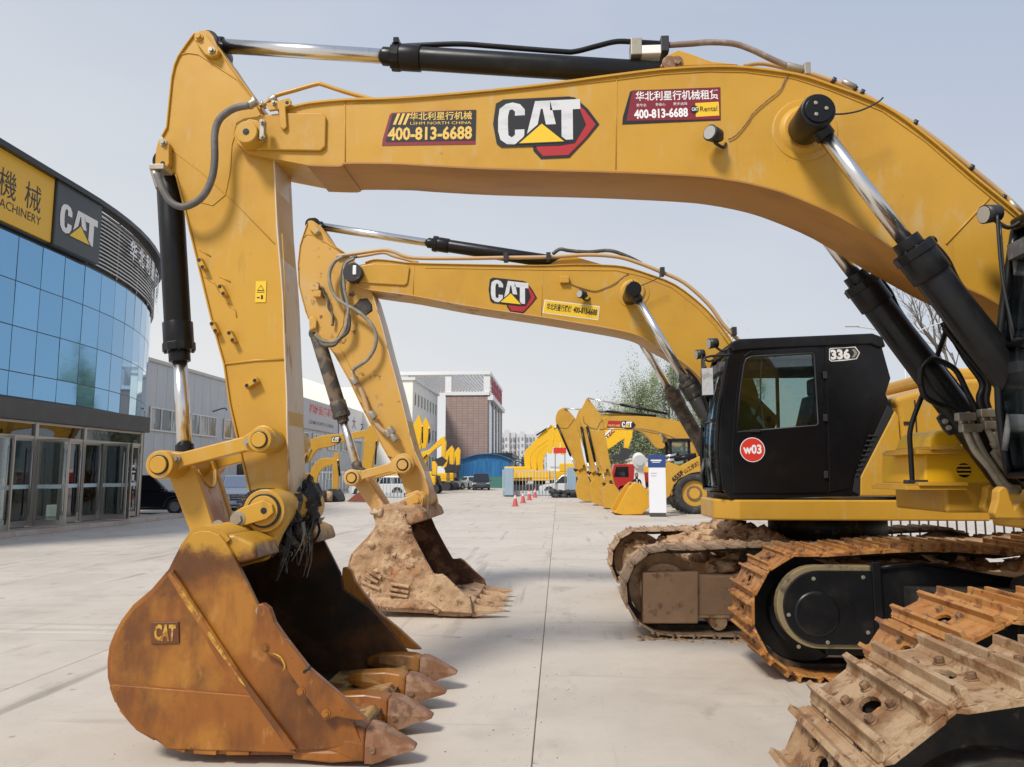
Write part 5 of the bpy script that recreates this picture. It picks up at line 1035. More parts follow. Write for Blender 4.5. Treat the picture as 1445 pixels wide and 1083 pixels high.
# cab markings
yc_ = 8.85 - .011; cab2 = [o for o in E2.children if o.name.startswith('cab')][0]
c = P(1061.7, 635, yc_ - .004); st = MB(); st.cyl((c.x, yc_ - .0065, c.z), (c.x, yc_ - .0052, c.z), .138, n=48, mi=1); st.cyl((c.x, yc_ - .008, c.z), (c.x, yc_ - .006, c.z), .130, n=48); s_ = st.build('round_sticker', [M['redlt'], M['white']], cab2)
yd = yc_ - .0085; dl(s_, 'w03', 1048.8, 641, 1075, 627.5, M['white'], 0, .035, 641)
mk = thing('model_number', None, None); mk.parent = cab2; yd = yc_ - .002
m = MB(); R0 = [(1170, 493), (1172, 491.5), (1190, 490.8), (1207, 489.3), (1213.5, 498), (1209, 507), (1190, 509.5), (1173, 510.5), (1170, 508)]
panel(mk, R0, M['offwhite'], 0); panel(mk, [(1171, 494), (1173, 492.5), (1206, 490.5), (1212, 498), (1208, 506), (1174, 509.3), (1171, 507)], M['ink'], 1)
dl(mk, '336', 1172.5, 508.2, 1200, 493.2, M['offwhite'], 2, .05, 507.2); panel(mk, [(1202, 493), (1206, 493), (1210, 498.5), (1206, 504.5), (1201.5, 505), (1205.5, 499)], M['steel'], 2)
# ================================================================ buildings
M['facade_glass'] = pmat('blue_mirror_glass', (.22, .44, .66), .04, .92, rnd=.05, bump=(1.1, .035, .02))
M['mullion'] = pmat('dark_mullion', (.03, .04, .05), .4)
M['charcoal'] = pmat('charcoal_cladding', (.055, .052, .05), .5, layers=[((.075, .07, .066, .6), 2, .45, .65)])
M['alu'] = pmat('brushed_steel_frame', (.42, .40, .37), .3, .8)
M['clad'] = pmat('grey_corrugated_cladding', (.47, .50, .52), .5, layers=[((.54, .56, .57, .6), .8, .45, .65, (1, 1, .3))], rnd=.03)
M['cream'] = pmat('cream_render', (.84, .84, .77), .8, layers=[((.76, .75, .68, .6), .5, .48, .66)])
M['winglass'] = pmat('dark_window_glass', (.045, .06, .07), .08, 0, spec=.9)
M['curtain_glare'] = pmat('pane_with_curtains_and_reflections', (.10, .12, .13), .1, layers=[((.42, .42, .38, .9), 1.6, .46, .56, (1, 1, .25))], spec=.8)  # pale streaks paint curtains and reflections over the dark pane
M['wframe'] = pmat('white_window_frame', (.68, .68, .67), .4)
def Xf(Y): return -15.9 if Y <= 23.5 else -15.9 - (20 - math.sqrt(20 ** 2 - (Y - 23.5) ** 2))
fac = []; y = 13.6; x = Xf(y)
while y < 38.5:
    fac.append((Xf(y), y)); t = 1e-3; sl = (Xf(y + .01) - Xf(y)) / .01; y += 1.08 / math.sqrt(1 + sl * sl)
GB = thing('showroom_building', 'curved blue glass showroom with yellow and black rooftop signs and open glass doors', 'building', (-20, 28, 0))
zr = [3.98, 4.71, 6.05, 7.38, 8.72]
for i in range(len(fac) - 1):
    for j in range(4):
        (x0, y0), (x1, y1) = fac[i], fac[i + 1]; d = Vector((x1 - x0, y1 - y0, 0)).normalized(); n = Vector((d.y, -d.x, 0)); g_ = .014
        a = Vector((x0, y0, 0)) + d * g_; b = Vector((x1, y1, 0)) - d * g_; t0, t1 = random.uniform(-.006, .006), random.uniform(-.006, .006)
        za, zb = zr[j] + g_, zr[j + 1] - g_; m = MB()
        f = [a + n * (.03 + t0) + Vector((0, 0, za)), b + n * (.03 + t1) + Vector((0, 0, za)), b + n * (.03 - t0) + Vector((0, 0, zb)), a + n * (.03 - t1) + Vector((0, 0, zb))]
        m.loft([[v - n * .025 for v in f], f]); m.build('glass_pane', M['facade_glass'], GB)
m = MB(); m.strip(fac, .12, 11.0, .25, ax='z', sm=False); 
m = MB(); m.strip(fac, 3.9, 8.78, -.02, ax='z', sm=False); m.build('mullion_grid', M['mullion'], GB)
core = [(x - .5, y) for x, y in fac]
m = MB(); m.strip(core, 3.6, 10.9, -.3, ax='z', sm=False); m.strip([(x - .15, y) for x, y in fac], 3.6, 3.88, 2.5, ax='z', sm=False); m.box(-30, 13, 0, -29.6, 33, 3.5); m.box(-29.8, 28.7, 0, -16.05, 29.0, 3.9); m.build('wall', M['charcoal'], GB)
m = MB(); m.strip([(x + .08, y) for x, y in fac], 10.88, 11.05, -.35, ax='z', sm=False); m.build('roof_edge', M['plastic_dark'], GB)
lv = [(x + .05, y) for x, y in fac if y > 24.2]
for k in range(15):
    z = 8.86 + k * .135; m = MB(); m.strip(lv, z, z + .055, -.10, ax='z', sm=False); m.build('louvre_slat', M['alu'], GB)
for i in range(0, len(lv), 2): m = MB(); m.box(lv[i][0] - .1, lv[i][1] - .04, 8.8, lv[i][0] + .02, lv[i][1] + .04, 10.9); m.build('louvre_post', M['alu'], GB)
# lower wall under the curve beyond the porch
m = MB(); m.box(-29.8, 29.01, 0, -20.5, 33, 3.59); m.build('wall', M['charcoal'], GB)
# rooftop signs
sg = MB(); sg.box(-15.95, 13.7, 8.86, -15.66, 22.26, 10.90); so = sg.build('yellow_sign', pmat('yellow_sign_panel', (.70, .40, .02), .35), GB, bevel=.02)
sg = MB(); sg.box(-15.95, 13.7, 8.80, -15.72, 22.26, 8.855); sg.build('sign_trim', M['plastic_dark'], GB)
YU, ZU = (0, 1, 0), (0, 0, 1)
for i_, ch in enumerate('華北利星行機械'): text(ch, (-15.655, 20.98 - (6 - i_) * 1.06, 9.56), YU, ZU, .70, .82, M['ink'], so, 0)
text('MACHINERY', (-15.655, 19.74, 9.22), YU, ZU, 2.0, .26, M['ink'], so, 0)
sg = MB(); sg.box(-15.95, 22.29, 8.82, -15.58, 24.66, 10.92); so = sg.build('black_sign', pmat('dark_sign_panel', (.045, .052, .055), .35), GB, bevel=.03)
def logo3(par, O, u, v, w, h, mats, st=.004):
    n = Vector(u).cross(Vector(v)); O = Vector(O); u = Vector(u); v = Vector(v)
    def poly(pts, lay, mt, nm):
        m = MB(); o = [tuple(O + u * (a * w) + v * (b * h) + n * (st * lay)) for a, b in pts]; m.add(o, [list(range(len(o)))]); m.build(nm, mt, par, recalc=False)
    C = [(.30, .62), (.30, .78), (.25, .92), (.16, .97), (.07, .92), (.02, .8), (0, .6), (0, .38), (.02, .18), (.08, .05), (.16, .01), (.25, .06), (.30, .2), (.30, .36), (.19, .36), (.19, .24), (.155, .17), (.12, .24), (.11, .45), (.11, .65), (.125, .78), (.155, .82), (.19, .77), (.19, .62)]
    poly(C, 1, mats[0], 'lettering'); poly([(.32, .05), (.44, .97), (.62, .97), (.70, .42), (.57, .42), (.535, .8), (.515, .8), (.44, .2)], 1, mats[0], 'lettering')
    poly([(.62, .97), (1, .97), (1, .74), (.90, .74), (.90, 0), (.765, 0), (.765, .74), (.64, .74)], 1, mats[0], 'lettering')
    poly([(.20, -.02), (.535, .56), (.86, -.02)], 2, mats[2], 'triangle_outline'); poly([(.26, .0), (.535, .48), (.80, .0)], 3, mats[1], 'emblem_triangle')  # black print border, then the yellow triangle over it
logo3(so, (-15.572, 22.48, 9.32), YU, ZU, 1.95, .98, (M['offwhite'], M['yprint'], M['charcoal']))
s_ = '华北利星行机械有限公司'
yy = 27.0
for i, ch in enumerate(s_):
    y1 = yy + .95; X0, X1_ = Xf(yy) + .32, Xf(y1) + .32; u = Vector((X1_ - X0, .95, 0)).normalized(); text(ch, (X0, yy, 9.75), u, ZU, .74, .74, M['white'], GB, .02); yy += .98 * u.y
yy = 30.3
for i, ch in enumerate('LSHM NORTH CHINA'):
    if ch != ' ' and yy < 33.6:
        u = Vector((Xf(yy + .5) - Xf(yy), .5, 0)).normalized(); text(ch, (Xf(yy) + .32, yy, 9.0), u, ZU, .34, .36, M['white'], GB, .02)
    yy += .5
# porch with doors
m = MB(); m.box(-16.4, 13.7, 3.31, -15.62, 28.6, 3.90); m.build('canopy', M['charcoal'], GB, bevel=.02)
cols = [16.9, 19.2, 21.55, 23.4, 25.7, 27.5, 29.2]
for yv in (15.8, 18.0, 20.15, 22.48, 24.89, 28.43): m = MB(); m.box(-15.95, yv - .07, .15, -15.80, yv + .07, 3.31); m.build('door_frame', M['alu'], GB, bevel=.006)
m = MB(); m.box(-15.93, 14, 2.78, -15.82, 28.4, 2.88); m.build('door_frame', M['alu'], GB); m = MB(); m.box(-15.93, 14, 3.24, -15.82, 28.4, 3.31); m.build('door_frame', M['alu'], GB)
for a, b in ((14, 15.8), (15.8, 18.0), (18.0, 20.15), (20.15, 22.48), (22.48, 24.89), (24.89, 28.43)):
    m = MB(); m.box(-15.88, a + .07, 2.88, -15.87, b - .07, 3.24); m.build('transom_pane', M['glass_door'], GB)
def leaf(yh, ye, xo=0.0, opened=False):
    """glazed door leaf hinged at yh; closed in the wall plane or swung out along +x"""
    yh, ye = 22.48 + (yh - 23.4) * 1.026, 22.48 + (ye - 23.4) * 1.026; d = MB(); w = abs(ye - yh); q = MB()
    def bar(a, b, z0, z1):
        if opened: d.box(-15.82 + a, yh - .025, z0, -15.82 + b, yh + .025, z1)
        else: d.box(-15.89, min(yh, ye) + a, z0, -15.84, min(yh, ye) + b, z1)
    bar(0, .07, .2, 2.8); bar(w - .07, w, .2, 2.8); bar(.07, w - .07, .2, .36); bar(.07, w - .07, 2.72, 2.8); 
    o = d.build('door', M['alu'], GB)
    if opened: q.box(-15.82 + .07, yh - .004, .36, -15.82 + w - .07, yh + .004, 2.72)
    else: q.box(-15.87, min(yh, ye) + .07, .36, -15.86, min(yh, ye) + w - .07, 2.72)
    q.build('glass_pane', M['glass_door'], o)
    q = MB(); 
    if opened: q.box(-15.82 + .07, yh - .006, 1.30, -15.82 + w - .07, yh + .006, 1.42)
    else: q.box(-15.855, min(yh, ye) + .07, 1.30, -15.85, min(yh, ye) + w - .07, 1.42)
    q.build('frosted_band', pmat('frosted_band', (.55, .66, .68), .5) if 'fb' not in M else M['fb'], o)
    q = MB()
    hx = (-15.82 + w - .12, yh - .07) if opened else (-15.76, max(yh, ye) - .14)
    q.cyl((hx[0], hx[1], .5), (hx[0], hx[1], 2.5), .022, n=10); q.cyl((hx[0], hx[1], .6), (hx[0] - (0 if opened else .09), hx[1] + (.06 if opened else 0), .6), .012, n=6); q.cyl((hx[0], hx[1], 2.4), (hx[0] - (0 if opened else .09), hx[1] + (.06 if opened else 0), 2.4), .012, n=6); q.build('handle', M['alu'], o)
M['fb'] = pmat('frosted_band', (.55, .66, .68), .5)
for yh, ye, op in ((19.3, 20.2, False), (20.25, 21.15, True), (21.3, 22.2, True), (22.25, 23.33, False), (23.5, 24.5, True), (24.65, 25.63, False), (25.8, 26.7, False), (26.8, 27.7, True), (26.95, 27.9, True), (28.0, 29.1, False), (17.0, 18.0, False), (18.1, 19.1, False)): leaf(yh, ye, 0, op)
for k, ch in enumerate(('营业时间', 'OPEN')): pass
m = MB()
for k in range(3): m.box(-15.848, 27.55 + k * .2, 1.5, -15.845, 27.68 + k * .2, 1.72)
m.box(-15.848, 27.5, 1.8, -15.845, 28.15, 1.86); m.box(-15.848, 27.55, 2.0, -15.845, 28.1, 2.08); m.build('door_notice', M['offwhite'], GB)
m = MB(); m.box(-28, 14, .145, -15.95, 28.6, .16); m.build('floor', pmat('polished_floor', (.18, .17, .16), .2), GB)
for (x, y, w, d, h, mt) in ((-20, 22.6, 1.2, 2.5, 1.1, 'fb'), (-22, 26.5, 2.5, 1.0, 2.4, 'charcoal'), (-19, 25.2, .1, 1.2, 2.2, 'fb'), (-18.6, 28.2, .8, .8, .6, 'white')):
    m = MB(); m.box(x - w / 2, y - d / 2, .161, x + w / 2, y + d / 2, h); m.build('counter', M[mt], GB, bevel=.03)
st = thing('entrance_step', 'low pinkish concrete step along the glass doors of the curved showroom', 'step', (-15.5, 22, 0))
for k in range(10): m = MB(); m.box(-16.2, 14 + k * 1.7, 0, -15.05, 15.69 + k * 1.7, .145); m.build('kerb_stone', pmat('pinkish_concrete', (.42, .34, .28), .7, layers=[((.50, .43, .36, .8), 2, .4, .6)]) if k == 0 else bpy.data.materials['pinkish_concrete'], st, bevel=.012)
m = MB(); m.box(-16.2, 31.05, 0, -15.05, 31.6, .12); m.build('kerb_stone', bpy.data.materials['pinkish_concrete'], st)

# grey hall
GH = thing('grey_hall', 'long grey metal-clad two-storey hall with white windows beyond the glass showroom', 'building', (-30, 66, 0))
wy = [43.0 + 4.95 * k for k in range(9)]
m = MB(); m.box(-42, 39.0, 0, -23.7, 91, 8.0); m.build('wall', M['clad'], GB if False else GH)
y = 39.0
while y < 91:
    m = MB(); m.box(-23.69, y + .01, .1, -23.60, y + 1.16, 8.25)
    m.build('wall_panel', M['clad'], GH); y += 1.175
m = MB(); m.box(-23.75, 38.9, 8.251, -23.5, 91.1, 8.45); m.build('roof_trim', M['alu'], GH)
def window(par, X, y0, y1, z0, z1, nb=3, fm='wframe', side=1):
    m = MB(); t = .09; m.box(X, y0, z0, X + .08, y1, z0 + t); m.box(X, y0, z1 - t, X + .08, y1, z1); 
    for k in range(nb + 1): yy = y0 + (y1 - y0 - t) * k / nb; m.box(X, yy, z0 + t, X + .08, yy + t, z1 - t)
    o = m.build('window', M[fm], par); m = MB(); m.box(X + .005, y0 + .01, z0 + .01, X + .03, y1 - .01, z1 - .01); m.build('pane', M['curtain_glare'] if nb == 3 else M['winglass'], o)
for yv in wy: window(GH, -23.56, yv, yv + 3.7, 4.25, 5.65)
for yv in (62.5, 72.3, 77.2): window(GH, -23.56, yv, yv + 2.8, 1.2, 3.0)
m = MB(); m.box(-23.58, 55.6, 0, -23.5, 58.6, 2.7); m.build('doorway', M['plastic_dark'], GH); m = MB(); m.box(-23.57, 58.7, 0, -23.49, 60.6, 2.6); m.build('door', M['alu'], GH)
for yv in (51.2, 56.1): m = MB(); m.tube([(-23.6, yv, 6.0), (-22.9, yv + .2, 6.25), (-22.7, yv + .2, 6.1)], .04, 6); m.build('wall_lamp', M['plastic_dark'], GH)
m = MB(); m.box(-23.5, 68.5, 6.0, -23.4, 80.6, 8.8); o = m.build('sign_board', pmat('grey_sign_board', (.45, .46, .50), .5), GH); text('机械设备租赁', (-23.39, 71, 7.5), YU, ZU, 8.5, .95, M['redlt'], o, .03); text('LSHM NORTH CHINA', (-23.39, 71, 6.5), YU, ZU, 8, .35, M['ink'], o, .01)
m = MB(); m.box(-23.5, 81.2, 5.6, -23.4, 97, 9.2); o = m.build('sign_board', pmat('white_sign_board', (.70, .70, .72), .5), GH); text('竺', (-23.39, 82.3, 7.2), YU, ZU, 1.9, 1.5, M['redlt'], o, .01); text('大', (-23.39, 86.2, 6.9), YU, ZU, 1.6, 1.4, M['ink'], o, .02); text('大众', (-23.39, 90, 6.9), YU, ZU, 4.6, 1.2, M['navy'], o, .02)
# cream block and wing
CB = thing('cream_building', 'cream three-storey building with rows of dark windows beside the brown tower', 'building', (-28, 100, 0))
m = MB(); m.prism([(-52, 0), (-52, 11), (-36, 15.2), (-29.5, 13.0), (-24, 13.0), (-24, 0)], 98, 118); m.build('wall', M['cream'], CB)
m = MB(); m.box(-29.9, 97.9, 8.2, -27.2, 98.05, 9.9); m.build('window', M['winglass'], CB)
m = MB(); m.box(-24, 91, 0, -17.4, 110, 13.0); m.build('wall', M['cream'], CB)
m = MB(); m.box(-24.2, 90.8, 13.0, -17.1, 110.0, 13.35); m.build('parapet', M['wframe'], CB)
for k in range(8):
    yv = 91.8 + k * 2.25
    for z0, z1 in ((10.0, 11.7), (6.2, 7.9), (2.4, 4.2)): window(CB, -17.4, yv, yv + 1.15, z0, z1, 1, 'cream')
# tower
TW = thing('tower_building', 'brown brick office tower with white roof pergola and tall side columns', 'building', (-13, 122, 0))
bk_ = bpy.data.materials.new('brown_brick_tiles'); bk_.use_nodes = True; t_ = bk_.node_tree; bs = t_.nodes['Principled BSDF']; br = t_.nodes.new('ShaderNodeTexBrick'); tcn = t_.nodes.new('ShaderNodeTexCoord'); mpn = t_.nodes.new('ShaderNodeMapping')
mpn.inputs['Rotation'].default_value = (math.pi / 2, 0, 0); t_.links.new(tcn.outputs['Object'], mpn.inputs[0]); t_.links.new(mpn.outputs[0], br.inputs[0]); br.inputs['Scale'].default_value = 1.0
br.inputs['Color1'].default_value = (.31, .22, .19, 1); br.inputs['Color2'].default_value = (.35, .25, .215, 1); br.inputs['Mortar'].default_value = (.22, .15, .13, 1); br.offset = 0; br.inputs['Brick Width'].default_value = .8; br.inputs['Row Height'].default_value = .36; br.inputs['Mortar Size'].default_value = .035; t_.links.new(br.outputs[0], bs.inputs['Base Color']); bs.inputs['Roughness'].default_value = .7
m = MB(); m.box(-16.2, 110, 0, -10.1, 134, 13.1); m.build('wall', bk_, TW)
m = MB(); m.box(-16.3, 109.8, 13.1, -9.9, 134.2, 13.6); m.build('cornice', M['wframe'], TW)
for yv in (110.4, 116.3, 122.2, 128.1, 133.6): m = MB(); m.box(-10.05, yv, 3.4, -9.75, yv + .45, 12.4); m.build('column', M['wframe'], TW)
for yv in (111.2, 117.1, 123, 128.9): m = MB(); m.box(-10.1, yv, 3.4, -9.9, yv + 4.9, 12.4); m.build('window', M['winglass'], TW)
m = MB(); m.box(-10.1, 110, 12.4, -9.3, 134.3, 13.1); m.build('beam', M['wframe'], TW); m = MB(); m.box(-10.1, 111, 4.2, -6.6, 130, 4.8); m.build('entrance_canopy', M['plastic_dark'], TW)
for x in (-22.6, -16.3, -10.7):
    for yv in (110, 133): m = MB(); m.box(x, yv, 13.0, x + .9, yv + .9, 16.1); m.build('pergola_post', M['wframe'], TW)
for yv in (109.8, 133.4): m = MB(); m.box(-23, yv, 16.1, -9.7, yv + .9, 16.6); m.build('pergola_beam', M['wframe'], TW)
for x in (-23, -10.6): m = MB(); m.box(x, 110.7, 16.12, x + .9, 133.4, 16.58); m.build('pergola_beam', M['wframe'], TW)
for k in range(22): m = MB(); m.box(-22.0 + k * .53, 110.7, 16.15, -21.85 + k * .53, 133.4, 16.5); m.build('pergola_slat', M['wframe'], TW)
for k in range(4): m = MB(); yv = 112 + k * 5.3; m.box(-9.75, yv, 13.6, -9.6, yv + .5, 16.0); m.box(-9.75, yv + 3, 13.6, -9.6, yv + 3.5, 16.0); m.box(-9.75, yv + .5, 15.4, -9.6, yv + 3, 15.9); m.box(-9.75, yv + .5, 14.4, -9.6, yv + 3, 14.9); m.box(-9.75, yv + 1.5, 13.6, -9.6, yv + 2, 15.4); m.build('red_character', M['maroon'] if False else pmat('faded_red_sign', (.38, .07, .09), .5) if k == 0 else bpy.data.materials['faded_red_sign'], TW)
# blue shed
BS = thing('blue_shed', 'low bright blue sheet-metal shed with arched roof beside the brown tower', 'building', (-9, 104, 0))
M['bluesheet'] = pmat('blue_sheet_metal', (.015, .12, .30), .4, layers=[((.03, .17, .38, .6), 1.2, .45, .6, (1, 1, .2))], rnd=.08)
xs0, xs1 = -12.9, -6.3
for k in range(11): m = MB(); xa = xs0 + (xs1 - xs0) * k / 11; m.box(xa + .01, 99.9, 1.5, xa + .59, 100, 3.5 + .0); m.build('wall_panel', M['bluesheet'], BS)
m = MB(); m.box(xs0, 100.01, 0, xs1, 112, 3.5); m.build('wall', M['bluesheet'], BS)
m = MB(); m.box(xs0, 99.88, 0, xs1, 99.99, 1.49); m.build('wall_base', pmat('green_wall_base', (.05, .16, .14), .6), BS)
ar = [(xs0 - .5, 3.45), (-12, 3.85), (-10.5, 4.25), (-9, 4.35), (-7.5, 4.15), (xs1 + .3, 3.6), (xs1 + 3.0, 3.0)]
m = MB(); m.strip(sm2(ar, 4), 99.5, 112, .08); m.prism([(xs0, 3.5)] + [(a, b) for a, b in sm2(ar, 4) if xs0 <= a <= xs1] + [(xs1, 3.5)], 99.92, 99.98); m.build('roof', M['bluesheet'], BS)
# far blocks of flats
M['flat'] = pmat('haze_pale_flats_render', (.50, .50, .52), .8)  # distance haze put into the pale grey wall colour
for (x0, x1, Y, h, lab) in ((-30, -19.5, 352, 20.8, 'distant pale grey block of flats, left one of the two behind the blue shed'), (-19.0, -5.5, 350, 20.0, 'distant pale grey block of flats, right one of the two behind the blue shed')):
    fb_ = thing('apartment_block', lab, 'building', ((x0 + x1) / 2, Y, 0), group='distant blocks of flats')
    m = MB(); m.box(x0, Y, 0, x1, Y + 14, h); m.box(x0 + 1.5, Y - .8, 0, x0 + 3.8, Y, h + 1.2); m.box(x1 - 5, Y - .8, 0, x1 - 2.7, Y, h + 1.2); m.build('wall', M['flat'], fb_)
    k = 0; m = MB()
    x = x0 + .6
    while x < x1 - 1:
        for j in range(6): m.box(x, Y - .85, 2 + j * 3, x + .9, Y - .02, 3.5 + j * 3)
        x += 1.75
    tag(m.build('window', pmat('far_window', (.20, .22, .25), .4) if 'far_window' not in bpy.data.materials else bpy.data.materials['far_window'], fb_), kind='stuff')
# ================================================================ trees
def leafmat(name, c1, c2, c3):
    return pmat(name, c1, .6, layers=[((*c2, .9), .7, .45, .6), ((*c3, .8), 3.0, .5, .65)], spec=.3, rnd=.1)
def tree(name, label, x, y, h, w, mat, tm, n=3200, leaf_=.22, up=1.0, group=None, base=.25, lean=0):
    t = thing(name, label, 'tree', (x, y, 0), group=group); rr = random.Random(int(x * 13 + y * 7))
    m = MB(); m.tube([(x, y, 0), (x + lean, y, h * .3), (x + rr.uniform(-.3, .3), y, h * .6), (x, y, h * .92)], lambda s: .22 * (1 - s) * h / 12 + .03, 8); m.build('trunk', tm, t)
    m = MB(); cl = []
    for k in range(34):
        z = h * rr.uniform(base, .9); an = rr.uniform(0, 6.28); r = w * (1 - ((z / h - .5) / .55) ** 2) ** .5 * rr.uniform(.45, .95) if abs(z / h - .5) < .55 else w * .2
        e_ = (x + math.cos(an) * r, y + math.sin(an) * r, z + up * rr.uniform(.6, 2.0)); m.tube([(x, y, z - up), (x + math.cos(an) * r * .6, y + math.sin(an) * r * .6, z), e_], lambda s: .06 * (1 - s) + .012, 5, k=2); cl.append((e_, rr.uniform(.5, 1.2)))
        for q in range(2): cl.append(((x + math.cos(an + q) * r * rr.uniform(.3, .8), y + math.sin(an + q) * r * rr.uniform(.3, .8), z + rr.uniform(-.8, 1.2)), rr.uniform(.5, 1.1)))
    m.build('limb', tm, t)
    vs, fs = [], []
    for k in range(n):
        c, s = cl[rr.randrange(len(cl))]; p = Vector((c[0] + rr.gauss(0, s * .42), c[1] + rr.gauss(0, s * .42), c[2] + rr.gauss(0, s * .50 * up)))
        u = Vector((rr.uniform(-1, 1), rr.uniform(-1, 1), rr.uniform(-1, 1))).normalized(); v = u.orthogonal().normalized(); q = leaf_ * rr.uniform(.5, 1.2); b = len(vs)
        vs += [p - u * q * .5, p + v * q * .3, p + u * q * .5, p - v * q * .3]; fs.append((b, b + 1, b + 2, b + 3))
    m = MB(); m.add(vs, fs); tag(m.build('crown', mat, t, recalc=False), kind='stuff'); return t
LM = leafmat('pale_spring_leaves', (.27, .32, .18), (.36, .41, .26), (.17, .21, .11)); LD = leafmat('dark_green_leaves', (.045, .07, .035), (.07, .10, .05), (.025, .04, .02)); BM_ = pmat('grey_bark', (.13, .11, .09), .9)
for (x, y, h, w, lab) in ((8.9, 84, 11.2, 3.0, 'pale green poplar, leftmost of the grove behind the row of yellow diggers'), (12.6, 86, 14.0, 3.0, 'tall pale green poplar, second from the left in the grove behind the diggers'), (16.2, 84, 15.5, 3.0, 'tallest pale green poplar in the grove, beside the black cab'), (6.2, 90, 7.2, 2.4, 'short pale green poplar showing under the arms of the row of diggers'), (10.8, 96, 8.5, 3.6, 'broad pale green poplar standing behind the others of the grove'), (20.5, 88, 14, 3.2, 'pale green poplar behind the black cab at the right end of the grove')):
    tree('poplar_tree', lab, x, y, h, w, LM, BM_, 24000, .19, 2.0, 'pale poplars behind the yard', base=.15)
for (x, y, h, w, lab) in ((-9.2, 150, 6.4, 1.8, 'small dark evergreen left of the yellow digger, nearest the blue shed'), (-6.2, 152, 5.6, 1.8, 'small dark evergreen in the middle of three before the flats'), (-4.0, 149, 6.0, 1.6, 'small dark evergreen closest to the yellow digger arm')):
    tree('evergreen_tree', lab, x, y, h, w, LD, BM_, 1500, .35, .4, 'dark evergreens before the flats', base=.1)
# trees facing the showroom glass, out on the right, and bare tree
def bare(x, y, h, seed, lab):
    t = thing('bare_tree', lab, 'tree', (x, y, 0)); rr = random.Random(seed); m = MB()
    def br_(p, d, L, r, dep):
        q = p + d * L; m.tube([p, p.lerp(q, .5) + Vector((rr.uniform(-.1, .1), rr.uniform(-.1, .1), 0)) * L * .3, q], lambda s: r * (1 - s * .4), 5, k=2)
        if dep == 0: return
        for k in range(rr.choice((2, 3, 3))):
            nd = (d + Vector((rr.uniform(-.7, .7), rr.uniform(-.7, .7), rr.uniform(-.1, .45)))).normalized(); br_(p.lerp(q, rr.uniform(.5, 1)), nd, L * rr.uniform(.6, .82), r * .58, dep - 1)
    m.tube([(x, y, 0), (x, y, h * .3)], .16, 8, k=1); m.build('trunk', BM_, t); m = MB()
    br_(Vector((x, y, h * .28)), Vector((.05, 0, 1)), h * .24, .17, 7); tag(m.build('branch', BM_, t), kind='stuff')
bare(20.8, 42, 13.0, 5, 'bare leafless tree behind the engine cover, right of the black cab')
bare(23.6, 43, 12.0, 8, 'lower bare leafless tree furthest right, between the black hydraulic cylinders')
# ================================================================ machines in the background
M['loader_y'] = pmat('loader_yellow', (.60, .31, .018), .4, layers=[((.5, .26, .03, .5), 2, .45, .65)])
M['dgrey'] = pmat('dark_machine_parts', (.03, .03, .032), .6)
M['tyre'] = pmat('black_tyre_rubber', (.03, .03, .03), .8, layers=[((.16, .13, .10, .6), 3, .5, .7)], bump=(30, .2, .01))
def strap(par, pts, Y, y0, y1, mat, name, bv=.02):
    q = T(pts, Y)
    if name in ('boom', 'stick') and len(q) > 7: q = sm2(q + [q[0]], 3)[:-1]
    m = MB(); m.prism(q, Y + y0, Y + y1); return m.build(name, mat, par, bevel=bv)
def cylpx(par, a, b, Y, frac, r=.07, rr=.045, off=0):
    A = P(*a, Y); B = P(*b, Y); A.y += off; B.y += off; g = A.lerp(B, frac); m = MB(); m.cyl(A, g, rr, n=10); m.build('piston_rod', M['chrome'], par); m = MB(); m.cyl(g, B, r, n=12); m.build('cylinder_barrel', M['black'], par)
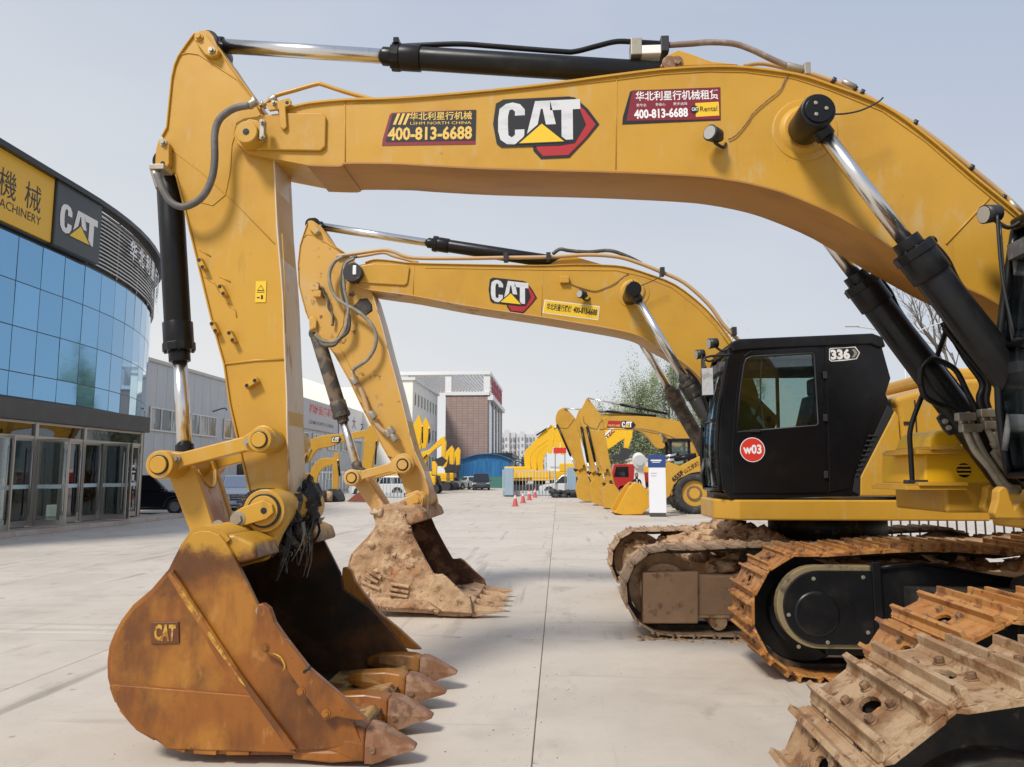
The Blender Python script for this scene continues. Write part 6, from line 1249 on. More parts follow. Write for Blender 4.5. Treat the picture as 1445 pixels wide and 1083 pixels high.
def bex(label, Y, parts, mat=None, house=None, tracks=None, cyls=(), group=None, w=.28, cab=None):
    mat = mat or M['yellow']; xs = [P(*p, Y).x for q in parts.values() for p in q]
    r = thing('excavator', label, 'excavator', ((min(xs) + max(xs)) / 2, Y, 0), group=group)
    for nm, pts in parts.items():
        ww = .62 if nm.startswith('bucket') else w
        strap(r, pts, Y, -ww + (.05 if nm == 'boom' else 0), ww, M['dgrey'] if nm.endswith('_dark') else mat, nm.replace('_dark', ''))
    for c in cyls: cylpx(r, c[0], c[1], Y, c[2], off=-w - .08)
    if house:
        x0, x1, z0, z1 = house; m = MB(); m.box(x0, Y - 1.3, z0, x1, Y + 1.3, z1); m.build('engine_hood', mat, r, bevel=.1, seg=3)
        m = MB(); m.box(x0, Y - 1.35, z0 - .2, x1, Y + 1.35, z0 - .005); m.build('deck_plate', mat, r, bevel=.04); m = MB(); m.cyl(((x0 + x1) / 2, Y, .75), ((x0 + x1) / 2, Y, z0 - .2), .6, n=20); m.build('swing_ring', M['dgrey'], r)
    if cab:
        x0, x1, z0, z1 = cab; 
        for (ya, yb_) in ((Y - 1.3, Y - 1.25), (Y - .35, Y - .3)):
            o_ = [(x0, z0), (x1, z0), (x1, z1 - .1), (x1 - .1, z1), (x0 + .25, z1), (x0, z1 - .5)]; h_ = [(x0 + .15, z0 + .7), (x1 - .35, z0 + .7), (x1 - .35, z1 - .2), (x0 + .3, z1 - .2), (x0 + .15, z1 - .55)]
            m = MB(); m.holed(o_, h_, ya, yb_); m.build('cab', M['black'], r)
        m = MB(); m.box(x0, Y - 1.25, z1 - .08, x1, Y - .35, z1); m.box(x0, Y - 1.25, z0, x1, Y - .35, z0 + .6); m.build('cab_roof', M['black'], r); m = MB(); m.box(x0 + .1, Y - 1.28, z0 + .6, x1 - .2, Y - 1.27, z1 - .15); m.build('window_pane', M['glass'], r)
    if tracks:
        x0, x1 = tracks
        for s in (-1, 1):
            y0 = Y + s * 1.15 - .3; m = MB(); pts = arc(x0 + .42, .42, .42, 90, 270, 12) + arc(x1 - .42, .42, .42, -90, 90, 12); m.prism(pts, y0, y0 + .6)
            for k in range(int((x1 - x0 - .84) / .2)): m.box(x0 + .42 + k * .2, y0 - .01, .835, x0 + .45 + k * .2, y0 + .61, .86)
            m.build('crawler_track', M['dgrey'], r, bevel=.02)
    return r
GR = 'yellow diggers lined up on the right behind the yard'
def bpx(X0, X1_): return X0, X1_
e1 = bex('yellow digger with the largest logo, front of the row behind the white sign totem', 39.7, dict(
    boom=[(846, 597), (856, 589), (900, 588), (940, 591), (962, 598), (980, 612), (996, 640), (1004, 668), (990, 668), (975, 640), (955, 621), (930, 611), (905, 606), (862, 604), (850, 606)],
    stick=[(821, 585), (818, 600), (826, 566), (829, 563), (840, 576), (848, 590), (852, 605), (858, 640), (864, 672), (867, 688), (856, 688), (852, 668), (838, 640), (829, 612)][2:] + [(820, 600), (818, 585)],
    bucket=[(856, 682), (866, 684), (872, 692), (880, 712), (884, 717), (866, 718), (852, 716), (846, 704), (848, 690)]), house=(8.3, 12.4, 1.35, 2.5), tracks=(6.2, 11.0), cyls=(((829, 563), (940, 585), .42), ((967, 604), (995, 660), .5), ((843, 668), (828, 603), .25)), group=GR, cab=(7.3, 8.9, 1.3, 3.0))
YDB = 39.7 - .28
def dlp(par, s, a, b, h, Y, mat, bold=.03, lay=0):
    o = P(*a, Y); e_ = P(*b, Y); u = (e_ - o); v = Vector((-u.z, 0, u.x)).normalized(); return text(s, o + Vector((0, -.004 * lay, 0)), u, v, u.length, h * Y / F, mat, par, bold, .001)
e1b = [o for o in e1.children if o.name.startswith('boom')][0]
Yb = YDB - .0
m = MB(); m.prism(T([(856.5, 603), (858.5, 594), (876, 594.5), (876, 603)], Yb), Yb + .01, Yb + .03); m.build('print_panel', M['red'], e1b); m = MB(); m.prism(T([(877, 604), (877, 594), (893, 595), (897, 599.5), (892, 606), (884, 606)], Yb), Yb + .01, Yb + .03); m.build('emblem_plate', M['ink'], e1b)
o = P(877.6, 603.6, Yb); logo3(e1b, (o.x, Yb + .005, o.z), (1, 0, 0), (0, 0, 1), .52, .31, (M['white'], M['yprint'], M['ink'])); dlp(e1b, '400-813-6688', (858, 602), (875, 602.3), 3, Yb + .005, M['gold'], .02)
e2 = bex('yellow digger second in the row, its arm half hidden behind the front one', 44.2, dict(
    boom=[(832, 597), (845, 586), (880, 584), (912, 588), (930, 594), (950, 607), (962, 628), (950, 630), (938, 615), (920, 606), (890, 601), (850, 600)],
    stick=[(812, 592), (819, 577), (828, 585), (838, 600), (845, 640), (850, 675), (838, 678), (830, 650), (818, 615)],
    bucket=[(838, 674), (850, 677), (858, 700), (864, 711), (845, 713), (834, 708), (831, 694), (833, 682)]), house=(8, 12, 1.35, 2.4), tracks=(6, 10.8), cyls=(((819, 578), (925, 588), .35), ((926, 606), (948, 642), .45), ((832, 669), (820, 603), .25)), group=GR, cab=(6.2, 7.8, 1.3, 3.0))
e3 = bex('yellow digger farthest left in the row, its rounded arm top against the sky', 49.0, dict(
    boom=[(812, 600), (822, 592), (860, 588), (900, 592), (925, 606), (938, 630), (925, 632), (910, 614), (885, 604), (840, 601), (816, 608)],
    stick=[(785, 600), (784, 590), (788, 580), (796, 576), (801, 579), (813, 593), (817, 604), (820, 630), (827, 662), (830, 676), (820, 676), (812, 655), (800, 628), (789, 608)],
    bucket=[(819, 670), (829, 672), (836, 690), (844, 706), (826, 708), (815, 703), (812, 692), (814, 680)]), house=(6.5, 11, 1.35, 2.4), tracks=(5, 10), cyls=(((796, 577), (880, 584), .4), ((814, 664), (786, 600), .32)), group=GR)
for e_, Y, dx_, dy_ in ((e1, 39.7, 0, 0), (e2, 44.2, -14, -2), (e3, 49.0, -33, -6)):
    yy = Y - .29
    for pl in ([(842, 667), (856, 661), (858, 665), (845, 672)], [(843, 670), (848, 668), (855, 682), (850, 685)]): m = MB(); m.prism(T([(a + dx_, b + dy_) for a, b in pl], yy), yy - .12, yy); m.build('linkage_arm', M['yellow'], e_)
    for (a, b) in ((844, 669), (857, 664), (852, 683), (862, 680)): c = P(a + dx_, b + dy_, yy - .14); m = MB(); m.cyl((c.x, yy - .18, c.z), (c.x, yy + .6, c.z), .075, n=12); m.build('pin', M['black_dusty'], e_)
for pts, e_, Y in (([(823, 588), (824, 596), (833, 604), (842, 606), (846, 598), (850, 592)], e1, 39.7), ([(790, 604), (800, 605), (806, 598), (810, 592)], e3, 49.0), ([(846, 606), (900, 607), (930, 613)], e1, 39.7)): weld(e_, onP(pts, Y - .285), .02, M['bolt'])
# wheel loader
WL = thing('wheel_loader', 'yellow wheel loader with large black tyres, marked 655F, its bucket on the ground', 'loader', (5.5, 35.5, 0))
strap(WL, [(867, 724), (872, 716), (878, 704), (888, 688), (896, 681), (905, 683), (914, 694), (917, 706), (915, 717), (906, 726), (880, 727)], 33.4, 0, .06, M['loader_y'], 'bucket'); strap(WL, [(867, 724), (872, 716), (878, 704), (888, 688), (896, 681), (905, 683), (914, 694), (917, 706), (915, 717), (906, 726), (880, 727)], 33.4, 2.7, 2.76, M['loader_y'], 'bucket')
sh_ = T([(896, 681), (905, 683), (914, 694), (917, 706), (915, 717), (906, 726), (880, 727), (867, 724)], 33.4); m = MB(); m.strip(sh_, 33.43, 36.13, -.06); m.build('bucket', M['loader_y'], WL)
m = MB(); m.prism(T([(889, 688), (897, 680), (905, 684), (893, 694), (880, 716), (874, 716)], 33.4), 33.45, 34.2); m.build('bucket_spill_guard', M['loader_y'], WL, bevel=.03)
strap(WL, [(936, 656), (944, 652), (960, 658), (982, 646), (1000, 640), (1040, 630), (1040, 650), (1000, 664), (975, 668), (958, 676), (950, 686), (945, 700), (937, 707), (935, 690)], 34.4, 0, .25, M['yellow'], 'lift_arm'); strap(WL, [(900, 700), (915, 690), (936, 668), (936, 690), (915, 710), (902, 712)], 34.6, 0, .5, M['yellow'], 'lift_arm')
la = [o for o in WL.children if o.name.startswith('lift_arm')][0]; dlp(la, '655F', (951, 681), (966, 669), 7, 34.39, M['ink'], .05); dlp(la, '山工机械', (967, 669), (988, 656), 6.4, 34.39, M['ink'], .02)
def wheel(par, x, y, r, w, hubm, flip=-1, knobs=24, loc_=False, name='wheel'):
    m = MB(); prof = [(r * .62, -w / 2), (r * .9, -w / 2), (r * .98, -w * .38), (r, -w * .2), (r, w * .2), (r * .98, w * .38), (r * .9, w / 2), (r * .62, w / 2)]
    n = 32; vs = []
    for k in range(n):
        a = 2 * math.pi * k / n; vs += [(x + p * math.cos(a), y + q, r + p * math.sin(a)) for p, q in prof]
    L = len(prof); m.add(vs, [(k * L + j, k * L + (j + 1) % L, ((k + 1) % n) * L + (j + 1) % L, ((k + 1) % n) * L + j) for k in range(n) for j in range(L)], 0, True)
    if knobs:
        for k in range(knobs):
            for s in (-1, 1):
                a = 2 * math.pi * (k + (.5 if s > 0 else 0)) / knobs; c, s_ = math.cos(a), math.sin(a); t = .035 * r
                b = [(r * .99, s * w * .02), (r * .99, s * w * .48), (r * 1.035, s * w * .46), (r * 1.035, s * w * .04)]
                m.loft([[(x + p * c - s_ * d_, y + q, r + p * s_ + c * d_) for p, q in b] for d_ in (-t, t)])
    o = m.build(name, M['tyre'], par, local=loc_); m = MB()
    m.cyl((x, y - w * .32, r), (x, y + w * .32, r), r * .63, n=28); o2 = m.build('rim', hubm, o, local=loc_)
    m = MB(); s = -1
    if knobs: m.cyl((x, y - w * .40, r), (x, y - w * .3, r), r * .36, r * .38, n=24, mi=1); m.cyl((x, y - w * .43, r), (x, y - w * .3, r), r * .26, n=20)
    else:
        for s in (-1, 1):
            for k in range(5):
                a = 2 * math.pi * k / 5; c, q = math.cos(a), math.sin(a); t = .05 * r
                m.loft([[(x + c * r * .1 - q * t, y + s * w * .36, r + q * r * .1 + c * t), (x + c * r * .1 + q * t, y + s * w * .36, r + q * r * .1 - c * t), (x + c * r * .6 + q * t, y + s * w * .40, r + q * r * .6 - c * t), (x + c * r * .6 - q * t, y + s * w * .40, r + q * r * .6 + c * t)], [(x + c * r * .1 - q * t, y + s * w * .30, r + q * r * .1 + c * t), (x + c * r * .1 + q * t, y + s * w * .30, r + q * r * .1 - c * t), (x + c * r * .6 + q * t, y + s * w * .30, r + q * r * .6 - c * t), (x + c * r * .6 - q * t, y + s * w * .30, r + q * r * .6 + c * t)]])
    m.build('hub', [hubm, M['bolt']], o2 if False else o, local=loc_)
    return o
for x, y in ((5.95, 34.7), (5.95, 37.0), (9.2, 34.7), (9.2, 37.0)): wheel(WL, x, y, .90, .62, M['yellow'])
m = MB(); m.box(8.3, 34.9, 1.2, 11.0, 36.9, 2.4); m.box(5.2, 35.2, .7, 8.3, 36.5, 1.4); m.build('chassis', M['yellow'], WL, bevel=.08)
for px0, px1, py0, py1 in ((940, 960, 625, 664),):
    a = P(px0, py1, 36.5); b = P(px1 + 8, py0, 36.5); m = MB()
    for x in (a.x, b.x - .12):
        for y in (35.3, 36.6): m.box(x, y, a.z, x + .12, y + .12, b.z)
    m.box(a.x - .1, 35.2, b.z, b.x + .1, 36.8, b.z + .14); m.box(a.x, 35.3, a.z - .3, b.x, 36.7, a.z + .2); cb_ = m.build('cab', M['black'], WL, bevel=.02); m = MB(); m.box(a.x + .12, 35.34, a.z + .2, b.x - .12, 35.36, b.z); m.build('window_pane', M['glass'], cb_)
cylpx(WL, (938, 651), (982, 643), 34.5, .35, .12, .08); cylpx(WL, (936, 645), (958, 641), 34.5, .95, .1, .06)
# digger with white lettering, raised dark bucket
ez = bex('bright yellow digger holding a raised black bucket above the red lorry', 72, dict(
    boom=[(846, 640), (845, 628), (852, 606), (870, 603), (890, 602), (892, 612), (876, 622), (862, 632)], stick=[(884, 603), (892, 603), (892, 616), (886, 634), (880, 634), (881, 618)],
    bucket_dark=[(861, 648), (864, 643), (874, 641), (876, 632), (884, 633), (892, 636), (886, 648), (876, 651)]), M['yellow_bright'], house=(.1, 2.6, 1.95, 2.75), tracks=(-.3, 2.6))
ezb = [o for o in ez.children if o.name.startswith('boom')][0]; Yz = 72 - .24; strap(ezb, [(852, 615), (862, 604), (868, 604), (853, 621)], Yz, -.01, 0, M['white'], 'print_panel', 0); dlp(ezb, 'TZC', (857, 620), (868, 609), 5, Yz - .012, M['maroon'], .05)
gy = 'bright yellow diggers parked behind the railing'
def rowC(lab, Y, off, house):
    return bex(lab, Y, dict(boom=[(a + off, b + off * .1) for a, b in [(741, 664), (740, 640), (748, 630), (762, 614), (776, 600), (780, 603), (781, 612), (770, 624), (756, 634), (749, 646), (748, 664)]],
        stick=[(a + off, b + off * .1) for a, b in [(773, 604), (777, 599), (782, 602), (782, 618), (779, 640), (773, 640), (773, 620)]]), M['yellow_bright'], house=house, tracks=(house[0] + .3, house[1] + .7), group=gy, cyls=(((778 + off, 601), (757 + off, 615), .35),))
c1 = rowC('bright yellow digger behind the railing, its body leftmost and its arm rising right', 67, 0, (-4.6, -2.3, 1.4, 2.4))
c2 = rowC('bright yellow digger behind the railing, middle of the three overlapping arms', 74, 9, (-2.8, -.8, 1.35, 2.1))
c3 = rowC('bright yellow digger behind the railing, rearmost of the three overlapping arms', 79, 18, (-1.6, 1.0, 1.35, 2.1))
m = MB(); m.box(-2.6, 64.3, .2, 1.6, 64.9, 2.3); 
strap(c1, [(724, 675), (724, 662), (754, 662), (754, 674)], 65.3, 0, .3, M['yellow_bright'], 'side_door')
# red board on posts
rbd = thing('red_board', 'red board with pale lettering raised behind the yellow digger arms', 'sign', (.2, 63, 0)); a = P(781, 640, 63); b = P(799, 632, 63); m = MB(); m.box(a.x, 63, a.z, b.x, 63.1, b.z); m.build('panel', M['redlt'], rbd)
for x in (a.x + .1, b.x - .15): m = MB(); m.box(x, 63.02, 0, x + .08, 63.08, a.z); m.build('post', M['alu'], rbd)
# left-hand group
YA = 60
ea = bex('yellow digger with logo on its low arched arm, seen between the two big arms', YA, dict(
    boom=[(424, 655), (426, 634), (434, 624), (447, 618), (465, 614), (490, 612), (516, 608), (518, 616), (490, 622), (465, 631), (448, 635), (436, 652)],
    stick=[(515, 613), (523, 601), (529, 605), (533, 614), (534, 625), (528, 645), (524, 664), (512, 664), (514, 640)]), cyls=(((533, 622), (531, 656), .05), ((440, 632), (428, 660), .4)), house=(-24.5, -20.5, 1.35, 2.4), tracks=(-23.5, -19.2))
eab = [o for o in ea.children if o.name.startswith('boom')][0]; Yq = YA - .24; strap(eab, [(468, 625), (468, 617), (479, 616), (482, 620), (479, 626)], Yq, -.01, 0, M['ink'], 'emblem_plate', 0); o = P(468.5, 624.6, Yq); logo3(eab, (o.x, Yq - .012, o.z), (1, 0, .05), (0, 0, 1), .56, .40, (M['white'], M['yprint'], M['ink']))
eb = bex('small yellow digger with black bucket resting on the ground below the arched arm', 49, dict(
    boom=[(432, 700), (436, 675), (442, 658), (453, 648), (470, 647), (471, 655), (458, 660), (449, 672), (444, 700)], stick=[(470, 648), (473, 639), (478, 640), (480, 652), (477, 692), (470, 692)],
    bucket_dark=[(455, 711), (460, 703), (468, 690), (476, 690), (482, 698), (484, 706), (478, 711)]), M['yellow'], tracks=(-18.2, -15.6), house=(-17.8, -16, 1.0, 1.8), cyls=(((478, 649), (481, 672), .1),), w=.14)
dr_ = thing('steel_drum', 'rusty dark steel drum lying beside the small black bucket', 'drum', (-14.9, 48, 0)); a = P(446, 698, 48); m = MB(); m.cyl((a.x, 47.6, .37), (a.x + .65, 47.9, .37), .37, n=24); m.build('shell', pmat('rusty_drum', (.07, .035, .025), .7), dr_); m = MB(); m.cyl((a.x + .66, 47.9, .37), (a.x + 1.0, 48.05, .37), .33, n=24); m.build('end_ring', M['shoe_mud'], dr_)
rb_ = thing('loose_bucket', 'rust-red digger bucket lying on the concrete left of the muddy bucket', 'bucket', (-12, 48, 0)); strap(rb_, [(489, 708), (500, 699), (512, 691), (517, 700), (518, 708)], 48, 0, .9, pmat('rust_red_paint', (.20, .05, .03), .7), 'shell')
gd = 'bright yellow diggers by the brown tower'
def exD(lab, Y, parts, cy=(), **k): return bex(lab, Y, parts, M['yellow_bright'], cyls=cy, group=gd, **k)
exD('bright yellow digger with the tallest raised arm, left of two side by side', 74, dict(stick=[(584, 600), (592, 585), (597, 601), (593, 628), (588, 628)], boom=[(565, 660), (572, 640), (586, 598), (592, 602), (580, 640), (574, 662)]), (((597, 601), (597, 626), .1),), house=(-17.5, -14.5, 1.3, 2.3), tracks=(-17, -13.4))
exD('bright yellow digger with raised arm, right of two side by side', 77, dict(stick=[(596, 600), (601.6, 589), (608, 604), (601, 633), (596, 633)], boom=[(580, 660), (586, 640), (597, 600), (603, 606), (592, 640), (588, 662)]), (((606.5, 604), (606, 626), .1),), house=(-16.5, -13.5, 1.3, 2.3), tracks=(-16, -12.8))
d3 = exD('bright yellow digger with dark raised bucket, in front of the brown tower', 72, dict(boom=[(592, 655), (594, 640), (607, 634), (624, 617), (628, 621), (624, 627), (608, 640), (600, 655)], stick=[(624, 619), (627, 616), (630, 625), (628, 645), (623, 645)], bucket_dark=[(612, 650), (624, 645), (630, 650), (624, 658), (616, 658)]), (((606, 640), (598, 648), .3),), house=(-14.2, -11.6, 1.2, 2.0), tracks=(-14.2, -11))
exD('bright yellow digger whose short arm hooks down, left of the last two by the tower', 84, dict(boom=[(622, 660), (628, 640), (638, 629), (641, 634), (634, 642), (630, 660)], stick=[(634, 636), (638, 629), (641, 634), (640, 656), (635, 656)], bucket_dark=[(627, 662), (634, 655), (641, 656), (640, 665), (632, 666)]), house=(-14, -12, 1.2, 1.9), tracks=(-14, -11.6))
exD('bright yellow digger whose short arm hooks down, nearest the blue shed', 88, dict(boom=[(634, 660), (638, 644), (646, 632), (650, 636), (643, 645), (640, 662)], stick=[(643, 638), (647, 631), (650, 636), (649, 656), (644, 657)], bucket_dark=[(638, 664), (643, 657), (650, 657), (649, 664), (644, 668)]), house=(-13.4, -11.8, 1.2, 1.9), tracks=(-13.4, -11.2))
exD('bright yellow digger seen end-on under the raised dark bucket', 70, dict(stick=[(610, 652), (614, 651), (617, 656), (616, 672), (611, 672)], bucket_dark=[(605, 676), (612, 670), (620, 672), (622, 684), (610, 688)]), tracks=(-12.3, -10.7), house=(-12.2, -11, .9, 1.6))
# ================================================================ cars
CP = dict(white=pmat('white_car_paint', (.62, .63, .64), .25, coat=.8), black=pmat('black_car_paint', (.010, .012, .016), .2, coat=.8), red=pmat('red_lorry_paint', (.38, .02, .02), .3, coat=.5))
M['wscreen'] = pmat('sky_reflecting_windscreen', (.42, .46, .50), .06, .7)
M['cglass'] = pmat('car_window_glass', (.012, .014, .018), .05, spec=.8); M['alloy'] = pmat('alloy_rim', (.5, .5, .5), .3, .8)
def car(name, label, x, y, rz, paint, L=4.6, Wd=1.85, Ht=1.65, kind='suv', group=None, cat='car', plate='navy', star=False):
    r = thing(name, label, cat, (x, y, 0), rz, group); h = L / 2; w = Wd / 2; wr = .35; belt = .98 if not star else 1.08
    ax = (h - .85, -h + .85)
    low = [(-h + .02, .35), (-h, .75), (-h + .05, belt), (-h + .3, belt + .02)]
    nose_ = [(h - 1.0, belt), (h - .35, belt - .10), (h - .06, belt - .26), (h, .6), (h - .05, .32)]
    bot = []
    for a in ax:
        bot += [(a + .42, .28)] + [(a + .42 * math.cos(t), .33 + .42 * math.sin(t)) for t in [math.radians(q) for q in range(10, 171, 20)]] + [(a - .42, .28)]
    pts = low + nose_ + [(h - .2, .26)] + bot + [(-h + .2, .28)]
    m = MB(); m.prism(pts, -w, w); m.build('body', CP[paint], r, bevel=.05, seg=3, local=True)
    m = MB(); m.box(-h + .3, -w + .14, .2, h - .3, w - .14, .6); m.build('underbody', M['plastic_dark'], r, local=True)
    f0, f1 = (h - 1.15, h - 1.95) if kind != 'van' else (h - .80, h - 1.75)
    b0, b1 = (-h + .12, -h + .55) if kind != 'sedan' else (-h + .75, -h + 1.45)
    t = .17; m = MB(); m.loft([[(b0, -w + .04, belt), (f0, -w + .04, belt), (f0, w - .04, belt), (b0, w - .04, belt)], [(b1, -w + t, Ht), (f1, -w + t, Ht), (f1, w - t, Ht), (b1, w - t, Ht)]]); m.build('roof', CP[paint], r, bevel=.06, seg=3, local=True)
    def lp(a, b, k): return a + (b - a) * k
    for s in (-1, 1):
        m = MB(); k0, k1 = .08, .80
        for (u0, u1) in ((.03, .33), (.35, .66), (.68, .96)):
            q = []
            for k, ua, in ((k0, u0), (k0, u1), (k1, u1), (k1, u0)):
                xb, xf = lp(b0, b1, k), lp(f0, f1, k); q.append((lp(xb, xf, ua), s * (lp(w - .04, w - t, k) + .012), lp(belt, Ht, k)))
            m.loft([q, [(a, b - s * .02, c) for a, b, c in q]])
        m.build('side_window', M['cglass'], r, local=True)
    for xa, xb, nm in ((f0, f1, 'windscreen'), (b0, b1, 'rear_window')):
        s = 1 if xa > 0 else -1; q = [(lp(xa, xb, k) + s * .015, sy * (lp(w - .04, w - t, k) - .08), lp(belt, Ht, k)) for k, sy in ((.06, -1), (.06, 1), (.88, 1), (.88, -1))]; m = MB(); m.loft([q, [(a - s * .02, b, c) for a, b, c in q]]); m.build(nm, M['wscreen'] if star else M['cglass'], r, local=True)
    for a in ax:
        for s in (-1, 1):
            o = MB(); wheel(r, a, s * (w - .12), wr, .22, M['alloy'], knobs=0, loc_=True)
    for s in (-1, 1):
        m = MB(); m.loft([[(h - .10, s * (w - .45), .70), (h - .16, s * (w - .06), .72), (h - .22, s * (w - .06), .84), (h - .14, s * (w - .45), .80)], [(h + .005, s * (w - .45), .69), (h - .03, s * (w - .07), .70), (h - .09, s * (w - .07), .84), (h - .05, s * (w - .45), .80)]]); m.build('headlight', M['lens'], r, local=True)
        m = MB(); m.box(-h - .012, s * (w - .35) - .12, .78, -h + .05, s * (w - .35) + .18, .95); m.build('tail_light', M['redlt'], r, local=True)
        m = MB(); m.box(f0 - .28, s * (w + .0), belt + .0, f0 - .08, s * (w + .17), belt + .16); m.build('mirror', CP[paint], r, bevel=.03, local=True)
    m = MB(); m.box(h - .02, -w + .42, .50, h + .012, w - .42, .78); gr_ = m.build('grille', M['plastic_dark'], r, local=True); m = MB()
    for z in (.58, .69): m.box(h + .012, -w + .46, z, h + .024, w - .46, z + .03)
    m.build('grille_bar', M['alloy'], gr_, local=True)
    if star:
        m = MB(); q = [(h + .03, .15 * math.cos(a), .64 + .15 * math.sin(a)) for a in [2 * math.pi * k / 20 for k in range(21)]]; m.tube(q, .014, 6, k=1)
        for k in range(3): a = math.pi / 2 + 2 * math.pi * k / 3; m.cyl((h + .03, 0, .64), (h + .03, .15 * math.cos(a), .64 + .15 * math.sin(a)), .012, n=6)
        m.build('emblem', M['alloy'], gr_, local=True)
    m = MB(); m.box(h + .0, -.22, .36, h + .02, .22, .47); m.build('number_plate', M[plate], r, local=True)
    return r
M['plateblue'] = pmat('blue_number_plate', (.03, .07, .38), .4)
car('parked_car', 'black car parked just beyond the glass doors, behind the large bucket linkage', -18.35, 33.5, math.radians(8), 'black', 4.9, 1.85, 1.70)
car('parked_car', 'white car with chrome star grille facing the camera beside the black car', -16.05, 38.4, math.radians(-66), 'white', 4.6, 1.9, 1.70, plate='plateblue', star=True)
car('parked_car', 'dark saloon parked beyond the white star-grille car, by the grey hall', -17.6, 45, math.radians(-80), 'black', 4.6, 1.8, 1.5, 'sedan')
car('parked_car', 'white car behind the railing left of the muddy digger bucket', -14.0, 60.5, math.pi, 'white', 4.7, 1.85, 1.62)
car('parked_car', 'white car with its dark windows seen behind the right-hand railing', .75, 64.2, math.pi, 'white', 4.7, 1.88, 1.72)
car('parked_car', 'white hatchback parked beside the small diggers, left of the black off-roader', -12.4, 88, math.radians(60), 'white', 4.3, 1.8, 1.55)
car('parked_car', 'silvery white car just behind the black off-roader', -10.2, 92, math.radians(-70), 'white', 4.5, 1.8, 1.5)
car('off_roader', 'black boxy off-roader facing the camera in front of the blue shed', -8.7, 87, math.radians(-84), 'black', 4.6, 1.95, 1.85)
# red lorry
LR = thing('lorry', 'red lorry cab facing left beside the row of yellow digger buckets', 'lorry', (5.0, 59, 0)); m = MB(); m.prism([(3.9, .6), (3.85, 1.3), (4.15, 2.5), (5.7, 2.5), (5.7, .6)], 58, 60.2); m.build('cab', CP['red'], LR, bevel=.06, seg=3); m = MB(); m.prism([(4.12, 1.55), (4.3, 2.3), (5.2, 2.3), (5.2, 1.55)], 57.97, 57.999); m.build('side_window', M['cglass'], LR)
m = MB(); m.box(5.75, 58.1, .8, 10.5, 60.1, 1.1); m.build('chassis', M['plastic_dark'], LR); m = MB(); m.box(5.9, 58, 1.11, 10.5, 60.2, 1.9); m.build('load_bed', CP['red'], LR, bevel=.03)
for x in (4.8, 9.0): wheel(LR, x, 58.15, .48, .3, M['alloy'], knobs=0)
# mixer drum thing and yellow plant behind person
MX = thing('concrete_mixer', 'white mixer drum on a stand above the yellow loader bucket', 'mixer', (6.2, 56, 0)); c = P(902, 652, 56); m = MB(); m.cyl((c.x, 55.6, c.z), (c.x, 56.6, c.z + .3), .52, .42, n=24); m.cyl((c.x, 55.55, c.z), (c.x, 55.62, c.z), .30, n=20, mi=1); m.build('drum', [M['wframe'], M['clad']], MX, bevel=.03); m = MB(); m.prism([(c.x - .5, 0), (c.x - .3, c.z - .4), (c.x + .3, c.z - .4), (c.x + .5, 0)], 56.0, 56.4); m.build('stand', M['wframe'], MX)
YP = thing('site_plant', 'yellow site machine body standing behind the white mixer drum', 'machine', (6.4, 58.5, 0)); m = MB(); m.box(5.4, 61, .6, 6.0, 62, 2.6); m.build('side_panel', M['yellow_bright'], YP, bevel=.05); m = MB(); m.box(6.01, 61, .6, 7.8, 62, 2.4); m.build('hood', M['yellow_bright'], YP, bevel=.05)
# person
PS = thing('person', 'person in dark jacket over white shirt standing behind the loader bucket', 'person', (4.25, 42.5, 0))
def person(x, y):
    J = [(0, 0, .95), (0, 0, 1.2), (0, 0, 1.42), (0, 0, 1.52), (0, -.02, 1.62), (0, -.02, 1.72), (-.19, 0, 1.40), (-.26, 0, 1.12), (-.24, -.08, .88), (.19, 0, 1.40), (.26, 0, 1.12), (.24, -.08, .88), (-.10, 0, .9), (-.11, 0, .5), (-.11, .02, .09), (-.11, -.12, .05), (.10, 0, .9), (.11, 0, .5), (.11, .02, .09), (.11, -.12, .05)]
    R = [.15, .15, .14, .055, .095, .075, .065, .05, .035, .065, .05, .035, .09, .065, .045, .04, .09, .065, .045, .04]
    E = [(0, 1), (1, 2), (2, 3), (3, 4), (4, 5), (2, 6), (6, 7), (7, 8), (2, 9), (9, 10), (10, 11), (0, 12), (12, 13), (13, 14), (14, 15), (0, 16), (16, 17), (17, 18), (18, 19)]
    me = bpy.data.meshes.new('body'); me.from_pydata(J, E, []); ob = bpy.data.objects.new('body', me); COL.objects.link(ob); ob.parent = PS
    s = ob.modifiers.new('skin', 'SKIN'); me.skin_vertices or me.skin_vertices.new() if False else None
    for i, v in enumerate(me.skin_vertices[0].data): v.radius = (R[i], R[i] * .8); v.use_root = i == 0
    sb_ = ob.modifiers.new('sub', 'SUBSURF'); sb_.levels = 1; sb_.render_levels = 1
    me.materials.append(pmat('dark_clothing', (.015, .016, .02), .8)); return ob
try: person(4.25, 42.5)
except Exception as ex:
    for _ in (0,):
        J = bpy.data.objects.get('body')
    print('person skin failed', ex)
m = MB(); m.ball((4.25, 42.46, 1.68), .10, 0, 12, (.85, 1, 1.15)); m.build('face', pmat('skin_tone', (.42, .24, .16), .6), PS); m = MB(); m.ball((4.25, 42.50, 1.71), .112, 0, 12, (.88, 1, 1.1)); m.build('hair', M['ink'], PS)
m = MB(); m.prism([(4.20, 1.48), (4.30, 1.48), (4.27, 1.12), (4.23, 1.12)], 42.35, 42.365); m.build('shirt', M['white'], PS)
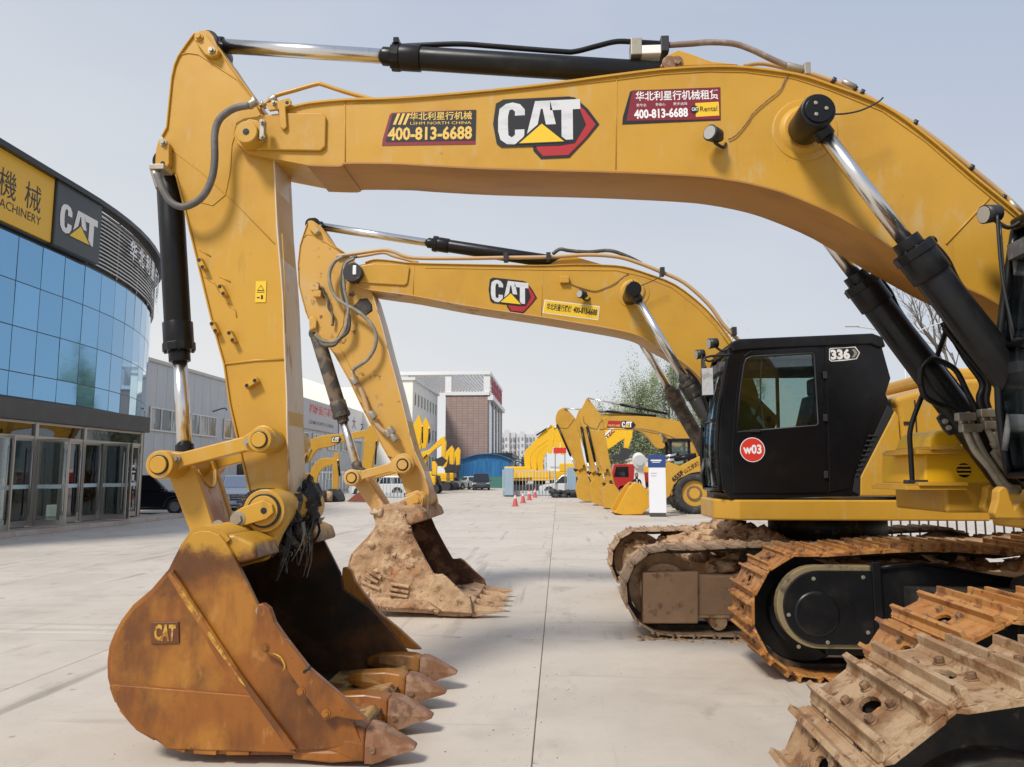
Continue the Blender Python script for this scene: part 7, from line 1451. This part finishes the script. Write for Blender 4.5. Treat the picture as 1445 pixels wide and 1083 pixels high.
# ================================================================ fences, cones, sign totem, rubble
FM = pmat('pale_grey_railing', (.42, .48, .50), .45); BP = pmat('blue_grey_cabinet', (.28, .38, .46), .5, layers=[((.34, .43, .5, .6), 1.5, .45, .6, (1, 1, .2))])
def fence(name, label, x0, x1, Y, h, sp=.26, group=None, base=None, FM=FM):
    f = thing(name, label, 'railing', ((x0 + x1) / 2, Y, 0), group=group); src = None
    for z in (.12, h - .12): m = MB(); m.box(x0, Y - .02, z, x1, Y + .02, z + .05); m.build('rail', FM, f)
    x = x0
    while x <= x1:
        if src is None: m = MB(); m.cyl((x, Y, .06), (x, Y, h - .02), .022, n=6); src = m.build('picket', FM, f)
        else: o = src.copy(); COL.objects.link(o); o.location = (x - x0, 0, 0)
        x += sp
    for x in (x0, x1): m = MB(); m.box(x - .05, Y - .05, 0, x + .05, Y + .05, h); m.build('post', FM, f)
    if base: m = MB(); m.box(x0, Y + .03, 0, x1, Y + .10, base); m.build('base_board', M['clad'], f)
    return f
fence('railing', 'pale metal railing with the two blue-grey cabinets, right of the yard entrance', -4.4, -.3, 61.5, 2.1, base=.45)
fence('railing', 'pale metal railing seen between the muddy stick and its power link', -14.6, -11.3, 56, 1.9, base=.4)
fence('railing', 'pale metal railing in front of the small digger, far left between the arms', -18.3, -15.6, 57.5, 2.0)
fence('railing', 'low dark-barred railing seen in the gap under the black cab machine', 7.2, 13.5, 19.5, .95, .22, FM=M['plastic_dark'])
for (px0, px1, Y, h, lab) in ((712, 725, 61.2, 2.25, 'blue-grey metal cabinet at the left end of the railing by the cones'), (800, 813, 60.5, 2.3, 'blue-grey metal cabinet in front of the white car behind the railing')):
    c_ = thing('metal_cabinet', lab, 'cabinet', (P(px0, 700, Y).x, Y, 0)); m = MB(); m.box(P(px0, 700, Y).x, Y - .5, .1, P(px1, 700, Y).x, Y, h); m.build('shell', BP, c_, bevel=.02); m = MB(); m.box(P(px0, 700, Y).x + .03, Y - .47, 0, P(px1, 700, Y).x - .03, Y - .03, .099); m.build('plinth', M['plastic_dark'], c_)
    m = MB()
    for k in range(4): xa = P(px0, 700, Y).x + .08 + k * .17; m.box(xa, Y - .515, .2, xa + .05, Y - .501, h - .1)
    m.build('door_rib', BP, c_)
CO = pmat('faded_red_cone', (.52, .10, .09), .6); CW = pmat('cone_white_band', (.65, .55, .52), .6)
for px, py, lab in ((727, 714, 'traffic cone nearest the camera, leftmost of four'), (738, 709.5, 'traffic cone second from the left of four'), (747, 705.5, 'traffic cone third from the left of four'), (755, 702, 'traffic cone farthest away, rightmost of four')):
    Y = H * F / (py - HY); x = P(px, py, Y).x; c_ = thing('traffic_cone', 'red and white ' + lab, 'cone', (x, Y, 0), group='red and white cones in a row before the railing'); m = MB(); m.box(x - .19, Y - .19, 0, x + .19, Y + .19, .04); m.build('base', CO, c_, bevel=.01)
    m = MB(); m.cyl((x, Y, .04), (x, Y, .42), .15, .085, n=20, cap=False); m.cyl((x, Y, .60), (x, Y, .74), .055, .03, n=20); m.build('cone_body', CO, c_); m = MB(); m.cyl((x, Y, .42), (x, Y, .60), .085, .055, n=20, cap=False); m.build('band', CW, c_)
BW = thing('boundary_wall', 'long pale boundary wall behind the row of yellow diggers on the right', 'wall', (25, 100, 0)); m = MB(); m.box(-1, 100, 0, 60, 100.3, 2.6); m.build('wall', M['cream'], BW); m = MB(); m.box(-1.1, 99.9, 2.61, 60.1, 100.4, 2.8); m.build('coping', M['clad'], BW)
PC = thing('white_cabin', 'low white site cabin behind the mixer drum and the sign totem', 'cabin', (10, 76, 0)); m = MB(); m.box(7, 76, 0, 15, 79, 3.1); m.build('wall', M['wframe'], PC); m = MB(); m.box(6.9, 75.9, 3.11, 15.1, 79.1, 3.3); m.build('roof', M['clad'], PC)
for k_ in range(3): m = MB(); m.box(8 + k_ * 2.4, 75.93, 1.2, 9.4 + k_ * 2.4, 75.99, 2.3); m.build('window', M['winglass'], PC)
TS = thing('sign_totem', 'white sign totem with navy top panel standing by the wheel loader', 'sign', (4.1, 32.2, 0)); a = P(917, 728, 32.2); b = P(938, 642, 32.2); zm = P(917, 660, 32.2).z
m = MB(); m.box(a.x, 32.2, .16, b.x + .02, 32.45, zm - .002); m.build('panel', pmat('white_sign_totem', (.72, .73, .76), .4), TS, bevel=.008); m = MB(); m.box(a.x - .01, 32.19, zm, b.x + .03, 32.46, b.z); tp = m.build('top_panel', M['navy'], TS, bevel=.008); m = MB(); m.box(a.x + .03, 32.2, 0, b.x, 32.5, .16); m.build('plinth', M['charcoal'], TS)
m = MB(); m.box(a.x + .08, 32.183, zm + .26, a.x + .52, 32.189, zm + .32); m.box(a.x + .14, 32.183, zm + .20, a.x + .46, 32.189, zm + .23); m.build('printed_line', M['offwhite'], tp); m = MB(); m.box(a.x + .08, 32.193, zm - .25, a.x + .32, 32.199, zm - .22); m.box(a.x + .08, 32.193, zm - .36, a.x + .30, 32.199, zm - .33); m.build('printed_line', pmat('grey_print', (.4, .42, .48), .5), TS)
m = MB(); random.seed(4)
for k in range(60): x = P(random.uniform(780, 813), 700, 58.5).x; m.ball((x, 58.5 + random.uniform(-.6, .6), random.uniform(.05, .45)), random.uniform(.12, .3), 0, 7, (1.2, 1, .7), .9, k)
tag(m.build('rubble_heap', M['dgrey'], recalc=False), kind='stuff')
bpy.data.objects['rubble_heap']['label'] = 'heap of black bagged rubble under the white car'

SL = thing('street_lamp', 'thin grey two-armed street lamp rising behind the black cab and its yellow hood', 'street lamp', (17.7, 40, 0))
m = MB(); m.cyl((17.7, 40, 0), (17.7, 40, 8.9), .09, .05, n=10); m.build('pole', M['clad'], SL); m = MB(); m.tube([(17.7, 40, 8.7), (16.8, 40, 9.05), (15.4, 40, 9.3)], .035, 6); m.build('arm', M['clad'], SL); m = MB(); m.tube([(17.7, 40, 8.7), (18.9, 40, 9.2), (20.1, 40, 9.6)], .035, 6); m.build('arm', M['clad'], SL)
for x, z in ((15.2, 9.33), (20.2, 9.62)): m = MB(); m.box(x - .35, 39.88, z - .05, x + .3, 40.12, z + .05); m.build('lamp_head', M['clad'], SL, bevel=.03)
